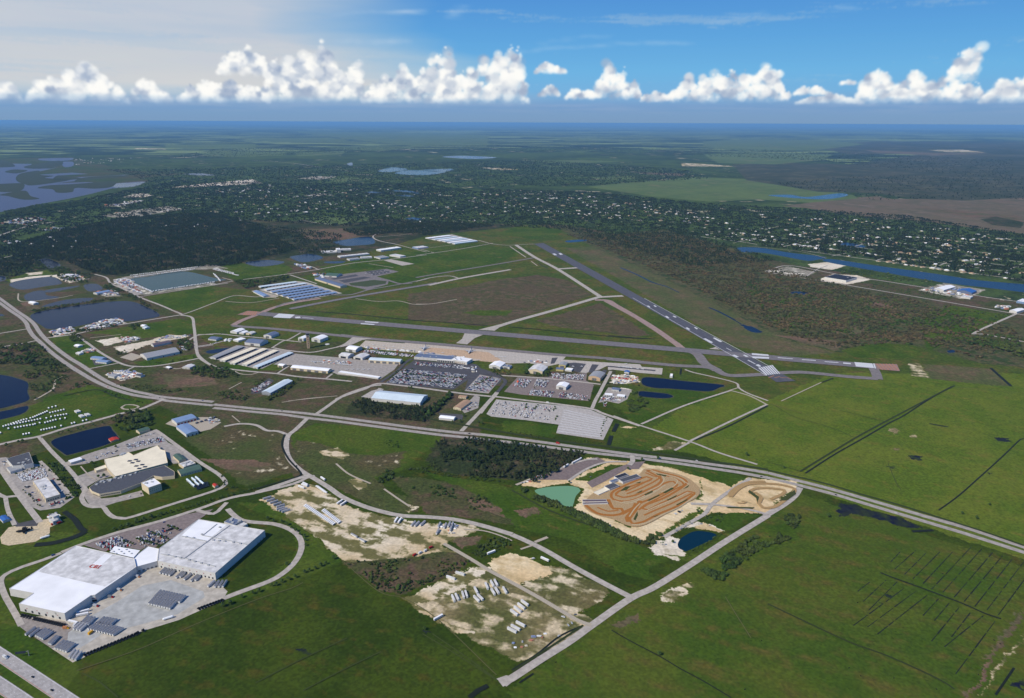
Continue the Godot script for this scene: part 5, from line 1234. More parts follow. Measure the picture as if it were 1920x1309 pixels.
	var spec := [
		["hangar", "white hangar with rounded roof beside the terminal's vehicle yard", "k 50,335 165,352 225,312", 8.0, "roof_white", W, "arch"], ["hangar", "pale hangar with an open dark front on the general aviation apron", "k -32,412 75,428 135,392", 7.0, "roof_offwhite", W, "gable"], ["hangar", "pale hangar with open front between the apron and the long arched one", "k 140,430 245,446 315,402", 7.0, "roof_offwhite", W, "gable"],
		["hangar", "long white arched hangar next to the terminal road", "k 318,468 685,490 708,458", 8.0, "roof_ice", C, "arch"], ["warehouse", "broad pale-blue roofed warehouse behind a belt of trees", "k 350,912 920,968 1035,880", 8.0, "roof_ice", W, "gable"], ["office", "tan-roofed office beside the terminal access road", "k 1308,1022 1398,1038 1492,945", 5.0, "roof_tan", C, "gable"], ["house", "small red-roofed house behind the tan-roofed office", "k 1368,897 1455,907 1470,885", 4.0, "roof_tan", C, "gable"], ["shed", "white shed on a dark yard by the highway", "k 1140,1142 1312,1160 1328,1128", 5.0, "roof_white", W, "gable"],
		["hangar", "white hangar at the end of the terminal loop road", "l 105,282 235,300 272,247", 8.0, "roof_white", W, "gable"], ["hangar", "slate-roofed lean-to beside the white hangar on the loop road", "l 252,292 345,304 378,280", 6.0, "roof_slate", W, "flat"], ["hangar", "grey hangar standing between two clumps of dark trees", "l 565,332 730,354 766,292", 10.0, "roof_offwhite", C, "gable"], ["hangar", "yellow-walled hangar with a grey roof on the apron edge", "l 920,276 1000,284 1026,248", 7.0, "roof_grey", mats["wall_yellow"], "gable"], ["shed", "blue-roofed shed below the yellow-walled hangar", "l 888,326 975,332 992,310", 5.0, "roof_slate", mats["wall_yellow"], "gable"], ["shed", "small white building by the rental car rows", "l 990,332 1070,342 1078,316", 4.0, "roof_white", W, "flat"],
		["hangar", "tan-walled hangar with a shiny arched roof", "l 1268,412 1405,432 1442,368", 9.0, "roof_grey", T, "arch"], ["hangar", "bright white hangar among rows of rental cars", "l 890,520 1005,536 1045,492", 9.0, "roof_white", W, "gable"], ["garage", "open white garage for rental cars, the one beside the road", "l 1455,628 1550,634 1556,610", 4.0, "roof_white", W, "flat"], ["garage", "open white garage for rental cars, the one by the shrubs", "l 1595,642 1690,652 1702,626", 4.0, "roof_white", W, "flat"], ["office", "slate-roofed rental office behind the white garages", "l 1540,562 1622,572 1640,546", 5.0, "roof_slate", W, "gable"], ["tent", "blue tent-roofed stand near the red trucks", "l 1686,358 1742,364 1750,346", 4.0, "roof_brightblue", W, "gable"], ["shed", "small white hut at the end of the apron by the blue pond", "m 722,905 755,908 760,880", 5.0, "roof_white", W, "flat"],
		["hangar", "long hangar with cream door front and slate roof", "j 1150,805 1585,848 1632,816", 7.0, "roof_white", C, "gable"], ["hangar", "square white hangar near the long cream-fronted one", "j 1000,777 1060,787 1095,766", 6.0, "roof_white", C, "gable"], ["hangar", "blue-roofed hangar above the rows of aircraft sheds", "j 612,510 790,528 862,480", 9.0, "roof_slate", W, "gable"], ["hangar", "grey-blue hangar close to the runway end", "j 835,425 925,437 995,398", 8.0, "roof_slate", W, "gable"], ["shed", "white-roofed workshop by the group of palms", "j 445,382 522,393 585,353", 6.0, "roof_white", W, "gable"], ["shed", "white shed, middle one of the trio near the taxiway", "j 548,397 602,404 645,380", 5.0, "roof_white", W, "gable"], ["shed", "cream shed, last of the trio near the taxiway", "j 628,404 690,412 725,388", 5.0, "roof_offwhite", C, "gable"], ["office", "slate-roofed office with a small car park by the bend", "j 187,468 280,480 325,450", 5.0, "roof_slate", W, "gable"], ["shed", "white flat shed between the car park and the blue-roofed hangar", "j 478,478 540,493 597,458", 5.0, "roof_white", W, "flat"],
		["hangar", "white arched hangar beside the control tower", "j 1395,464 1495,480 1558,438", 10.0, "roof_white", W, "arch"], ["hangar", "small white hangar tucked behind the control tower", "j 1238,458 1300,468 1340,436", 9.0, "roof_white", W, "arch"], ["workshop", "long grey-blue workshop set among trees by the highway", "j 812,1088 915,1102 1168,958", 8.0, "roof_ice", mats["wall_grey"], "gable"], ["shed", "white canopy strip at the edge of the general aviation apron", "k -40,610 430,680 450,660", 3.5, "roof_white", W, "flat"],
		["hangar", "slate-roofed hangar with a long cream front near the north taxiway", "o 912,588 1142,660 1178,642", 7.0, "roof_slate", C, "gable"], ["hangar", "greenish hangar behind the long cream-fronted slate one", "o 1000,560 1108,566 1128,542", 6.0, "roof_green", W, "gable"], ["shed", "blue-grey shed on a pale slab beside the sheds for small aircraft", "o 358,702 450,748 492,736", 5.0, "roof_blue", W, "gable"],
		["warehouse", "white warehouse on a pale yard below the grey lake", "o 1465,325 1508,334 1642,298", 8.0, "roof_white", W, "flat"], ["shed", "low white works building beside the tall white silos", "o 972,352 1110,346 1108,332", 6.0, "roof_offwhite", W, "flat"], ["silo_house", "tall white silo block at the works by the lake", "o 1112,328 1148,326 1146,312", 16.0, "roof_white", W, "flat"], ["shed", "low white store to the side of the tall silo block", "o 1152,328 1240,324 1244,313", 6.0, "roof_offwhite", W, "flat"], ["row_building", "long white row of units behind the avenue of trees", "o 1140,392 1405,364 1402,353", 6.0, "roof_offwhite", W, "flat"], ["row_building", "grey-white units in front of the long white row", "o 1226,418 1322,408 1312,396", 6.0, "roof_grey", W, "flat"], ["row_building", "white units at the end of the tree avenue", "o 1330,400 1430,394 1436,384", 6.0, "roof_offwhite", W, "flat"], ["office", "grey flat office by the white units and tree avenue", "o 1445,390 1502,404 1560,388", 6.0, "roof_grey", W, "flat"], ["office", "white stepped office near the pale car park slab", "o 1585,374 1680,390 1692,374", 7.0, "roof_offwhite", W, "flat"], ["row_building", "blue-fronted storage row beside the airfield avenue", "o 1790,302 1840,314 1925,300", 6.0, "roof_offwhite", mats["roof_blue"], "flat"],
		["depot", "dark-roofed depot with white walls on its own pale yard", "n 540,294 690,318 768,296", 9.0, "roof_black", W, "flat"], ["depot", "white depot with a grey yard by the long canal", "n 1300,373 1365,384 1396,352", 8.0, "roof_white", W, "gable"], ["depot", "bright blue roofed depot by the long canal", "n 1455,388 1560,404 1582,387", 8.0, "roof_brightblue", mats["roof_slate"], "gable"], ["shed", "white shed between the blue depot and the road", "n 1482,428 1550,438 1562,426", 6.0, "roof_offwhite", W, "flat"], ["depot", "white-roofed depot with boats beside it near the canal road", "n 1820,524 1872,534 1910,514", 8.0, "roof_white", W, "gable"], ["depot", "white and blue depot at the canal bank", "n 1870,459 1926,468 1942,448", 8.0, "roof_white", mats["roof_blue"], "flat"],
		["warehouse", "big grey-white factory hall with low sheds along its side", "i 1228,860 1285,897 1572,838", 7.0, "roof_grey", W, "gable"], ["shed", "brown-mauve roofed shed on the sandy yard", "i 1320,770 1345,784 1490,748", 6.0, "roof_mauve", W, "gable"], ["unit", "blue-roofed unit on a dark yard, the one farther from the side street", "i 790,894 890,905 906,885", 5.0, "roof_blue", W, "gable"], ["unit", "blue-roofed unit on a dark yard, the one beside the side street", "i 835,924 930,935 950,915", 5.0, "roof_blue", W, "gable"], ["house", "white house with a drive beside the divided highway", "i 645,784 680,794 692,773", 4.0, "roof_white", W, "gable"], ["house", "white cottage at the scrapyard corner by the highway", "i 660,850 690,860 712,842", 4.0, "roof_offwhite", W, "gable"], ["shed", "grey shed in the crowded sandy truck yard", "i 945,1050 1000,1060 1045,1038", 5.0, "roof_grey", W, "gable"], ["shed", "low dark shed in the crowded sandy truck yard", "i 1180,1045 1230,1055 1250,1038", 4.0, "roof_dark", W, "gable"], ["house", "white house with a porch on the lawn by the bend", "i 1598,974 1660,980 1690,954", 5.0, "roof_offwhite", W, "gable"], ["garage", "white garage beside the house on the lawn", "i 1450,974 1480,984 1492,970", 4.0, "roof_white", W, "gable"], ["shed", "white shed among dark trees on the big lawn", "i 1230,608 1256,616 1272,602", 5.0, "roof_white", W, "gable"], ["shed", "pale green tank shed below the white shed on the lawn", "i 1246,626 1270,634 1294,618", 4.0, "roof_ice", W, "gable"], ["works", "long white and blue works building between the ponds", "i 815,322 850,330 955,305", 6.0, "roof_blue", W, "gable"], ["barn", "white barn on the red soil by the ponds", "i 245,404 290,418 306,400", 6.0, "roof_white", W, "gable"], ["shed", "white shed on the sandy works yard by the upper pond", "i 545,166 608,172 622,158", 6.0, "roof_white", W, "flat"],
		["pit_building", "dark roofed pit building beside the motocross circuit", "g 765,694 792,710 862,674", 5.0, "roof_black", W, "flat"], ["pit_building", "long grey roofed pit building along the motocross start straight", "g 800,718 832,738 944,682", 5.0, "roof_dark", W, "flat"], ["pit_building", "dark square roofed pit hut with a white fringe", "g 690,768 732,792 792,756", 4.0, "roof_dark", W, "flat"], ["pit_building", "small slate pit hut between the larger ones", "g 728,728 748,740 796,714", 4.0, "roof_slate", W, "flat"], ["grandstand", "tan grandstand platform at the circuit", "g 612,812 650,832 728,790", 2.5, "roof_cream", W, "flat"], ["start_gate", "brown start gate shed with a white fascia across the dirt", "g 528,890 532,902 716,882", 3.0, "roof_mauve", W, "flat"], ["start_gate", "brown start ramp lying behind the white fascia", "g 526,868 530,884 706,864", 1.5, "roof_mauve", W, "flat"]]
	for s in spec:
		var high: float = s[3]
		var doors := []
		if s[0] == "hangar": doors = [[0, 1 if not s[1].begins_with("long") else 5, 12.0 if not s[1].contains("open") else 18.0, high * 0.75, D if s[1].contains("open") else mats["door_grey"]]]
		elif s[0] in ["house", "office", "depot", "unit"]: doors = [[0, 4, 1.4, 1.5, D, 0.05, 0.95, 1.0], [0, 1, 1.2, 2.2, mats["door_grey"], 0.45, 0.55]]
		elif s[0] in ["warehouse", "workshop", "works", "garage"]: doors = [[0, 4, 3.2, 3.2, mats["door_grey"]], [1, 3, 3.0, 3.0, D]]
		building(s[0], s[1], s[2], high, mats[s[4]], s[5], {"roof": s[6], "doors": doors, "category": s[0].replace("_", " "), "units": 3 if s[6] == "flat" and high >= 6.0 else 0})
	# rows of sheds for small aircraft
	for s in [["j 212,684 275,693 565,552", "roof_grey", "grey roofed aircraft shed row beside the narrow pond"], ["j 322,714 385,724 690,570", "roof_cream", "cream roofed aircraft shed row next to the grey one by the pond"], ["j 440,747 500,755 838,582", "roof_cream", "middle cream roofed aircraft shed row of the three"], ["j 580,765 640,773 965,600", "roof_cream", "cream roofed aircraft shed row beside the pale grey low one"], ["j 708,793 765,803 1100,618", "roof_ice", "narrow pale grey aircraft shed row next to the apron"]]:
		building("hangar_row", s[2], s[0], 5.0, mats[s[1]], mats["wall_white"], {"roof": "gable", "rise": 1.2, "category": "hangar", "doors": [[1, 12, 9.0, 3.6, mats["door_dark"], 0.02, 0.98], [0, 1, 3.0, 2.4, mats["door_grey"]]], "group": "rows of sheds for small aircraft"})
	var a0 := [[425, 664], [480, 690], [530, 710], [580, 726], [628, 742], [680, 758], [728, 776]]
	var a1 := [[752, 620], [838, 632], [897, 653], [944, 668], [994, 683], [1052, 698], [1112, 714]]
	for k in 7:
		building("hangar_row", "slate roofed aircraft shed in the comb of seven rows" if k > 1 else "blue-walled aircraft shed at the tree side of the comb of rows", "o %d,%d %d,%d %d,%d" % [a0[k][0], a0[k][1], a1[k][0], a1[k][1], a1[k][0] - 6, a1[k][1] - 11], 5.0, mats["roof_blue" if k > 1 else "roof_ice"], mats["wall_white"], {"roof": "gable", "rise": 1.2, "category": "hangar", "doors": [[0, 10, 9.0, 3.4, mats["door_dark"], 0.02, 0.98]], "group": "comb of seven aircraft sheds"})
	for k in 6:
		var x: int = [100, 150, 192, 230, 268, 305][k]; var y: int = [196, 206, 214, 221, 230, 238][k]
		building("hangar_row", "aircraft shed in the far comb of six pale rows", "p %d,%d %d,%d %d,%d" % [x, y, x + 178, y - 22, x + 174, y - 30], 5.0, mats["roof_ice" if k % 2 else "roof_white"], mats["wall_white"], {"roof": "gable", "rise": 1.2, "category": "hangar", "group": "far comb of six aircraft sheds"})
	# control tower
	var tp := gnd(px_list("j 1362,578")[0])
	var t := thing("control_tower", tp, 0.35, "tan control tower with a dark glazed cab", "tower")
	mesh_node("shaft", box_mesh(Vector3(-4, 0, -4), Vector3(4, 40, 4)), mats["wall_tan"], t)
	for k in 5: mesh_node("window", box_mesh(Vector3(-0.9, 7.0 + k * 7.0, 4.0), Vector3(0.9, 9.0 + k * 7.0, 4.15)), mats["glass_dark"], t)
	mesh_node("gallery", box_mesh(Vector3(-5.2, 40, -5.2), Vector3(5.2, 41.2, 5.2)), mats["door_grey"], t)
	var cab := st_new()
	for k in 8:
		var a := TAU * (k + 0.5) / 8; var b := TAU * (k + 1.5) / 8
		quad(cab, Vector3(cos(b) * 4.2, 41.2, sin(b) * 4.2), Vector3(cos(b) * 5.2, 45, sin(b) * 5.2), Vector3(cos(a) * 5.2, 45, sin(a) * 5.2), Vector3(cos(a) * 4.2, 41.2, sin(a) * 4.2))
	mesh_node("cab_glass", done(cab), mats["glass_dark"], t)
	mesh_node("cab_roof", box_mesh(Vector3(-5, 45, -5), Vector3(5, 46, 5)), mats["roof_dark"], t)
	var ant := st_new(); box(ant, Vector3(-2, 46, -0.1), Vector3(-1.8, 51, 0.1)); box(ant, Vector3(2, 46, 1), Vector3(2.2, 49.5, 1.2))
	mesh_node("antenna", done(ant), mats["door_grey"], t)
	# water tank, round slab by the tower
	var tank := thing("round_slab", gnd(px_list("j 1580,535")[0]), 0.0, "round white slab on the grass beyond the tower", "slab")
	var cm := CylinderMesh.new(); cm.top_radius = 7; cm.bottom_radius = 7; cm.height = 0.8; cm.radial_segments = 20
	mesh_node("disc", cm, mats["roof_offwhite"], tank).position.y = 0.4
	# the training aircraft on the sand pad
	var fa := gnd(px_list("a 105,150")[0]); var fb := gnd(px_list("a 245,130")[0])
	var fx := thing("training_aircraft", (fa + fb) * 0.5, heading(fb, fa), "burnt black aircraft mock-up on the round sandy pad", "aircraft")
	var st := st_new()
	lathe_x(st, [[13, 0.1, 2.6], [12, 1.2, 2.7], [9, 1.9, 2.9], [-4, 1.9, 2.9], [-10, 1.0, 3.4], [-13, 0.3, 3.8]])
	mesh_node("fuselage", done(st), mats["black_metal"], fx)
	st = st_new(); wing(st, Vector3(3, 2.2, 1), Vector3(-2, 2.2, 1), Vector3(0, 2.6, 10), Vector3(-2.5, 2.6, 10), 0.3); wing(st, Vector3(3, 2.2, -1), Vector3(-2, 2.2, -1), Vector3(0, 2.6, -10), Vector3(-2.5, 2.6, -10), 0.3)
	mesh_node("wing", done(st), mats["black_metal"], fx)
	st = st_new(); box(st, Vector3(-3, 3, -4), Vector3(2, 9, 1)); box(st, Vector3(-12, 3.4, -0.3), Vector3(-9.5, 8, 0.3))
	mesh_node("tail", done(st), mats["black_metal"], fx)
	# gas tank by the pad and road sign gantry
	for gt in [["a 285,195 350,175", "white gas tank beside the round sandy pad"], ["a 1150,765 1215,745", "white tanker lying by the yard fence"]]:
		var ga := pts(gt[0])
		var g := thing("gas_tank", (ga[0] + ga[1]) * 0.5, heading(ga[0], ga[1]), gt[1], "tank")
		st = st_new(); lathe_x(st, [[-7.2, 0.1, 2.6], [-6.6, 1.2, 2.6], [-5.5, 1.6, 2.6], [5.5, 1.6, 2.6], [6.6, 1.2, 2.6], [7.2, 0.1, 2.6]])
		mesh_node("shell", done(st), mats["roof_white"], g)
		for x in [-4.0, 4.0]: mesh_node("saddle", box_mesh(Vector3(x - 0.5, 0, -1.3), Vector3(x + 0.5, 1.6, 1.3)), mats["unit_grey"], g)
	var sa := gnd(px_list("a 128,1022")[0]); var sb := gnd(px_list("a 188,1015")[0])
	var sg := thing("sign_gantry", (sa + sb) * 0.5, heading(sa, sb), "dark overhead sign gantry beside the motorway", "sign")
	mesh_node("post", box_mesh(Vector3(7.3, 0, -0.3), Vector3(7.9, 8.5, 0.3)), mats["door_grey"], sg)
	mesh_node("arm", box_mesh(Vector3(-7.5, 7.2, -0.2), Vector3(7.3, 7.7, 0.2)), mats["door_grey"], sg)
	mesh_node("sign_board", box_mesh(Vector3(-7.3, 5.2, 0.25), Vector3(5.0, 8.6, 0.5)), mats["door_dark"], sg)

# ---------- vehicles and aircraft ----------
func paint_mat(key: String, r: float, g: float, b: float) -> StandardMaterial3D:
	return mat("paint_" + key, r, g, b, 0.35)

func trailer_proto(kindname: String, category: String, length: float, high: float, roof_m: Material, side_m: Material, wheels := true) -> Node3D:
	var o := proto(kindname, category)
	var h := length * 0.5
	var low := 1.1 if wheels else 0.15
	var st := st_new()
	box(st, Vector3(-h, low, -1.28), Vector3(h, high, 1.28))
	mesh_node("body", done(st), side_m, o)
	mesh_node("roof", box_mesh(Vector3(-h - 0.03, high, -1.3), Vector3(h + 0.03, high + 0.07, 1.3)), roof_m, o)
	if wheels:
		var w := st_new()
		for x in [-h + 1.6, -h + 2.9]:
			for z in [-1.0, 1.0]: wheel_into(w, Vector3(x, 0.5, z), 0.5, 0.5)
		mesh_node("bogie", done(w), mats["tyre"], o)
		mesh_node("landing_gear", box_mesh(Vector3(h - 3.0, 0, -0.9), Vector3(h - 2.7, 1.1, 0.9)), mats["tyre"], o)
	return o

func build_vehicles() -> void:
	var white := paint_mat("white", 236, 236, 236)
	var silver := paint_mat("silver", 176, 180, 184)
	var grey := paint_mat("grey", 112, 116, 122)
	var black := paint_mat("black", 34, 36, 40)
	var red := paint_mat("red", 168, 40, 36)
	var blue := paint_mat("blue", 52, 74, 128)
	var yellow := paint_mat("yellow", 226, 168, 40)
	var orange := paint_mat("orange", 214, 110, 60)
	var greyroof := mat("trailer_roof_grey", 172, 172, 176, 0.6, "rust", 0.1)
	var darkroof := mat("trailer_roof_dark", 128, 130, 138, 0.6, "rust", 0.1)
	var t_grey := trailer_proto("box_trailer", "trailer", 15.5, 4.0, darkroof, white)
	var t_pale := trailer_proto("box_trailer", "trailer", 15.0, 4.0, greyroof, white)
	var t_white := trailer_proto("box_trailer", "trailer", 15.0, 4.0, mats["roof_white"], white)
	# the distribution yard
	var yard := [
		["a 1050,655 1195,688 38,-42 p4.3", t_grey, "grey-roofed box trailer, front rank on the open yard", "trailers in the middle of the yard", "the lettered hall"], ["a 1095,603 1265,640 34,-36 p4.3", t_grey, "grey-roofed box trailer, back rank on the open yard", "trailers in the middle of the yard", "the lettered hall"],
		["a 636,825 808,868 44,-30 p4.3", t_grey, "grey-roofed box trailer ranked beside the yellow lorry", "trailers behind the yellow truck", "the yellow lorry"], ["a 690,792 775,806 36,-32 p4.3", t_grey, "grey-roofed box trailer ranked near the docks", "rank of eight trailers", "the docks"], ["a 582,784 625,796 36,-36 p4.3", t_grey, "grey-roofed box trailer in the short rank beside the white ones", "short ranks by the warehouse corner"], ["a 527,828 570,838 40,-36 p4.3", t_pale, "pale box trailer in the short rank by the warehouse corner", "short ranks by the warehouse corner"],
		["a 198,862 225,872 36,-28 p4.3", t_grey, "grey-roofed box trailer in the group of three on the fence line", "trailers along the motorway fence"], ["a 266,874 312,896 46,-34 p4.3", t_grey, "grey-roofed box trailer, six on the fence line", "trailers along the motorway fence", "the gantry"], ["a 358,925 370,930 30,-30 2", t_grey, "grey-roofed box trailer of the pair on the fence line", "trailers along the motorway fence"], ["a 395,965 470,988 50,-44 p4.3", t_grey, "grey-roofed box trailer, eight on the fence line", "trailers along the motorway fence", "the gantry"], ["a 487,1035 532,1052 40,-55 p4.3", t_pale, "pale box trailer at the fence corner", "trailers along the motorway fence", "the gantry"],
		["a 1125,440 1190,455 46,-40 p4.3", t_grey, "box trailer backed to the dock next to the link building", "trailers at the dock doors"], ["a 1242,470 1270,465 40,-36 2", t_grey, "box trailer of the pair backed to the middle docks", "trailers at the dock doors"], ["a 1300,482 1300,482 40,-36 1", t_grey, "single box trailer backed to the middle docks", "trailers at the dock doors"], ["a 1345,495 1375,490 44,-40 p4.3", t_grey, "box trailer of the three backed to the end docks", "trailers at the dock doors"], ["a 1470,528 1470,528 30,-28 1", t_pale, "pale box trailer parked alone by the warehouse corner", ""], ["a 1510,540 1565,538 30,-48 p4.3", t_grey, "box trailer in the rank beyond the warehouse corner", "rank beyond the warehouse corner"],
		["a 545,738 545,738 70,-14 1", t_white, "white trailer parked along the warehouse wall, the longer way out", ""], ["a 555,718 555,718 60,-16 1", t_white, "white trailer tucked against the warehouse wall", ""], ["a 480,775 480,775 70,18 1", t_white, "white trailer at the warehouse corner", ""],
		# lots across the road
		["f 40,876 40,876 88,-26 1", t_pale, "pale long trailer, first in the fan by the fence", "long trailers by the fence"], ["f 66,892 140,936 88,-28 4", t_pale, "pale long trailer in the fan by the fence", "long trailers by the fence"], ["f 150,952 190,970 70,-22 3", t_pale, "pale long trailer at the end of the fan by the fence", "long trailers by the fence"],
		["f 1038,1048 1066,1052 26,-38 2", t_white, "white trailer of the pair beside the curved road", "trailers on the sandy lot"], ["f 1162,1074 1190,1076 34,-34 2", t_pale, "pale trailer of the next pair beside the curved road", "trailers on the sandy lot"], ["f 1232,1070 1232,1070 36,-32 1", t_pale, "pale trailer standing alone beside the curved road", ""], ["f 1350,1140 1362,1090 24,-46 2", t_pale, "grey trailer in the line standing end to end", "trailers on the sandy lot"], ["f 1410,1090 1440,1080 16,-34 2", t_pale, "short grey trailer in the thicket end of the sandy lot", "trailers on the sandy lot"], ["f 1455,1110 1465,1085 14,-40 2", t_pale, "narrow grey trailer by the thicket", "trailers on the sandy lot"],
		["f 706,1130 765,1165 60,32 2", t_pale, "long pale trailer of the two parked end to end on sand", "two trailers end to end"], ["f 312,772 335,758 56,20 2", t_white, "white trailer by the road bend on the sandy lot", "trailers by the road bend"], ["f 350,748 350,748 40,20 1", t_white, "white trailer set back by the road bend", ""], ["f 612,905 640,915 32,-22 2", t_white, "small white trailer of the pair below the curved road", "pair below the curved road"],
		["g 392,630 392,630 26,-16 1", t_white, "white box trailer beside the belt of trees at the circuit", ""], ["g 455,600 455,600 26,-14 1", t_white, "white box trailer halfway along the tree belt at the circuit", ""], ["g 490,582 490,582 28,-16 1", t_white, "white box trailer at the tip of the tree belt", ""], ["f 480,704 480,704 44,28 1", t_white, "white truck trailer driving on the curved road", ""], ["c 195,325 195,325 72,32 1", t_white, "white trailer lying along the ditch by the road", ""], ["b 1632,302 1632,302 44,-18 1", t_white, "white trailer on bare sand by the thicket", ""], ["b 1262,762 1262,762 40,-22 1", t_white, "small white trailer alone at the edge of the lot", ""]]
	for y in yard:
		var line := row(y[0])
		for k in line.size(): put(y[1], line[k][0], line[k][1], counted(y[2], k, line.size(), y[4] if y.size() > 4 else ""), y[3])
	# mobile homes on the second lot
	var home := trailer_proto("mobile_home", "mobile home", 15.0, 3.6, mats["roof_offwhite"], white, false)
	var hlist := [["b 1376,590 1376,590 22,50 1", "white mobile home, outer of the pair at the lot's dark grass"], ["b 1402,582 1402,582 22,48 1", "white mobile home, inner of the pair at the lot's dark grass"], ["b 1448,566 1470,560 16,50 2", "white mobile home of the close pair in the middle of the lot"], ["b 1535,536 1535,536 24,46 1", "white mobile home touching the dark grey one"], ["b 1530,598 1530,598 42,42 1", "grey mobile home in the crossed group"], ["b 1556,586 1556,586 42,42 1", "white mobile home beside the grey one in the crossed group"], ["b 1612,508 1612,508 20,42 1", "short white mobile home beside the group of five"], ["b 1648,488 1674,482 26,48 2", "white mobile home in the back row of the group of five"], ["b 1652,546 1680,538 30,46 2", "white mobile home in the front row of the group of five"], ["b 1735,536 1735,536 28,46 1", "white mobile home standing off beside the group of five"], ["b 1402,430 1402,430 66,20 1", "white mobile home near the thicket, the one nearer the track"], ["b 1336,460 1336,460 66,20 1", "white mobile home near the thicket on bare sand"], ["c 55,622 -20,690 70,52 4", "white mobile home in the rank of four beside the gravel track"], ["c 20,776 20,776 80,40 1", "white mobile home at the end of the lower rank of three"], ["c -15,800 -40,818 80,42 2", "white mobile home in the lower rank of three"]]
	for h in hlist:
		for p in row(h[0]): put(home, p[0], p[1], h[1], "mobile homes on the second lot")
	# small white trailers and campers
	var camper := trailer_proto("camper", "camper", 7.5, 3.0, mats["roof_white"], white)
	for c in [["f 362,925 575,1062 16,-12 p4.4", "small white camper in the long sandy rank", "campers on the sandy lot"], ["f 498,960 615,1050 16,-12 p4.4", "small white camper in the second sandy rank", "campers on the sandy lot"], ["f 446,772 505,815 30,8 7", "small white camper in the rank under the road bend", "campers under the road bend"],
		["e 22,318 175,268 7,13 p5.2", "white camper in the grass field's upper row", "campers in the grass field"], ["e 62,308 300,262 7,13 p5.2", "white camper in the second field row", "campers in the grass field"], ["e 60,334 78,332 7,13 p5.2", "white camper of the lone pair in the grass field", "campers in the grass field"], ["e 108,328 245,305 7,13 p5.2", "white camper in the third field row", "campers in the grass field"], ["e 196,264 225,256 7,13 p5.2", "white camper in the little cluster of the grass field", "campers in the grass field"], ["e 245,250 350,205 7,13 p5.2", "white camper in the slanting row of the grass field", "campers in the grass field"], ["e 260,300 295,292 7,13 p5.2", "white camper in the short row of the grass field", "campers in the grass field"], ["e 335,290 415,268 7,13 p5.2", "white camper in the lower row of the grass field", "campers in the grass field"], ["e 345,256 380,246 7,13 p5.2", "white camper in the middle trio of the grass field", "campers in the grass field"], ["e 362,180 415,166 7,13 p5.2", "white camper in the topmost row of the grass field", "campers in the grass field"], ["e 372,216 475,192 7,13 p5.2", "white camper in the dense row of the grass field", "campers in the grass field"], ["e 410,240 495,226 7,13 p5.2", "white camper in the row below the dense one", "campers in the grass field"], ["e 448,262 485,256 7,13 p5.2", "white camper of the pair below the rows", "campers in the grass field"], ["e 306,346 410,324 7,13 p5.2", "white camper in the bottom row of the grass field", "campers in the grass field"], ["e 455,314 455,314 7,13 1", "white camper by the field gate", ""], ["e 172,378 215,370 7,13 p5.2", "white camper of the three near the road", "campers in the grass field"], ["e 535,296 555,290 7,13 p5.2", "white camper of the pair beside the road", "campers in the grass field"], ["e 618,276 645,270 7,13 p5.2", "white camper of the three beside the road", "campers in the grass field"], ["e 0,366 0,366 7,13 1", "white camper at the far corner of the grass field", ""]]:
		var line := row(c[0])
		for k in line.size(): put(camper, line[k][0], line[k][1], counted(c[1], k, line.size(), "the lake" if c[0].begins_with("e") else "the long trailers"), c[2])
	for k in 3:
		var p: Array = row("e %d,%d %d,%d 30,18 3" % [[555, 588, 630][k], [206, 240, 230][k], [580, 608, 652][k], [200, 236, 226][k]])
		for q in p: put(home, q[0], q[1], "pale mobile office in the three small blocks on the grass field", "mobile offices on the grass field")
	# lorries: dark tractors along the yard's edges, and coloured trucks at the docks
	var tractor := proto("truck_tractor", "truck")
	var st := st_new()
	section_body(st, [[-3.2, 0.7], [-3.2, 1.1], [-0.4, 1.1], [-0.4, 3.6], [1.2, 3.4], [1.6, 2.0], [3.1, 1.8], [3.2, 0.6]], 1.2, 0.92)
	mesh_node("cab", done(st), black, tractor)
	st = st_new(); section_body(st, [[0.7, 2.1], [0.9, 2.9], [1.3, 2.85], [1.6, 2.1]], 1.22, 0.95)
	mesh_node("windscreen", done(st), mats["glass_dark"], tractor)
	st = st_new()
	for x in [-2.6, -1.4, 2.2]:
		for z in [-0.95, 0.95]: wheel_into(st, Vector3(x, 0.5, z), 0.5, 0.4)
	mesh_node("wheels", done(st), mats["tyre"], tractor)
	for c in [["a 588,1018 945,872 18,-14 p3.9", "dark truck tractor on the yard's grassy edge", "tractors along the yard edge"], ["a 962,862 1000,846 18,-14 p3.9", "dark truck tractor in the short rank on the grassy edge", "tractors along the yard edge"], ["a 1390,692 1552,632 18,-12 p3.9", "dark truck tractor near the yard's exit road", "tractors by the exit road"], ["a 148,728 205,742 16,8 p3.9", "dark truck tractor at the warehouse corner", "tractors at the warehouse corner"], ["a 232,748 440,796 18,10 p3.9", "dark truck tractor along the white end wall", "tractors along the end wall"]]:
		var line := row(c[0])
		for k in line.size(): put(tractor, line[k][0], heading(line[0][0], line[-1][0]) + PI / 2 + 0.35, counted(c[1], k, line.size(), "the motorway side"), c[2])
	var lorry := func(s: String, col: Material, box_m: Material, label: String, group := ""):
		for p in row(s):
			var o := thing("lorry", p[0], p[1], label, "truck", group)
			mesh_node("box_body", box_mesh(Vector3(-4.2, 1.0, -1.25), Vector3(1.6, 3.8, 1.25)), box_m, o)
			var cs := st_new(); section_body(cs, [[1.7, 0.6], [1.7, 2.8], [2.9, 2.6], [3.3, 1.7], [4.1, 1.5], [4.2, 0.6]], 1.15, 0.92)
			mesh_node("cab", done(cs), col, o)
			var ws := st_new()
			for x in [-3.0, 2.8]:
				for z in [-0.95, 0.95]: wheel_into(ws, Vector3(x, 0.5, z), 0.5, 0.4)
			mesh_node("wheels", done(ws), mats["tyre"], o)
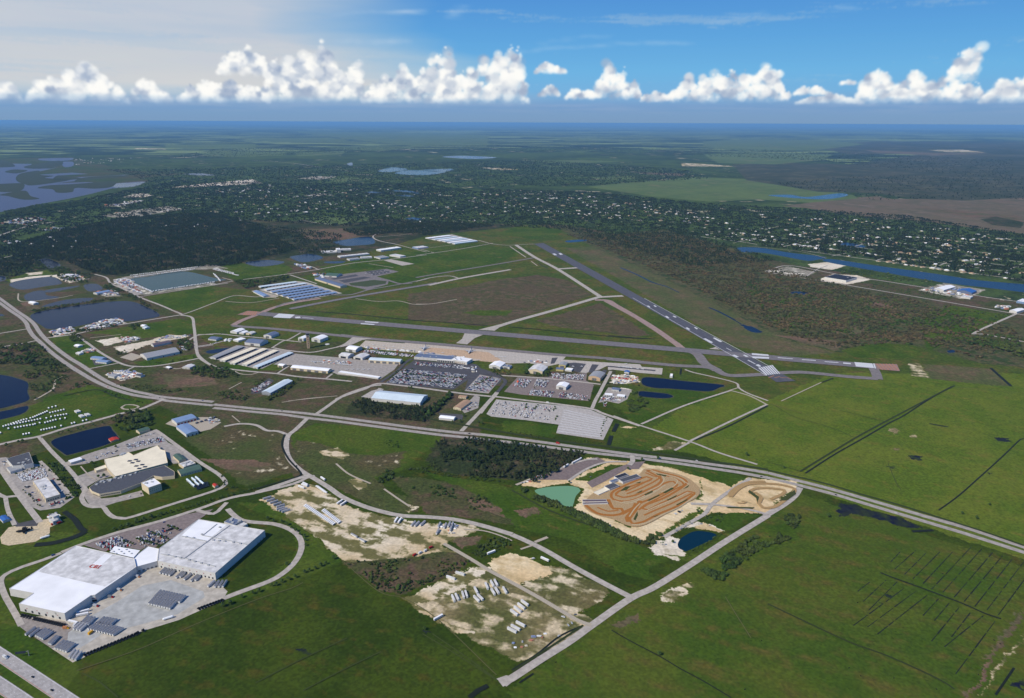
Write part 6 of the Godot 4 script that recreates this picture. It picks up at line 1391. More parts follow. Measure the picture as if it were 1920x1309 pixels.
	lorry.call("a 648,662 648,662 55,8 1", red, silver, "red and silver lorry at the warehouse's lower dock")
	lorry.call("a 755,600 755,600 50,6 1", red, grey, "red and grey lorry at the warehouse's middle dock")
	lorry.call("a 820,550 820,550 42,8 1", orange, silver, "orange and silver lorry at the warehouse's upper dock")
	lorry.call("a 948,456 948,456 42,8 1", orange, silver, "orange-striped lorry at the inner corner of the docks")
	lorry.call("a 618,872 618,872 44,-36 1", yellow, yellow, "yellow lorry parked before the long rank of trailers")
	lorry.call("a 445,822 445,822 40,0 1", yellow, orange, "orange and yellow lorry near the warehouse corner")
	lorry.call("a 515,815 515,815 32,-32 1", yellow, white, "yellow and white lorry by the short rank of trailers")
	lorry.call("b 1100,318 1100,318 36,-22 1", blue, red, "blue and red lorry on the sandy lot")
	lorry.call("b 1140,302 1140,302 34,-20 1", white, white, "white lorry between the coloured ones on sand")
	lorry.call("b 1178,288 1178,288 34,-22 1", red, white, "red-cabbed white lorry on the sandy lot")
	lorry.call("b 1215,262 1215,262 36,-14 1", red, red, "bright red lorry at the end of the line on sand")
	lorry.call("g 325,446 325,446 40,6 1", red, red, "dark red lorry driving on the divided highway")
	lorry.call("a 25,1022 25,1022 24,14 1", white, white, "white lorry on the motorway")
	lorry.call("l 775,722 775,722 40,6 1", white, white, "white shuttle truck beside the big concrete car park")
	lorry.call("i 1000,1012 1080,1018 14,6 5", white, white, "white lorry in the crowded sandy truck yard", "lorries in the sandy yard")
	lorry.call("l 1580,430 1700,445 30,4 4", red, red, "red truck in the round sandy yard", "red trucks in the sandy yard")
	lorry.call("e 1470,300 1600,260 18,-8 5", red, grey, "red truck on the gravel beside the blue-roofed workshop", "red trucks by the workshop")
	lorry.call("e 395,1060 440,1050 20,-8 2", red, red, "red fire engine on the grass by the sandy pad", "fire engines by the sandy pad")
	# cars: in lots (rows between two edges) and on the roads
	var paints := [["white", white, 30], ["silver", silver, 20], ["grey", grey, 14], ["black", black, 18], ["red", red, 7], ["blue", blue, 8], ["tan", paint_mat("tan", 190, 176, 150), 5]]
	var bag := []
	for p in paints:
		for k in p[2]: bag.append(p)
	var spots := []
	var lots := [
		["k 520,738 722,568 1475,648 1312,800", 17, 0.86, "packed main car park before the terminal"], ["k 845,490 1440,540 1410,575 830,525", 3, 0.7, "short-stay rows under the terminal front"], ["k 1452,825 1632,655 1845,695 1715,850", 6, 0.85, "square car park beside the terminal road"], ["k 240,378 840,440 835,412 275,350", 4, 0.85, "staff car park behind the arched hangar"],
		["l 450,442 630,455 545,548 372,522", 6, 0.85, "rental rows by the orange balloon"], ["l 652,442 822,468 762,542 612,522", 5, 0.88, "rental rows beside the white hangar"], ["l 592,562 880,592 832,655 545,622", 4, 0.85, "rental rows below the white hangar"], ["l 932,592 1260,642 1235,690 890,652", 4, 0.6, "outer rental rows towards the side road"], ["l 822,372 1222,392 1200,455 832,430", 5, 0.8, "rental rows above the white hangar"],
		["l 200,700 560,732 860,930 115,850", 10, 0.24, "half-empty concrete car park"], ["l 662,742 862,772 842,832 642,802", 3, 0.4, "bays beside the car park's toll booths"], ["l 1430,640 1600,665 1600,710 1400,690", 3, 0.7, "rental yard below the open garages"], ["l 1420,720 1490,720 1480,770 1430,765", 3, 0.8, "dark cars' corner of the rental yard"],
		["e 930,462 1215,398 1240,428 945,490", 4, 0.75, "visitors' car park behind the cream roof"], ["e 690,548 870,495 885,515 710,570", 2, 0.35, "staff bays beside the dark pond"], ["e 985,408 1165,368 1170,375 995,415", 1, 0.3, "bays near the pond's red boathouse"], ["e 105,690 330,630 350,702 155,735", 5, 0.8, "fleet car park above the cream office"], ["e 150,770 195,742 325,895 265,920", 3, 0.7, "bays along the cream office's drive"], ["e 345,905 470,875 480,892 360,925", 2, 0.7, "bays under the cream office's end wall"], ["e 0,585 60,570 70,600 10,625", 2, 0.6, "bays by the grey-roofed hall"], ["e 360,670 420,740 500,850 470,860", 2, 0.25, "drive behind the cream office"],
		["a 655,238 850,170 930,235 750,268", 7, 0.72, "warehouse staff car park, the busy end"], ["a 945,195 1230,90 1150,220 975,248", 8, 0.45, "warehouse staff car park, the shady end"], ["j 345,490 440,470 460,480 360,500", 2, 0.7, "small office car park by the bend"], ["j 190,520 300,505 310,520 200,535", 2, 0.4, "gravel bays by the narrow pond"], ["j 680,1075 900,960 920,990 720,1110", 5, 0.5, "yard beside the grey-blue workshop"],
		["g 1190,985 1320,920 1330,935 1200,1000", 1, 0.4, "spectators' verge at the circuit"], ["i 900,590 1050,560 1100,590 930,630", 4, 0.7, "breaker's yard by the lake"], ["i 470,670 620,630 660,665 490,700", 4, 0.45, "sandy yard by the lake"], ["i 700,650 860,620 880,635 720,665", 2, 0.5, "strip yard by the lake"], ["k 1440,1060 1580,960 1600,1000 1470,1075", 2, 0.5, "bays beside the tan-roofed office"], ["i 1560,790 1640,800 1650,830 1590,830", 3, 0.7, "yard at the end of the factory hall"], ["e 830,870 1060,820 1065,830 840,885", 1, 0.25, "service bays under the grey-roofed wing"]]
	for l in lots:
		var q := pts(l[0])
		var nrow: int = l[1]
		for r in nrow:
			var t := (r + 0.5) / nrow
			var a := q[0].lerp(q[3], t); var b := q[1].lerp(q[2], t)
			var d := a.distance_to(b)
			var side := Vector3(-(b - a).z, 0, (b - a).x).normalized()
			var turn := heading(a, a + side)
			for back in ([-2.7, 2.7] if nrow > 1 else [0.0]):
				var u := 1.5
				while u < d:
					if rng.randf() < l[2] * 0.92 and fposmod(u, 38.0) > 4.0:
						spots.append([a.lerp(b, u / d) + side * back, turn + (PI if rng.randf() < 0.5 else 0.0) + rng.randf_range(-0.04, 0.04), l[3]])
					u += 2.75
	for s in [["a 230,1165", "a 300,1210", "motorway's near carriageway"], ["a 365,1258", "a 430,1300", "motorway's near carriageway"], ["f 248,420", "f 240,460", "curved road by the scrub"], ["f 305,618", "f 330,640", "curved road by the scrub"], ["f 1385,375", "f 1440,382", "divided highway"], ["f 1600,375", "f 1640,380", "divided highway"], ["h 510,835", "h 560,848", "divided highway"], ["h 960,972", "h 1000,985", "divided highway"], ["i 330,738", "i 360,765", "divided highway at the bend"], ["i 350,702", "i 370,720", "divided highway at the bend"], ["i 255,655", "i 262,670", "divided highway at the bend"], ["i 405,740", "i 430,765", "divided highway at the bend"], ["i 945,1152", "i 980,1165", "divided highway past the bog"], ["i 1400,1246", "i 1430,1250", "divided highway junction"], ["e 1520,128", "e 1560,133", "divided highway past the workshop"], ["e 685,285", "e 720,276", "side road by the pond"], ["e 310,402", "e 330,425", "pond corner"], ["g 190,455", "g 230,460", "divided highway"], ["g 1385,578", "g 1420,584", "divided highway"], ["g 1870,698", "g 1910,706", "divided highway"], ["g 590,700", "g 610,690", "grass by the circuit drive"], ["f 195,205", "f 240,210", "divided highway"], ["k 1750,905", "k 1770,885", "terminal access road"], ["a 375,308", "a 400,298", "warehouse loop road"], ["a 1155,75", "a 1170,70", "warehouse north drive"], ["g 950,872", "g 960,865", "circuit infield"], ["c 420,785", "c 428,800", "verge by the south road"], ["c 395,800", "c 405,810", "verge by the south road"], ["c 445,725", "c 460,722", "verge by the gravel track"], ["c 360,742", "c 372,746", "verge by the gravel track"], ["c 330,875", "c 340,870", "verge by the south road's ditch"], ["c 150,332", "c 160,330", "pull-in by the ditch"], ["i 650,1010", "i 665,1018", "divided highway"], ["i 820,1048", "i 835,1056", "divided highway"]]:
		var a := gnd(px_list(s[0])[0]); var b := gnd(px_list(s[1])[0])
		spots.append([a, heading(a, b), s[2]])
	for s in spots: s.append((s[0] as Vector3).distance_to(Vector3(0, CAM_H, 0)))
	spots.sort_custom(func(x, y): return x[3] < y[3])
	var meshes := {}
	for kind in ["sedan", "pickup", "van"]: meshes[kind] = car_mesh(kind, white)
	var rest := []
	for k in spots.size():
		var s: Array = spots[k]
		var kind: String = ["sedan", "sedan", "pickup", "van", "sedan"][rng.randi() % 5]
		var p: Array = bag[rng.randi() % bag.size()]
		if s[2].contains("fleet") and rng.randf() < 0.7: p = paints[0]
		if k < 300:
			var o := mesh_node("parked_car" if k < 290 or not s[2].contains("highway") else "car", meshes[kind], null)
			o.set_surface_override_material(0, p[1])
			o.position = s[0]; o.position.y = 0.45
			o.rotation.y = s[1]
			tag(o, "%s %s on the %s" % [p[0], {"sedan": "saloon car", "pickup": "pickup truck", "van": "van"}[kind], s[2]], "car", "cars on the " + s[2])
		else:
			rest.append([s[0], s[1], (p[1] as StandardMaterial3D).albedo_color, kind])
	var vm := StandardMaterial3D.new()
	vm.vertex_color_use_as_albedo = true; vm.roughness = 0.35
	vm.resource_name = "paint_many"
	var many := car_mesh("sedan", vm)
	var mm := MultiMesh.new()
	mm.transform_format = MultiMesh.TRANSFORM_3D
	mm.use_colors = true
	mm.mesh = many
	mm.instance_count = rest.size()
	for k in rest.size():
		mm.set_instance_transform(k, Transform3D(Basis(Vector3.UP, rest[k][1]), Vector3(rest[k][0].x, 0.45, rest[k][0].z)))
		mm.set_instance_color(k, (rest[k][2] as Color).srgb_to_linear())
	var mi := MultiMeshInstance3D.new()
	mi.name = "parked_cars"
	mi.multimesh = mm
	add_child(mi)
	tag(mi, "rows of distant parked cars in the terminal and rental car parks", "cars", "", "stuff")
	# airliners and small aircraft
	for k in 2:
		var a := gnd(px_list(["k 948,372", "k 1478,408"][k])[0]); var b := gnd(px_list(["k 995,310", "k 1528,348"][k])[0])
		var o := thing("airliner", a.lerp(b, 0.5), heading(b, a), ["white airliner with a blue tail at the stand behind the terminal's slate roof", "white airliner with a blue tail at the stand behind the white departure hall"][k], "aircraft")
		var s := st_new()
		lathe_x(s, [[20, 0.1, 3.4], [19, 1.0, 3.5], [17, 1.75, 3.7], [13, 2.0, 3.8], [-9, 2.0, 3.8], [-16, 1.2, 4.3], [-20, 0.3, 4.9]])
		mesh_node("fuselage", done(s), white, o)
		for z in [-1.0, 1.0]:
			s = st_new(); wing(s, Vector3(4, 3.0, 1.5 * z), Vector3(-3, 3.0, 1.5 * z), Vector3(-4, 4.2, 17 * z), Vector3(-6, 4.2, 17 * z), 0.35)
			mesh_node("wing", done(s), silver, o)
			s = st_new(); lathe_x(s, [[3.4, 0.7, 2.0], [2.6, 1.0, 2.0], [0, 0.9, 2.0], [-1.2, 0.4, 2.0]], 10, Vector3(1.5, 0.2, 5.5 * z))
			mesh_node("engine", done(s), blue, o)
			s = st_new(); wing(s, Vector3(-15, 4.8, 0.5 * z), Vector3(-18.5, 4.8, 0.5 * z), Vector3(-18.5, 5.2, 6.2 * z), Vector3(-20, 5.2, 6.2 * z), 0.2)
			mesh_node("tailplane", done(s), white, o)
		s = st_new(); wing(s, Vector3(-12.5, 5.2, 0), Vector3(-18.5, 5.2, 0), Vector3(-18.5, 12.2, 0), Vector3(-21, 12.2, 0), 0.3)
		mesh_node("tail_fin", done(s), blue, o)
		s = st_new()
		for x in [[14.0, 0.0], [0.0, -2.8], [0.0, 2.8]]: wheel_into(s, Vector3(x[0], 0.6, x[1]), 0.6, 0.8); box(s, Vector3(x[0] - 0.2, 0.6, x[1] - 0.2), Vector3(x[0] + 0.2, 2.2, x[1] + 0.2))
		mesh_node("landing_gear", done(s), mats["tyre"], o)
	var lp := proto("light_aircraft", "aircraft")
	var s2 := st_new()
	lathe_x(s2, [[3.6, 0.1, 1.4], [3.2, 0.5, 1.4], [1.5, 0.75, 1.5], [-0.5, 0.7, 1.5], [-4.0, 0.2, 1.8]], 8)
	mesh_node("fuselage", done(s2), white, lp)
	s2 = st_new(); wing(s2, Vector3(1.2, 2.2, 0), Vector3(-0.5, 2.2, 0), Vector3(1.0, 2.3, 5.5), Vector3(-0.3, 2.3, 5.5), 0.12); wing(s2, Vector3(1.2, 2.2, 0), Vector3(-0.5, 2.2, 0), Vector3(1.0, 2.3, -5.5), Vector3(-0.3, 2.3, -5.5), 0.12)
	mesh_node("wing", done(s2), white, lp)
	s2 = st_new(); wing(s2, Vector3(-3.2, 1.9, 0), Vector3(-4.1, 1.9, 0), Vector3(-3.8, 3.0, 0), Vector3(-4.4, 3.0, 0), 0.08); wing(s2, Vector3(-3.3, 1.8, 0), Vector3(-4.1, 1.8, 0), Vector3(-3.5, 1.8, 1.7), Vector3(-4.1, 1.8, 1.7), 0.08); wing(s2, Vector3(-3.3, 1.8, 0), Vector3(-4.1, 1.8, 0), Vector3(-3.5, 1.8, -1.7), Vector3(-4.1, 1.8, -1.7), 0.08)
	mesh_node("tail", done(s2), white, lp)
	s2 = st_new()
	for x in [[2.6, 0.0], [0.2, -1.1], [0.2, 1.1]]: wheel_into(s2, Vector3(x[0], 0.3, x[1]), 0.3, 0.2); box(s2, Vector3(x[0] - 0.06, 0.3, x[1] - 0.06), Vector3(x[0] + 0.06, 1.3, x[1] + 0.06))
	mesh_node("landing_gear", done(s2), mats["tyre"], lp)
	for c in [["j 1390,735 1560,745 10,8 8", "white light aircraft on the dark apron strip"], ["j 1620,755 1850,780 10,8 9", "white light aircraft on the dark strip's far part"], ["k -10,520 60,525 12,8 3", "white light aircraft beside the apron hangars"], ["k 60,580 310,580 14,6 5", "white light aircraft by the long white canopy"], ["k 370,290 720,325 10,8 4", "grey-white light aircraft on the pale apron"], ["k 840,350 1180,385 10,8 3", "grey-white light aircraft near the airliners"], ["o 1370,540 1540,515 6,6 6", "white light aircraft, back rank, north apron"], ["o 1425,552 1590,528 6,6 6", "white light aircraft, front rank, north apron"], ["m 160,800 260,812 12,4 4", "white light aircraft near the blue pond"], ["m 340,822 400,828 12,4 2", "white light aircraft at the end of the dark strip"], ["l 180,185 290,185 8,4 4", "white light aircraft ranked on the big apron"], ["l 1080,300 1180,300 18,-2 2", "white aircraft on the dark square of the apron"], ["l 1620,300 1760,312 16,4 4", "white light aircraft on the roadside strip"], ["l 1700,268 1700,268 16,4 1", "white aircraft on the grass edge of the apron"]]:
		var line := row(c[0])
		for k in line.size(): put(lp, line[k][0], line[k][1], counted(c[1], k, line.size(), "the tower side"), "light aircraft on the aprons")
	for u in [t_grey, t_pale, t_white, home, camper, tractor, lp]: u.free()
	# an orange balloon on a rental lot
	var bo := thing("balloon", gnd(px_list("l 442,492")[0]), 0.0, "orange advertising balloon tethered over the rental cars", "balloon")
	var bs := st_new()
	for k in 8:
		for j in 6:
			var f := func(i: int, q: int) -> Vector3: return Vector3(sin(PI * q / 6.0) * cos(TAU * i / 8.0) * 2.6, 5.0 - cos(PI * q / 6.0) * 3.2, sin(PI * q / 6.0) * sin(TAU * i / 8.0) * 2.6)
			quad(bs, f.call(k, j), f.call(k + 1, j), f.call(k + 1, j + 1), f.call(k, j + 1))
	mesh_node("envelope", done(bs), mat("balloon_orange", 250, 104, 60, 0.6), bo)
	mesh_node("tether", box_mesh(Vector3(-0.1, 0, -0.1), Vector3(0.1, 1.9, 0.1)), mats["tyre"], bo)

# ---------- trees, hedges, houses ----------
func blob(st: SurfaceTool, c: Vector3, r: Vector3, seed_: int, col: Color) -> void:       # a lumpy ball of foliage
	var g := RandomNumberGenerator.new()
	g.seed = seed_
	var rings := 4
	var sides := 6
	var v := []
	for i in rings + 1:
		var line := []
		for k in sides:
			var th := PI * i / rings
			var ph := TAU * (k + 0.5 * (i % 2)) / sides
			line.append(c + Vector3(sin(th) * cos(ph) * r.x, cos(th) * r.y, sin(th) * sin(ph) * r.z) * g.randf_range(0.72, 1.18))
		v.append(line)
	for i in rings:
		for k in sides:
			var j := (k + 1) % sides
			st.set_color(col * g.randf_range(0.75, 1.2))
			if i > 0: tri(st, v[i][k], v[i][j], v[i + 1][j])
			if i < rings - 1: tri(st, v[i][k], v[i + 1][j], v[i + 1][k])

func leaves(st: SurfaceTool, c: Vector3, r: Vector3, n: int, size: float, g: RandomNumberGenerator, col: Color) -> void:
	for k in n:
		var d := Vector3(g.randf_range(-1, 1), g.randf_range(-0.8, 1), g.randf_range(-1, 1)).normalized()
		var p := c + d * r * g.randf_range(0.8, 1.22)
		var t := d.cross(Vector3(g.randf(), g.randf(), g.randf())).normalized() * size * g.randf_range(0.6, 1.3)
		var u := d.cross(t).normalized().lerp(d, 0.4) * size * g.randf_range(0.6, 1.3)
		st.set_color(col * g.randf_range(0.7, 1.35))
		tri(st, p - t, p + u, p + t)

func crown_mesh(kind: String, seed_: int) -> ArrayMesh:        # crown of a tree about 1 unit tall, base at 0
	var g := RandomNumberGenerator.new()
	g.seed = seed_
	var st := st_new()
	var col := Color(1, 1, 1)
	if kind == "pine":
		for k in 4:
			var c := Vector3(g.randf_range(-0.1, 0.1), 0.5 + 0.13 * k, g.randf_range(-0.1, 0.1))
			var r := Vector3(0.26 - 0.045 * k, 0.12, 0.26 - 0.045 * k)
			blob(st, c, r, seed_ * 7 + k, col)
			leaves(st, c, r, 14, 0.07, g, col)
	elif kind == "palm":
		for k in 11:
			var a := TAU * k / 11.0
			var d := Vector3(cos(a), 0, sin(a))
			var n := Vector3(-d.z, 0, d.x) * 0.045
			var p0 := Vector3(0, 0.9, 0)
			var p1 := p0 + d * 0.17 + Vector3(0, 0.08, 0)
			var p2 := p0 + d * 0.34 - Vector3(0, 0.06 + 0.05 * (k % 2), 0)
			st.set_color(col * g.randf_range(0.8, 1.2))
			quad(st, p0 - n * 0.3, p1 - n, p1 + n, p0 + n * 0.3); tri(st, p1 - n, p2, p1 + n)
	elif kind == "shrub":
		for k in 4:
			var c := Vector3(g.randf_range(-0.35, 0.35), g.randf_range(0.3, 0.55), g.randf_range(-0.35, 0.35))
			var r := Vector3(1, 0.9, 1) * g.randf_range(0.28, 0.45)
			blob(st, c, r, seed_ * 5 + k, col)
			leaves(st, c, r, 9, 0.10, g, col)
	else:
		for k in 6:
			var a := TAU * k / 5.0 + g.randf()
			var c := Vector3(cos(a) * 0.2, g.randf_range(0.45, 0.68), sin(a) * 0.2) if k < 5 else Vector3(0, 0.8, 0)
			var r := Vector3(1, 0.85, 1) * g.randf_range(0.17, 0.25)
			blob(st, c, r, seed_ * 3 + k, col)
			leaves(st, c, r, 12, 0.07, g, col)
	return done(st)

func trunk_mesh(high: float, r: float) -> ArrayMesh:
	var st := st_new()
	for k in 5:
		var a := TAU * k / 5; var b := TAU * (k + 1) / 5
		quad(st, Vector3(cos(b) * r, 0, sin(b) * r), Vector3(cos(b) * r * 0.5, high, sin(b) * r * 0.5), Vector3(cos(a) * r * 0.5, high, sin(a) * r * 0.5), Vector3(cos(a) * r, 0, sin(a) * r))
	for k in 3:
		var a := TAU * k / 3 + 0.5
		var t := Vector3(cos(a), 0.8, sin(a)) * 0.16
		var n := Vector3(-sin(a), 0, cos(a)) * r * 0.4
		tri(st, Vector3(0, high * 0.7, 0) - n, Vector3(0, high * 0.7, 0) + t, Vector3(0, high * 0.7, 0) + n)
	return done(st)

func leaf_mat(key: String, r: float, g: float, b: float) -> StandardMaterial3D:
	if mats.has(key): return mats[key]
	var m := mat(key, r, g, b, 0.9)
	m.vertex_color_use_as_albedo = true
	m.backlight = Color(0.2, 0.24, 0.08)
	return m

func in_poly(p: Vector2, poly: PackedVector2Array) -> bool:
	return Geometry2D.is_point_in_polygon(p, poly)

func scatter(called: String, label: String, areas: Array, mesh: Mesh, m: Material, seed_: int) -> void:
	# areas: [outline, square metres for each, height from, to, how patchy 0..1]
	var g := RandomNumberGenerator.new()
	g.seed = seed_
	var nz := FastNoiseLite.new()
	nz.seed = seed_; nz.frequency = 0.012
	var xf: Array[Transform3D] = []
	var cols := PackedColorArray()
	for a in areas:
		var poly := flat(pts(a[0]))
		var lo := poly[0]; var hi := poly[0]
		for p in poly: lo = lo.min(p); hi = hi.max(p)
		var n := int((hi.x - lo.x) * (hi.y - lo.y) / a[1])
		var near: Array[PackedVector2Array] = []
		for kp in keepout:
			var kl := kp[0]; var kh := kp[0]
			for p in kp: kl = kl.min(p); kh = kh.max(p)
			if kl.x < hi.x and kh.x > lo.x and kl.y < hi.y and kh.y > lo.y: near.append(kp)
		for k in n:
			var p := Vector2(g.randf_range(lo.x, hi.x), g.randf_range(lo.y, hi.y))
			if nz.get_noise_2d(p.x, p.y) * 1.6 + 0.5 + g.randf_range(-0.15, 0.15) < a[4]: continue
			if not in_poly(p, poly): continue
			var wet := false
			for kp in near:
				if in_poly(p, kp): wet = true; break
			if wet: continue
			var h: float = g.randf_range(a[2] * 0.7, a[3] * 1.1)
			var w := h * g.randf_range(0.8, 1.35)
			xf.append(Transform3D(Basis(Vector3.UP, g.randf() * TAU).scaled(Vector3(w, h, w)), Vector3(p.x, -0.03 * h, p.y)))
			var t := g.randf_range(0.45, 1.35)
			var dryness := clampf(0.5 + nz.get_noise_2d(p.x * 0.5 + 900.0, p.y * 0.5) * 1.5, 0.0, 1.0)
			cols.append(Color(t * lerpf(0.85, 1.45, dryness), t * lerpf(0.95, 1.1, dryness), t * lerpf(0.8, 1.1, dryness)))
	var mm := MultiMesh.new()
	mm.transform_format = MultiMesh.TRANSFORM_3D
	mm.use_colors = true
	mm.mesh = mesh
	mm.instance_count = xf.size()
	for k in xf.size():
		mm.set_instance_transform(k, xf[k])
		mm.set_instance_color(k, cols[k])
	var mi := MultiMeshInstance3D.new()
	mi.name = numbered(called)
	mi.multimesh = mm
	mi.material_override = m
	add_child(mi)
	tag(mi, label, "trees", "", "stuff")
	print(called, " ", xf.size())

func build_trees() -> void:
	var oak := leaf_mat("leaf_oak", 66, 86, 36)
	var pine := leaf_mat("leaf_pine", 48, 64, 34)
	var brush := leaf_mat("leaf_brush", 60, 80, 34)
	var dry := leaf_mat("leaf_dry", 84, 82, 54)
	var frond := leaf_mat("leaf_palm", 70, 92, 44)
	var bark := mat("bark", 96, 80, 64, 0.95)
	var oaks := []; var pines := []; var shrubs := []
	for k in 3: oaks.append(crown_mesh("oak", 11 + k)); pines.append(crown_mesh("pine", 31 + k)); shrubs.append(crown_mesh("shrub", 51 + k))
	var palm := crown_mesh("palm", 71)
	var tr := trunk_mesh(0.6, 0.03); var tp := trunk_mesh(0.92, 0.018)
	# masses of wood and brush
	scatter("pine_wood", "dark pine wood between the ponds and the town", [["Z -200,500 0,468 110,432 250,406 400,400 480,420 560,470 440,498 380,502 330,503 230,516 180,516 120,490 60,500 0,520", 80.0, 8.0, 14.0, 0.24], ["Z 480,420 560,430 640,440 640,470 610,478 560,476 500,440", 120.0, 7.0, 12.0, 0.42], ["Z 640,432 760,420 860,418 930,424 800,442 740,436 680,446", 90.0, 9.0, 14.0, 0.15], ["Z 930,424 1000,418 1100,426 1260,428 1400,470 1460,490 1300,500 1150,460 1060,432", 130.0, 7.0, 12.0, 0.3], ["f 1345,440 1420,420 1500,410 1700,420 1920,445 2040,465 2300,505 2470,515 2370,615 2100,745 1960,720 1700,710 1560,690 1400,600", 34.0, 6.0, 10.0, 0.16], ["f 690,165 830,115 900,150 1100,165 1300,185 1400,120 1480,95 1440,130 1370,210 1300,285 1000,270 850,240 670,215", 40.0, 6.0, 10.5, 0.2]], pines[0], pine, 101)
	scatter("oak_wood", "broadleaf woodland beside the ponds and roads", [["e 840,270 900,235 1000,205 1100,210 1170,300 1000,350 940,380 860,330", 40.0, 7.0, 11.0, 0.05], ["i -200,800 330,770 440,880 520,940 640,1010 560,1030 330,1000 240,960 100,950 -200,960", 55.0, 5.0, 10.0, 0.25], ["i 190,1010 330,1000 560,1050 700,1080 780,1130 560,1190 400,1200 300,1260 250,1240 220,1100", 60.0, 4.0, 8.0, 0.4], ["i 1000,1130 1300,1140 1700,1180 1850,1190 1700,1215 1300,1190 1100,1160", 50.0, 3.0, 7.0, 0.3], ["j 0,820 150,800 400,810 560,920 480,940 300,940 0,900", 40.0, 6.0, 9.0, 0.1], ["j 850,1190 1000,1110 1200,960 1300,950 1220,990 1060,1120 900,1195", 32.0, 6.0, 9.0, 0.0], ["j 240,1150 330,1090 560,1080 700,1000 880,910 850,960 720,1050 620,1110 680,1180 800,1195 560,1200 330,1190", 55.0, 4.0, 8.0, 0.3], ["k 1160,950 1240,850 1310,860 1200,980 1080,1110 1000,1170 940,1190 1090,1000", 35.0, 6.0, 10.0, 0.05], ["l 505,400 540,300 590,270 580,330 560,400", 30.0, 6.0, 9.0, 0.0], ["l 560,400 740,390 830,310 790,420 640,415", 30.0, 6.0, 9.0, 0.0], ["o 165,600 220,610 420,610 680,560 650,600 440,655 270,685 220,640", 50.0, 7.0, 11.0, 0.1], ["i 1280,940 1700,890 1700,905 1420,950", 90.0, 3.0, 6.0, 0.3], ["l 110,310 250,330 470,400 300,380 130,350", 60.0, 3.0, 6.0, 0.2], ["k 1760,600 1960,640 1900,680 1780,650", 50.0, 4.0, 7.0, 0.2], ["i 1130,620 1200,600 1240,640 1160,650", 30.0, 6.0, 9.0, 0.0], ["i 1540,745 1660,740 1690,800 1640,840 1560,780", 45.0, 6.0, 10.0, 0.1], ["i 580,700 680,690 750,750 640,760", 35.0, 5.0, 8.0, 0.05], ["i 1030,850 1100,835 1110,865 1020,870", 30.0, 5.0, 8.0, 0.0], ["n 1480,730 1640,720 1920,770 2000,800 1920,860 1780,820 1560,770", 60.0, 6.0, 11.0, 0.15], ["i 0,180 330,50 520,100 800,170 760,240 560,230 420,130 200,150 0,230", 90.0, 6.0, 11.0, 0.3], ["i 260,480 700,410 1000,370 1120,370 900,400 500,460 290,500", 40.0, 4.0, 7.0, 0.15], ["i 880,280 960,240 1000,270 1160,340 1240,380 1400,500 1340,500 1200,400 1000,320", 55.0, 4.0, 8.0, 0.2]], oaks[0], oak, 102)
	scatter("thicket", "scrubby thicket along the ditches and lots", [["b 600,345 700,352 790,345 1000,340 1130,315 1280,330 1500,345 1400,430 1000,585 860,560 760,450", 26.0, 2.2, 4.5, 0.22], ["b 1500,270 1700,170 1790,200 1800,230 1560,330", 24.0, 3.0, 5.0, 0.1], ["c 1310,420 1380,400 1480,440 1530,410 1480,500 1400,470", 14.0, 4.0, 7.0, 0.0], ["c 1460,330 1600,240 1800,100 2000,40 1990,190 1760,260 1640,330 1560,400 1480,410", 20.0, 3.5, 7.0, 0.22], ["c 390,0 480,10 640,80 860,200 900,240 700,170 500,70", 10.0, 4.5, 7.5, 0.0], ["g 60,790 120,800 500,970 720,1080 960,1190 940,1200 700,1110 460,990 100,840", 10.0, 5.0, 8.0, 0.0], ["g 970,1200 1050,1140 1140,1120 1060,1200 1000,1230", 18.0, 4.0, 7.0, 0.0], ["f 890,700 1000,640 1040,700 940,745", 24.0, 3.5, 6.5, 0.0], ["f 1060,700 1200,700 1400,780 1700,840 1900,980 1800,1010 1500,900 1200,800", 45.0, 2.0, 5.0, 0.4], ["f 1100,640 1340,560 1400,640 1700,700 1900,740 1500,720 1280,680", 40.0, 2.0, 4.0, 0.4], ["f 960,430 1060,420 1080,480 980,470", 40.0, 2.0, 3.5, 0.0], ["e 380,560 450,600 600,780 560,900 500,880 470,760 360,640 330,560", 32.0, 2.5, 5.5, 0.25], ["e 1500,540 1620,640 1720,760 1840,780 1700,840 1650,680", 40.0, 2.0, 4.0, 0.3], ["g 1430,990 1500,970 1600,980 1560,1050 1470,1020", 28.0, 2.0, 4.0, 0.1], ["m 200,1240 330,1190 500,1200 450,1260 300,1300", 28.0, 3.5, 7.0, 0.1], ["l 1480,490 1520,520 1700,520 1870,520 1870,660 1760,640 1780,560 1640,520", 40.0, 3.0, 6.0, 0.3], ["l 1700,720 1870,640 1960,720 1870,800 1760,840", 36.0, 3.0, 6.0, 0.2], ["g -60,350 0,360 300,400 680,440 670,455 300,420 0,385", 40.0, 1.5, 3.0, 0.1], ["h -10,1040 90,1000 240,960 250,1000 200,1080 130,1190 0,1230", 40.0, 3.0, 7.0, 0.2], ["e 1000,150 1050,160 1160,120 1000,110 760,30 740,50", 50.0, 1.5, 3.0, 0.4], ["q 20,770 300,735 800,700 800,720 500,760 300,800 60,830", 120.0, 7.0, 12.0, 0.1], ["i 660,650 900,600 1060,570 1100,600 900,650 700,670", 45.0, 3.0, 6.0, 0.35], ["i 430,690 640,650 660,680 470,715", 45.0, 3.0, 6.0, 0.5]], shrubs[0], brush, 103)
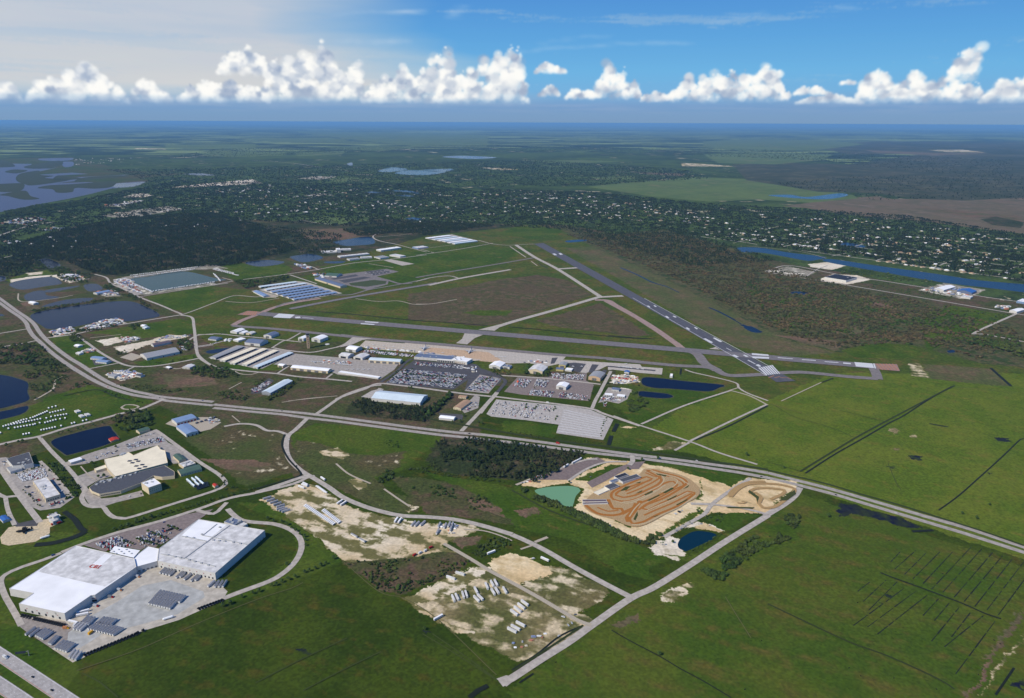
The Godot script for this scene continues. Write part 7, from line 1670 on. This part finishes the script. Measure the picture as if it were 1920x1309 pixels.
	scatter("scrub", "sparse dry scrub covering the wet land behind the runway", [["Z 1060,440 1130,440 1260,435 1390,475 1460,505 1700,565 1900,615 1920,640 1830,675 1760,648 1690,640 1580,655 1480,630 1400,590 1250,515 1130,465", 110.0, 3.0, 7.5, 0.2], ["n 160,290 500,340 900,400 1250,470 1240,560 1000,620 1300,640 1500,700 1300,790 1150,760 700,720 280,690 100,600 0,500", 95.0, 3.0, 7.5, 0.30]], shrubs[1], dry, 104)
	scatter("scrub", "green brush patches in the wet land behind the runway", [["n 0,330 300,360 800,410 1330,500 1420,490 1240,590 900,700 1240,810 1150,760 700,720 280,690 0,480", 160.0, 4.0, 8.0, 0.42], ["n 1420,500 1850,560 1600,660 1480,740 1300,780 1200,620", 160.0, 3.0, 6.0, 0.45], ["n 720,230 1300,300 1340,330 1000,320 880,300 640,270", 110.0, 3.0, 6.0, 0.35], ["n 900,330 1250,380 1440,430 1400,460 820,370", 160.0, 2.0, 5.0, 0.45], ["n 1660,700 1960,770 1960,720 1640,670", 110.0, 4.0, 8.0, 0.3]], shrubs[2], oak, 105)
	# trees of the town beyond, thinning with the distance
	scatter("town_trees", "trees among the houses of the wooded suburb", [["Z -300,440 0,405 120,380 330,340 560,345 800,345 900,360 900,420 640,425 480,415 300,400 120,430 0,450", 190.0, 7.0, 12.0, 0.46], ["Z 900,355 1100,360 1330,382 1500,392 1700,405 1920,440 2100,470 2100,548 1920,530 1640,488 1400,458 1200,425 900,420", 180.0, 7.0, 12.0, 0.44], ["q -300,960 0,965 160,1000 400,960 620,1010 640,1050 480,1080 330,1120 0,1080 -300,1100", 130.0, 6.0, 10.0, 0.25], ["n 0,20 300,60 600,110 900,170 1400,230 1920,300 2000,320 2000,140 1400,60 900,0", 180.0, 6.0, 11.0, 0.44]], oaks[1], leaf_mat("leaf_town", 40, 54, 32), 106)
	scatter("far_trees", "far belts of trees out on the plain", [["Z -500,345 0,320 300,318 700,308 1000,300 1300,320 1330,335 1120,348 900,352 560,345 330,342 0,380 -500,420", 1100.0, 9.0, 15.0, 0.45], ["Z 300,300 700,285 1100,285 1500,300 1700,320 1900,340 1900,300 1400,280 900,272 400,280", 4200.0, 10.0, 16.0, 0.5], ["Z 1450,345 1600,330 1920,330 2300,350 2300,372 1920,374 1640,376", 2600.0, 8.0, 14.0, 0.5]], oaks[2], leaf_mat("leaf_far", 42, 56, 38), 107)
	# single trees
	var singles := [["oak", oaks, oak, tr, 7.5, "round-crowned tree", [["a 800,130", "the warehouse's north drive"], ["a 840,125", "the warehouse's north drive"], ["a 900,105", "the warehouse's north drive"], ["a 960,75", "the warehouse's north drive"], ["a 1010,60", "the warehouse's north drive"], ["a 1060,45", "the warehouse's north drive"], ["a 1130,25", "the warehouse's north drive"], ["a 1200,5", "the warehouse's north drive"],
		["b 20,565", "the loop road hedge"], ["b 110,525", "the loop road hedge"], ["b 140,520", "the loop road hedge"], ["b 182,497", "the loop road hedge"], ["b 225,482", "the loop road hedge"], ["b 275,465", "the loop road hedge"], ["b 340,430", "the loop road hedge"], ["b 372,420", "the loop road hedge"], ["b 415,405", "the loop road hedge"], ["b 455,385", "the loop road hedge"], ["b 490,370", "the loop road hedge"], ["b 545,335", "the loop road hedge"], ["b 215,375", "the lawn inside the loop road"], ["b 350,240", "the outer side of the loop road"], ["b 345,205", "the outer side of the loop road"], ["b 340,180", "the outer side of the loop road"], ["b 310,165", "the outer side of the loop road"], ["b 280,140", "the outer side of the loop road"], ["b 250,120", "the outer side of the loop road"], ["b 215,95", "the outer side of the loop road"], ["b 180,75", "the outer side of the loop road"], ["b 120,72", "the outer side of the loop road"], ["b 80,55", "the outer side of the loop road"],
		["a 1565,668", "the yard's grass bank"], ["a 1615,652", "the yard's grass bank"], ["a 1700,605", "the yard's grass bank"], ["a 1775,580", "the yard's grass bank"], ["c 1130,220", "the beach of the small blue pond"], ["c 1650,340", "the thicket beside the south road"], ["c 1580,375", "the thicket beside the south road"], ["c 1480,330", "the thicket beside the south road"], ["h 145,1060", "the field corner by the highway"], ["h 452,1000", "the open pasture below the highway"], ["h 1662,912", "the pasture with three lone trees"], ["h 1455,978", "the pasture with three lone trees"], ["h 1565,1015", "the pasture with three lone trees"], ["g 1095,565", "the highway verge at the circuit"], ["g 1390,960", "the grass island by the circuit"], ["g 430,745", "the green pond's bank"], ["g 975,575", "the circuit entrance"], ["g 870,645", "the pit buildings"], ["k 790,800", "the verge before the pale-blue roof"], ["k 820,805", "the verge before the pale-blue roof"], ["k 1430,1130", "the dark yard of the white shed"], ["k 1600,1200", "the terminal road corner"], ["k 1640,1220", "the terminal road corner"], ["k 1300,1200", "the white shed by the highway"], ["k 1390,1200", "the white shed by the highway"],
		["e 50,470", "the side road verge"], ["e 140,445", "the side road verge"], ["e 170,440", "the side road verge"], ["e 440,380", "the pond's lawn"], ["e 470,372", "the pond's lawn"], ["e 515,362", "the pond's lawn"], ["e 585,345", "the pond's lawn"], ["e 625,335", "the pond's lawn"], ["e 700,315", "the pond's lawn"], ["e 770,300", "the pond's lawn"], ["e 740,705", "the institution's forecourt"], ["e 780,700", "the institution's forecourt"], ["e 690,600", "the institution's forecourt"], ["e 700,630", "the institution's forecourt"], ["e 780,490", "the bays by the pond"], ["e 870,480", "the bays by the pond"], ["j 120,475", "the small office by the bend"], ["j 335,415", "the white-roofed workshop"], ["j 680,445", "the blue-roofed hangar"], ["j 870,475", "the blue-roofed hangar"], ["j 1290,490", "the control tower"], ["j 1330,485", "the control tower"], ["j 1440,500", "the control tower"], ["k 120,1000", "the tree belt's edge"], ["l 1270,700", "the rental lot's corner"], ["l 1310,620", "the rental lot's corner"], ["o 520,565", "the avenue by the aircraft sheds"], ["o 440,575", "the avenue by the aircraft sheds"], ["o 380,580", "the avenue by the aircraft sheds"], ["o 305,590", "the avenue by the aircraft sheds"], ["o 275,595", "the avenue by the aircraft sheds"], ["o 675,580", "the avenue by the aircraft sheds"], ["o 1090,505", "the north apron road"], ["i 180,610", "the field beside the highway"], ["i 1410,1040", "the lawn by the bend"], ["i 1180,830", "the factory's sandy yard"], ["i 1240,815", "the factory's sandy yard"], ["i 1690,760", "the factory's end yard"], ["c 1035,1010", "the long field ditch"], ["b 1185,830", "the edge of the dark lawn"], ["h 120,635", "the fence by the highway"], ["g 1760,540", "the patrol track"]]],
		["palm", [palm], frond, tp, 6.5, "slim palm", [["c 1045,235", "the beach of the small blue pond"], ["c 1060,240", "the beach of the small blue pond"], ["c 1140,145", "the beach of the small blue pond"], ["c 1172,128", "the beach of the small blue pond"], ["c 1205,110", "the beach of the small blue pond"], ["c 1250,92", "the beach of the small blue pond"], ["c 1312,92", "the beach of the small blue pond"], ["c 1372,105", "the beach of the small blue pond"], ["c 1435,118", "the beach of the small blue pond"], ["k 740,545", "the terminal forecourt"], ["k 825,545", "the terminal forecourt"], ["k 880,555", "the terminal forecourt"], ["k 910,560", "the terminal forecourt"], ["e 620,600", "the institution's approach"], ["e 650,590", "the institution's approach"], ["j 380,400", "the white-roofed workshop"], ["j 410,390", "the white-roofed workshop"], ["j 360,395", "the white-roofed workshop"], ["j 430,400", "the white-roofed workshop"]]]]
	for s in singles:
		for k in s[6].size():
			var e: Array = s[6][k]
			var o := thing("%s_tree" % s[0], gnd(px_list(e[0])[0]), rng.randf() * TAU, "%s by %s" % [s[5], e[1]], "tree", "single trees by " + e[1])
			var h: float = s[4] * rng.randf_range(0.8, 1.25)
			mesh_node("crown", s[1][k % s[1].size()], s[2], o).scale = Vector3(h, h, h)
			mesh_node("trunk", s[3], bark, o).scale = Vector3(h, h, h)
	# planted rows: [line, how many, height, label]
	for l in [["a 955,190 1130,250", 8, 6.0, "young tree in the islands of the staff car park"], ["a 1040,140 1200,200", 7, 6.0, "young tree in the shady rows of the staff car park"], ["a 1180,100 1260,140", 5, 6.0, "young tree at the warehouse end of the staff car park"], ["a 860,215 960,235", 4, 5.5, "young tree by the busy end of the staff car park"], ["e 850,1095 1260,975", 12, 5.0, "small tree in the row between drive and loop road"], ["e 1300,960 1680,850", 12, 5.0, "small tree in the row along the compound's lower fence"], ["e 1690,850 1920,790", 8, 5.0, "small tree in the row towards the road junction"], ["c 1240,295 1490,150", 15, 3.0, "clipped shrub in the row behind the small blue pond"], ["k 690,590 560,690", 8, 6.0, "dark tree in the row beside the packed car park"], ["k 720,640 1450,690", 26, 6.0, "tree in the middle strip of the packed car park"], ["k 700,690 1380,770", 22, 6.0, "tree in the lower strip of the packed car park"], ["k 700,610 860,580", 5, 5.0, "tree at the top of the packed car park"], ["k 1540,780 1760,670", 12, 5.5, "tree in the square car park"], ["l 470,555 540,470", 4, 5.0, "tree in the rental rows by the balloon"], ["l 780,440 620,560", 5, 4.0, "tree between the rental rows"], ["p 140,300 580,240", 26, 7.0, "avenue tree along the airfield road"], ["p 0,318 120,305", 8, 7.0, "avenue tree before the storage row"], ["o 1280,440 1530,395", 15, 6.0, "avenue tree before the white row of units"], ["e 180,800 300,930", 8, 5.0, "tree along the cream office's drive"], ["e 100,690 330,620", 8, 5.0, "tree among the fleet cars"], ["e 340,560 560,840", 14, 5.0, "dark tree along the canal behind the office"], ["q 1880,1245 1800,1260", 2, 6.0, "tree beside the lake of white caravans"], ["l 1440,905 1415,1120", 8, 3.5, "clipped shrub on the end islands of the empty bays"], ["l 1480,890 1465,960", 3, 3.5, "clipped shrub by the car park's far corner"], ["l 905,870 870,935", 4, 3.5, "clipped shrub dividing the two car parks"], ["l 550,730 540,790", 4, 4.0, "shrub at the car park's first toll booth"], ["l 670,745 640,800", 4, 4.0, "shrub at the car park's second toll booth"], ["l 880,770 860,820", 4, 4.0, "shrub at the car park's third toll booth"], ["n 290,225 500,260", 12, 8.0, "palm-like tree on the sandy plot by the canal"]]:
		var ln := pts(l[0])
		for k in l[1]:
			var at := ln[0].lerp(ln[-1], (k + 0.5 + rng.randf_range(-0.3, 0.3)) / l[1]) + Vector3(rng.randf_range(-2, 2), 0, rng.randf_range(-2, 2))
			var o := thing("shrub" if l[3].contains("shrub") else "small_tree", at, rng.randf() * TAU, l[3], "shrub" if l[3].contains("shrub") else "tree", l[3].replace("tree", "trees").replace("shrub", "shrubs"))
			var h: float = l[2] * rng.randf_range(0.75, 1.2)
			mesh_node("crown", (shrubs if l[3].contains("shrub") else oaks)[k % 3], oak, o).scale = Vector3(h, h, h)
			mesh_node("trunk", tr, bark, o).scale = Vector3(h, h, h)

func build_houses() -> void:
	var g := RandomNumberGenerator.new()
	g.seed = 9
	var cols := {"white": mats["roof_white"], "pale grey": mats["roof_offwhite"], "tan": mats["roof_tan"], "grey": mats["roof_grey"]}
	var keys := ["white", "grey", "pale grey", "white", "pale grey", "tan", "grey", "tan"]
	var protos := {}
	for c in cols:
		var p := proto("house", "house")
		var st := st_new(); box(st, Vector3(-8, 0, -5), Vector3(8, 3.0, 5))
		mesh_node("wall", done(st), mats["wall_cream"], p)
		var rs := st_new()
		var e := [Vector3(-8.5, 3, -5.5), Vector3(8.5, 3, -5.5), Vector3(8.5, 3, 5.5), Vector3(-8.5, 3, 5.5), Vector3(-4, 5.4, 0), Vector3(4, 5.4, 0)]
		quad(rs, e[0], e[4], e[5], e[1]); quad(rs, e[2], e[5], e[4], e[3]); tri(rs, e[1], e[5], e[2]); tri(rs, e[3], e[4], e[0])
		quad(rs, e[0], e[1], e[2], e[3])
		mesh_node("roof", done(rs), cols[c], p)
		protos[c] = p
	var bank := flat(pts("n 100,92 1960,345"))
	var lane := (bank[1] - bank[0]).normalized()
	var cross_lane := Vector2(-lane.y, lane.x)
	var list := []
	var clump := FastNoiseLite.new()
	clump.seed = 4; clump.frequency = 0.004
	# [outline, square metres for each house, place]
	for a in [["n 20,50 300,85 600,140 900,195 1300,250 1700,300 1960,335 1960,150 1400,70 900,20 400,-10 0,-10", 3200.0, "trees across the long canal"], ["s 1420,880 1560,900 1880,960 1920,900 1700,840 1500,800", 7000.0, "trees across the long canal"], ["s 0,760 400,740 700,780 1000,790 1400,800 1800,860 1800,800 1400,720 1000,660 700,600 300,580 0,600", 5200.0, "woods beyond the dark runway's end"], ["q 0,1010 160,1010 400,970 640,1020 560,1060 340,1070 200,1100 20,1080", 2600.0, "woods by the small lake"], ["q 1000,880 1500,880 1640,880 1500,915 1350,915 1100,905", 4000.0, "clearing beyond the pine wood"], ["q 0,880 100,850 280,840 350,860 180,900 0,930", 4500.0, "old road near the river"], ["q 640,880 700,840 900,860 860,890", 5000.0, "old road near the river"], ["r 0,700 400,720 900,700 1400,720 1900,740 1900,860 1450,880 1000,800 500,800 0,860", 6500.0, "groves beyond the north taxiway"], ["r 0,560 400,600 1000,610 1900,640 1900,720 900,690 0,700", 11000.0, "plain beyond the groves"], ["r 480,545 620,515 770,525 640,550", 6000.0, "pale estate on the plain"], ["q 740,815 1000,780 1380,770 1120,810 900,840", 4500.0, "new estate near the river"], ["q 1580,620 1900,590 1900,630 1600,650", 5000.0, "estate near the river road"], ["q 560,380 760,390 1000,385 740,430 560,440", 12000.0, "far bank of the river"], ["q 1200,545 1400,545 1350,565 1210,560", 9000.0, "far bank of the river"], ["t 40,740 500,760 900,800 1500,860 1920,910 1920,1000 1300,1000 500,960 0,900", 5600.0, "woods beside the brown marsh"]]:
		var poly := flat(pts(a[0]))
		var lo := poly[0]; var hi := poly[0]
		for p in poly: lo = lo.min(p); hi = hi.max(p)
		for k in int((hi.x - lo.x) * (hi.y - lo.y) / a[1]):
			var p := Vector2(g.randf_range(lo.x, hi.x), g.randf_range(lo.y, hi.y))
			var u := p.dot(lane); var v := p.dot(cross_lane)
			if g.randf() < 0.7: v = round(v / 170.0) * 170.0 + (26.0 if g.randf() < 0.5 else -26.0) + g.randf_range(-6, 6)
			else: u = round(u / 260.0) * 260.0 + (24.0 if g.randf() < 0.5 else -24.0) + g.randf_range(-6, 6)
			p = lane * u + cross_lane * v
			if not in_poly(p, poly): continue
			if clump.get_noise_2d(p.x, p.y) < -0.02 + g.randf_range(-0.2, 0.2): continue
			var wet := false
			for kp in keepout:
				if in_poly(p, kp): wet = true; break
			if wet: continue
			list.append([Vector3(p.x, 0, p.y), a[2], pow(g.randf(), 2.0) * 0.9 + 0.75, (g.randi() % 4) * PI * 0.5 + 0.25 + g.randf_range(-0.1, 0.1), keys[g.randi() % keys.size()]])
	list.sort_custom(func(x, y): return (x[0] as Vector3).length() < (y[0] as Vector3).length())
	var canal := flat(pts("n 545,155 1960,352"))
	print("houses ", list.size())
	var rest := {"white": [], "pale grey": [], "tan": [], "grey": []}
	for k in list.size():
		var h: Array = list[k]
		if k < 290:
			var spot: String = "among the " + h[1]
			if spot.contains("canal"):
				var q := Geometry2D.get_closest_point_to_segment_uncapped(Vector2(h[0].x, h[0].z), canal[0], canal[1])
				var d := q.distance_to(Vector2(h[0].x, h[0].z))
				spot = "on the far bank of the long canal" if d < 110.0 else "one street back from the long canal" if d < 260.0 else "well back in the woods behind the long canal" if d < 520.0 else "deep in the woods towards the brown marsh"
			var size := "small " if h[2] < 0.85 else "broad " if h[2] > 1.2 else ""
			put(protos[h[4]], h[0], h[3], "%s%s-roofed house %s" % [size, h[4], spot], "houses among the " + h[1]).scale = Vector3(h[2], h[2], h[2])
		else:
			rest[h[4]].append(Transform3D(Basis(Vector3.UP, h[3]).scaled(Vector3.ONE * h[2]), h[0]))
	for c in rest:
		if rest[c].is_empty(): continue
		var m := ArrayMesh.new()
		for part in protos[c].get_children():
			m.add_surface_from_arrays(Mesh.PRIMITIVE_TRIANGLES, (part.mesh as ArrayMesh).surface_get_arrays(0))
			m.surface_set_material(m.get_surface_count() - 1, part.material_override)
		var mm := MultiMesh.new()
		mm.transform_format = MultiMesh.TRANSFORM_3D
		mm.mesh = m
		mm.instance_count = rest[c].size()
		for k in rest[c].size(): mm.set_instance_transform(k, rest[c][k])
		var mi := MultiMeshInstance3D.new()
		mi.name = numbered("far_houses")
		mi.multimesh = mm
		add_child(mi)
		tag(mi, "far %s-roofed houses scattered over the wooded plain" % c, "houses", "", "stuff")
	for c in protos: protos[c].free()
	# the caravan park round the grey-green lake
	var van := trailer_proto("caravan", "caravan", 11.0, 3.8, mats["roof_white"], mats["wall_white"])
	for r in [["i 1140,168 1740,92 10,14 p6.5", "white caravan on the wooded shore of the grey-green lake"], ["i 1170,182 1700,112 10,14 p6.5", "white caravan in the second row on the wooded shore"], ["i 1000,235 1230,335 12,-8 p6.5", "white caravan beside the road along the caravan park"], ["i 1100,225 1330,325 12,-8 p6.5", "white caravan on the road side of the grey-green lake"], ["i 1340,318 1870,238 10,-10 p6.5", "white caravan on the grass side of the grey-green lake"], ["i 1880,110 2040,150 10,8 p6.5", "white caravan in the strip beyond the lake"], ["o 0,505 220,560 8,6 p6.5", "white caravan in the straight park beside the striped field"], ["o 0,545 60,610 8,6 p6.5", "white caravan at the lake end of the straight park"]]:
		var line := row(r[0])
		for k in line.size():
			put(van, line[k][0] + Vector3(g.randf_range(-1.5, 1.5), 0, g.randf_range(-3, 3)), line[k][1] + g.randf_range(-0.2, 0.2), counted(r[1], k, line.size(), "the road" if r[0].begins_with("i") else "the lake"), "caravans in the lakeside park")
	van.free()
	# cattle on the pastures
	var cow_m := ArrayMesh.new()
	var st := st_new()
	lathe_x(st, [[1.5, 0.12, 1.15], [1.35, 0.2, 1.2], [1.05, 0.2, 1.3], [0.85, 0.28, 1.15], [0.6, 0.42, 1.0], [-0.5, 0.45, 0.98], [-0.9, 0.3, 1.05], [-1.0, 0.05, 1.1]], 8)
	for x in [-0.7, 0.55]:
		for z in [-0.25, 0.25]:
			var b := Vector3(x, 0, z)
			for k in 4:
				var a0 := TAU * k / 4; var a1 := TAU * (k + 1) / 4
				quad(st, b + Vector3(cos(a1) * 0.08, 0, sin(a1) * 0.08), b + Vector3(cos(a1) * 0.13, 0.8, sin(a1) * 0.13), b + Vector3(cos(a0) * 0.13, 0.8, sin(a0) * 0.13), b + Vector3(cos(a0) * 0.08, 0, sin(a0) * 0.08))
	add_part(cow_m, st, mat("cow_black", 36, 32, 30, 0.9))
	for c in ["d 850,205", "d 630,640", "d 570,1100", "d 652,1155", "d 885,1172", "d 1185,1250", "d 1590,905", "d 1632,930", "d 1505,1110", "d 1480,1147", "c 310,1060", "c 1755,908", "c 1638,1252", "d 1228,438", "d 455,142", "d 912,120"]:
		var o := mesh_node("cow", cow_m, null)
		o.position = gnd(px_list(c)[0]); o.rotation.y = g.randf() * TAU
		tag(o, "black cow grazing in the wide pasture", "cow", "cattle on the pasture")

func build_clutter() -> void:
	var st := st_new()
	box(st, Vector3(-0.5, 0, -0.5), Vector3(0.5, 0.8, 0.5)); box(st, Vector3(-0.42, 0.8, -0.35), Vector3(0.2, 1.0, 0.4))
	var m := StandardMaterial3D.new()
	m.vertex_color_use_as_albedo = true; m.roughness = 0.7
	var g := RandomNumberGenerator.new()
	g.seed = 31
	var xf: Array[Transform3D] = []; var cols := PackedColorArray()
	for a in [["l 1530,400 1700,385 1850,420 1840,490 1560,500", 60], ["i 430,665 620,625 670,660 480,705", 60], ["i 690,645 880,570 1050,548 1110,590 900,635", 130], ["i 930,1040 1040,1005 1200,1012 1250,1040 1060,1095", 90], ["i 690,850 780,815 860,820 800,850", 40], ["i 1060,715 1220,712 1210,740 1100,765", 60], ["i 1450,700 1680,700 1500,735 1330,770", 30], ["i 480,180 620,150 760,205 600,235", 50], ["i 850,320 1000,305 1050,345 930,355", 50], ["i 1000,225 1100,190 1160,220 1240,330 1150,310", 70], ["o 720,455 800,460 900,500 820,505", 40], ["o 900,545 1000,545 1000,580 920,575", 30], ["n 1730,490 1820,500 1800,520 1720,512", 30], ["n 1200,385 1370,360 1480,375 1550,430", 50], ["g 60,750 200,690 260,690 120,740", 30], ["e 1540,250 1650,270 1640,295 1560,300", 24], ["e 355,985 440,960 460,1020 380,1050", 24], ["c -20,930 250,850 270,880 60,980", 10], ["f 1360,1040 1530,1050 1540,1130 1440,1130", 20], ["q 0,880 100,850 280,830 350,850 180,890", 60], ["q 290,915 480,910 480,925 330,935", 12], ["q 780,740 1000,710 1090,705 900,750", 40], ["k 230,310 880,370 1440,440 1400,450 880,385 300,335", 60], ["j 1400,705 1860,745 1850,790 1400,750", 30], ["l 470,215 800,235 800,262 520,252", 16], ["l 1420,630 1700,660 1600,720 1400,700", 20], ["k 1440,560 1600,540 1640,600 1480,620", 14], ["j 360,480 600,470 590,500 380,510", 16]]:
		var poly := flat(pts(a[0]))
		var lo := poly[0]; var hi := poly[0]
		for p in poly: lo = lo.min(p); hi = hi.max(p)
		var left: int = a[1]
		for k in a[1] * 20:
			var p := Vector2(g.randf_range(lo.x, hi.x), g.randf_range(lo.y, hi.y))
			if not in_poly(p, poly): continue
			var big := clampf(poly[0].length() / 1800.0, 0.8, 3.0)
			xf.append(Transform3D(Basis(Vector3.UP, g.randf() * TAU).scaled(Vector3(g.randf_range(2.0, 8.0), g.randf_range(1.5, 3.4), g.randf_range(1.8, 3.2)) * big), Vector3(p.x, 0.1, p.y)))
			cols.append([Color(0.8, 0.8, 0.8), Color(0.7, 0.7, 0.68), Color(0.35, 0.36, 0.38), Color(0.12, 0.13, 0.15), Color(0.4, 0.16, 0.1), Color(0.2, 0.25, 0.4), Color(0.55, 0.5, 0.4)][g.randi() % 7])
			left -= 1
			if left <= 0: break
	var mm := MultiMesh.new()
	mm.transform_format = MultiMesh.TRANSFORM_3D
	mm.use_colors = true
	mm.mesh = done(st)
	mm.instance_count = xf.size()
	for k in xf.size():
		mm.set_instance_transform(k, xf[k]); mm.set_instance_color(k, cols[k])
	var mi := MultiMeshInstance3D.new()
	mi.name = "yard_clutter"
	mi.multimesh = mm
	mi.material_override = m
	add_child(mi)
	tag(mi, "jumble of machinery, boats and containers in the sandy yards", "clutter", "", "stuff")

func _ready() -> void:
	pitch = atan2(654.5 - VANISH, FOCAL)
	rng.seed = 1
	# camera
	var cam := Camera3D.new()
	cam.name = "camera"
	cam.fov = rad_to_deg(2.0 * atan(654.5 / FOCAL))
	cam.near = 1.0
	cam.far = 500000.0
	cam.position = Vector3(0, CAM_H, 0)
	cam.basis = Basis(Vector3.RIGHT, -pitch) * Basis(Vector3.BACK, ROLL)
	add_child(cam)
	cam.current = true
	# sky, air and exposure
	var env := Environment.new()
	env.background_mode = Environment.BG_SKY
	env.sky = Sky.new()
	var dome := PanoramaSkyMaterial.new()
	dome.panorama = ImageTexture.create_from_image(make_sky())
	env.sky.sky_material = dome
	env.background_energy_multiplier = 0.98
	env.tonemap_mode = Environment.TONE_MAPPER_LINEAR
	env.tonemap_exposure = 1.02
	env.fog_enabled = true
	env.fog_density = 0.000019
	env.fog_light_color = Color(0.56, 0.80, 1.0)
	env.sdfgi_enabled = true
	env.ssao_enabled = true
	env.ssil_enabled = true
	var we := WorldEnvironment.new()
	we.name = "world"
	we.environment = env
	add_child(we)
	# the sun: from the left and behind the camera, about 43 degrees up
	var sun := DirectionalLight3D.new()
	sun.name = "sun"
	sun.light_energy = 1.5
	sun.light_color = Color(1.0, 0.965, 0.90)
	sun.light_angular_distance = 0.5
	sun.shadow_enabled = true
	add_child(sun)
	sun.look_at_from_position(Vector3(-0.58, 0.68, 0.45) * 100.0, Vector3.ZERO)
	print("sky done ", Time.get_ticks_msec())
	build_ground()
	print("ground done ", Time.get_ticks_msec())
	grain("patch", 51, 0.03, 5, 0.62, 1.0)
	grain("stain", 52, 0.012, 6, 0.80, 1.0)
	build_water()
	build_paving()
	print("paving done ", Time.get_ticks_msec())
	more_materials()
	build_cbi()
	build_buildings()
	print("buildings done ", Time.get_ticks_msec())
	build_vehicles()
	print("vehicles done ", Time.get_ticks_msec())
	build_trees()
	build_houses()
	build_clutter()
	print("all done ", Time.get_ticks_msec())
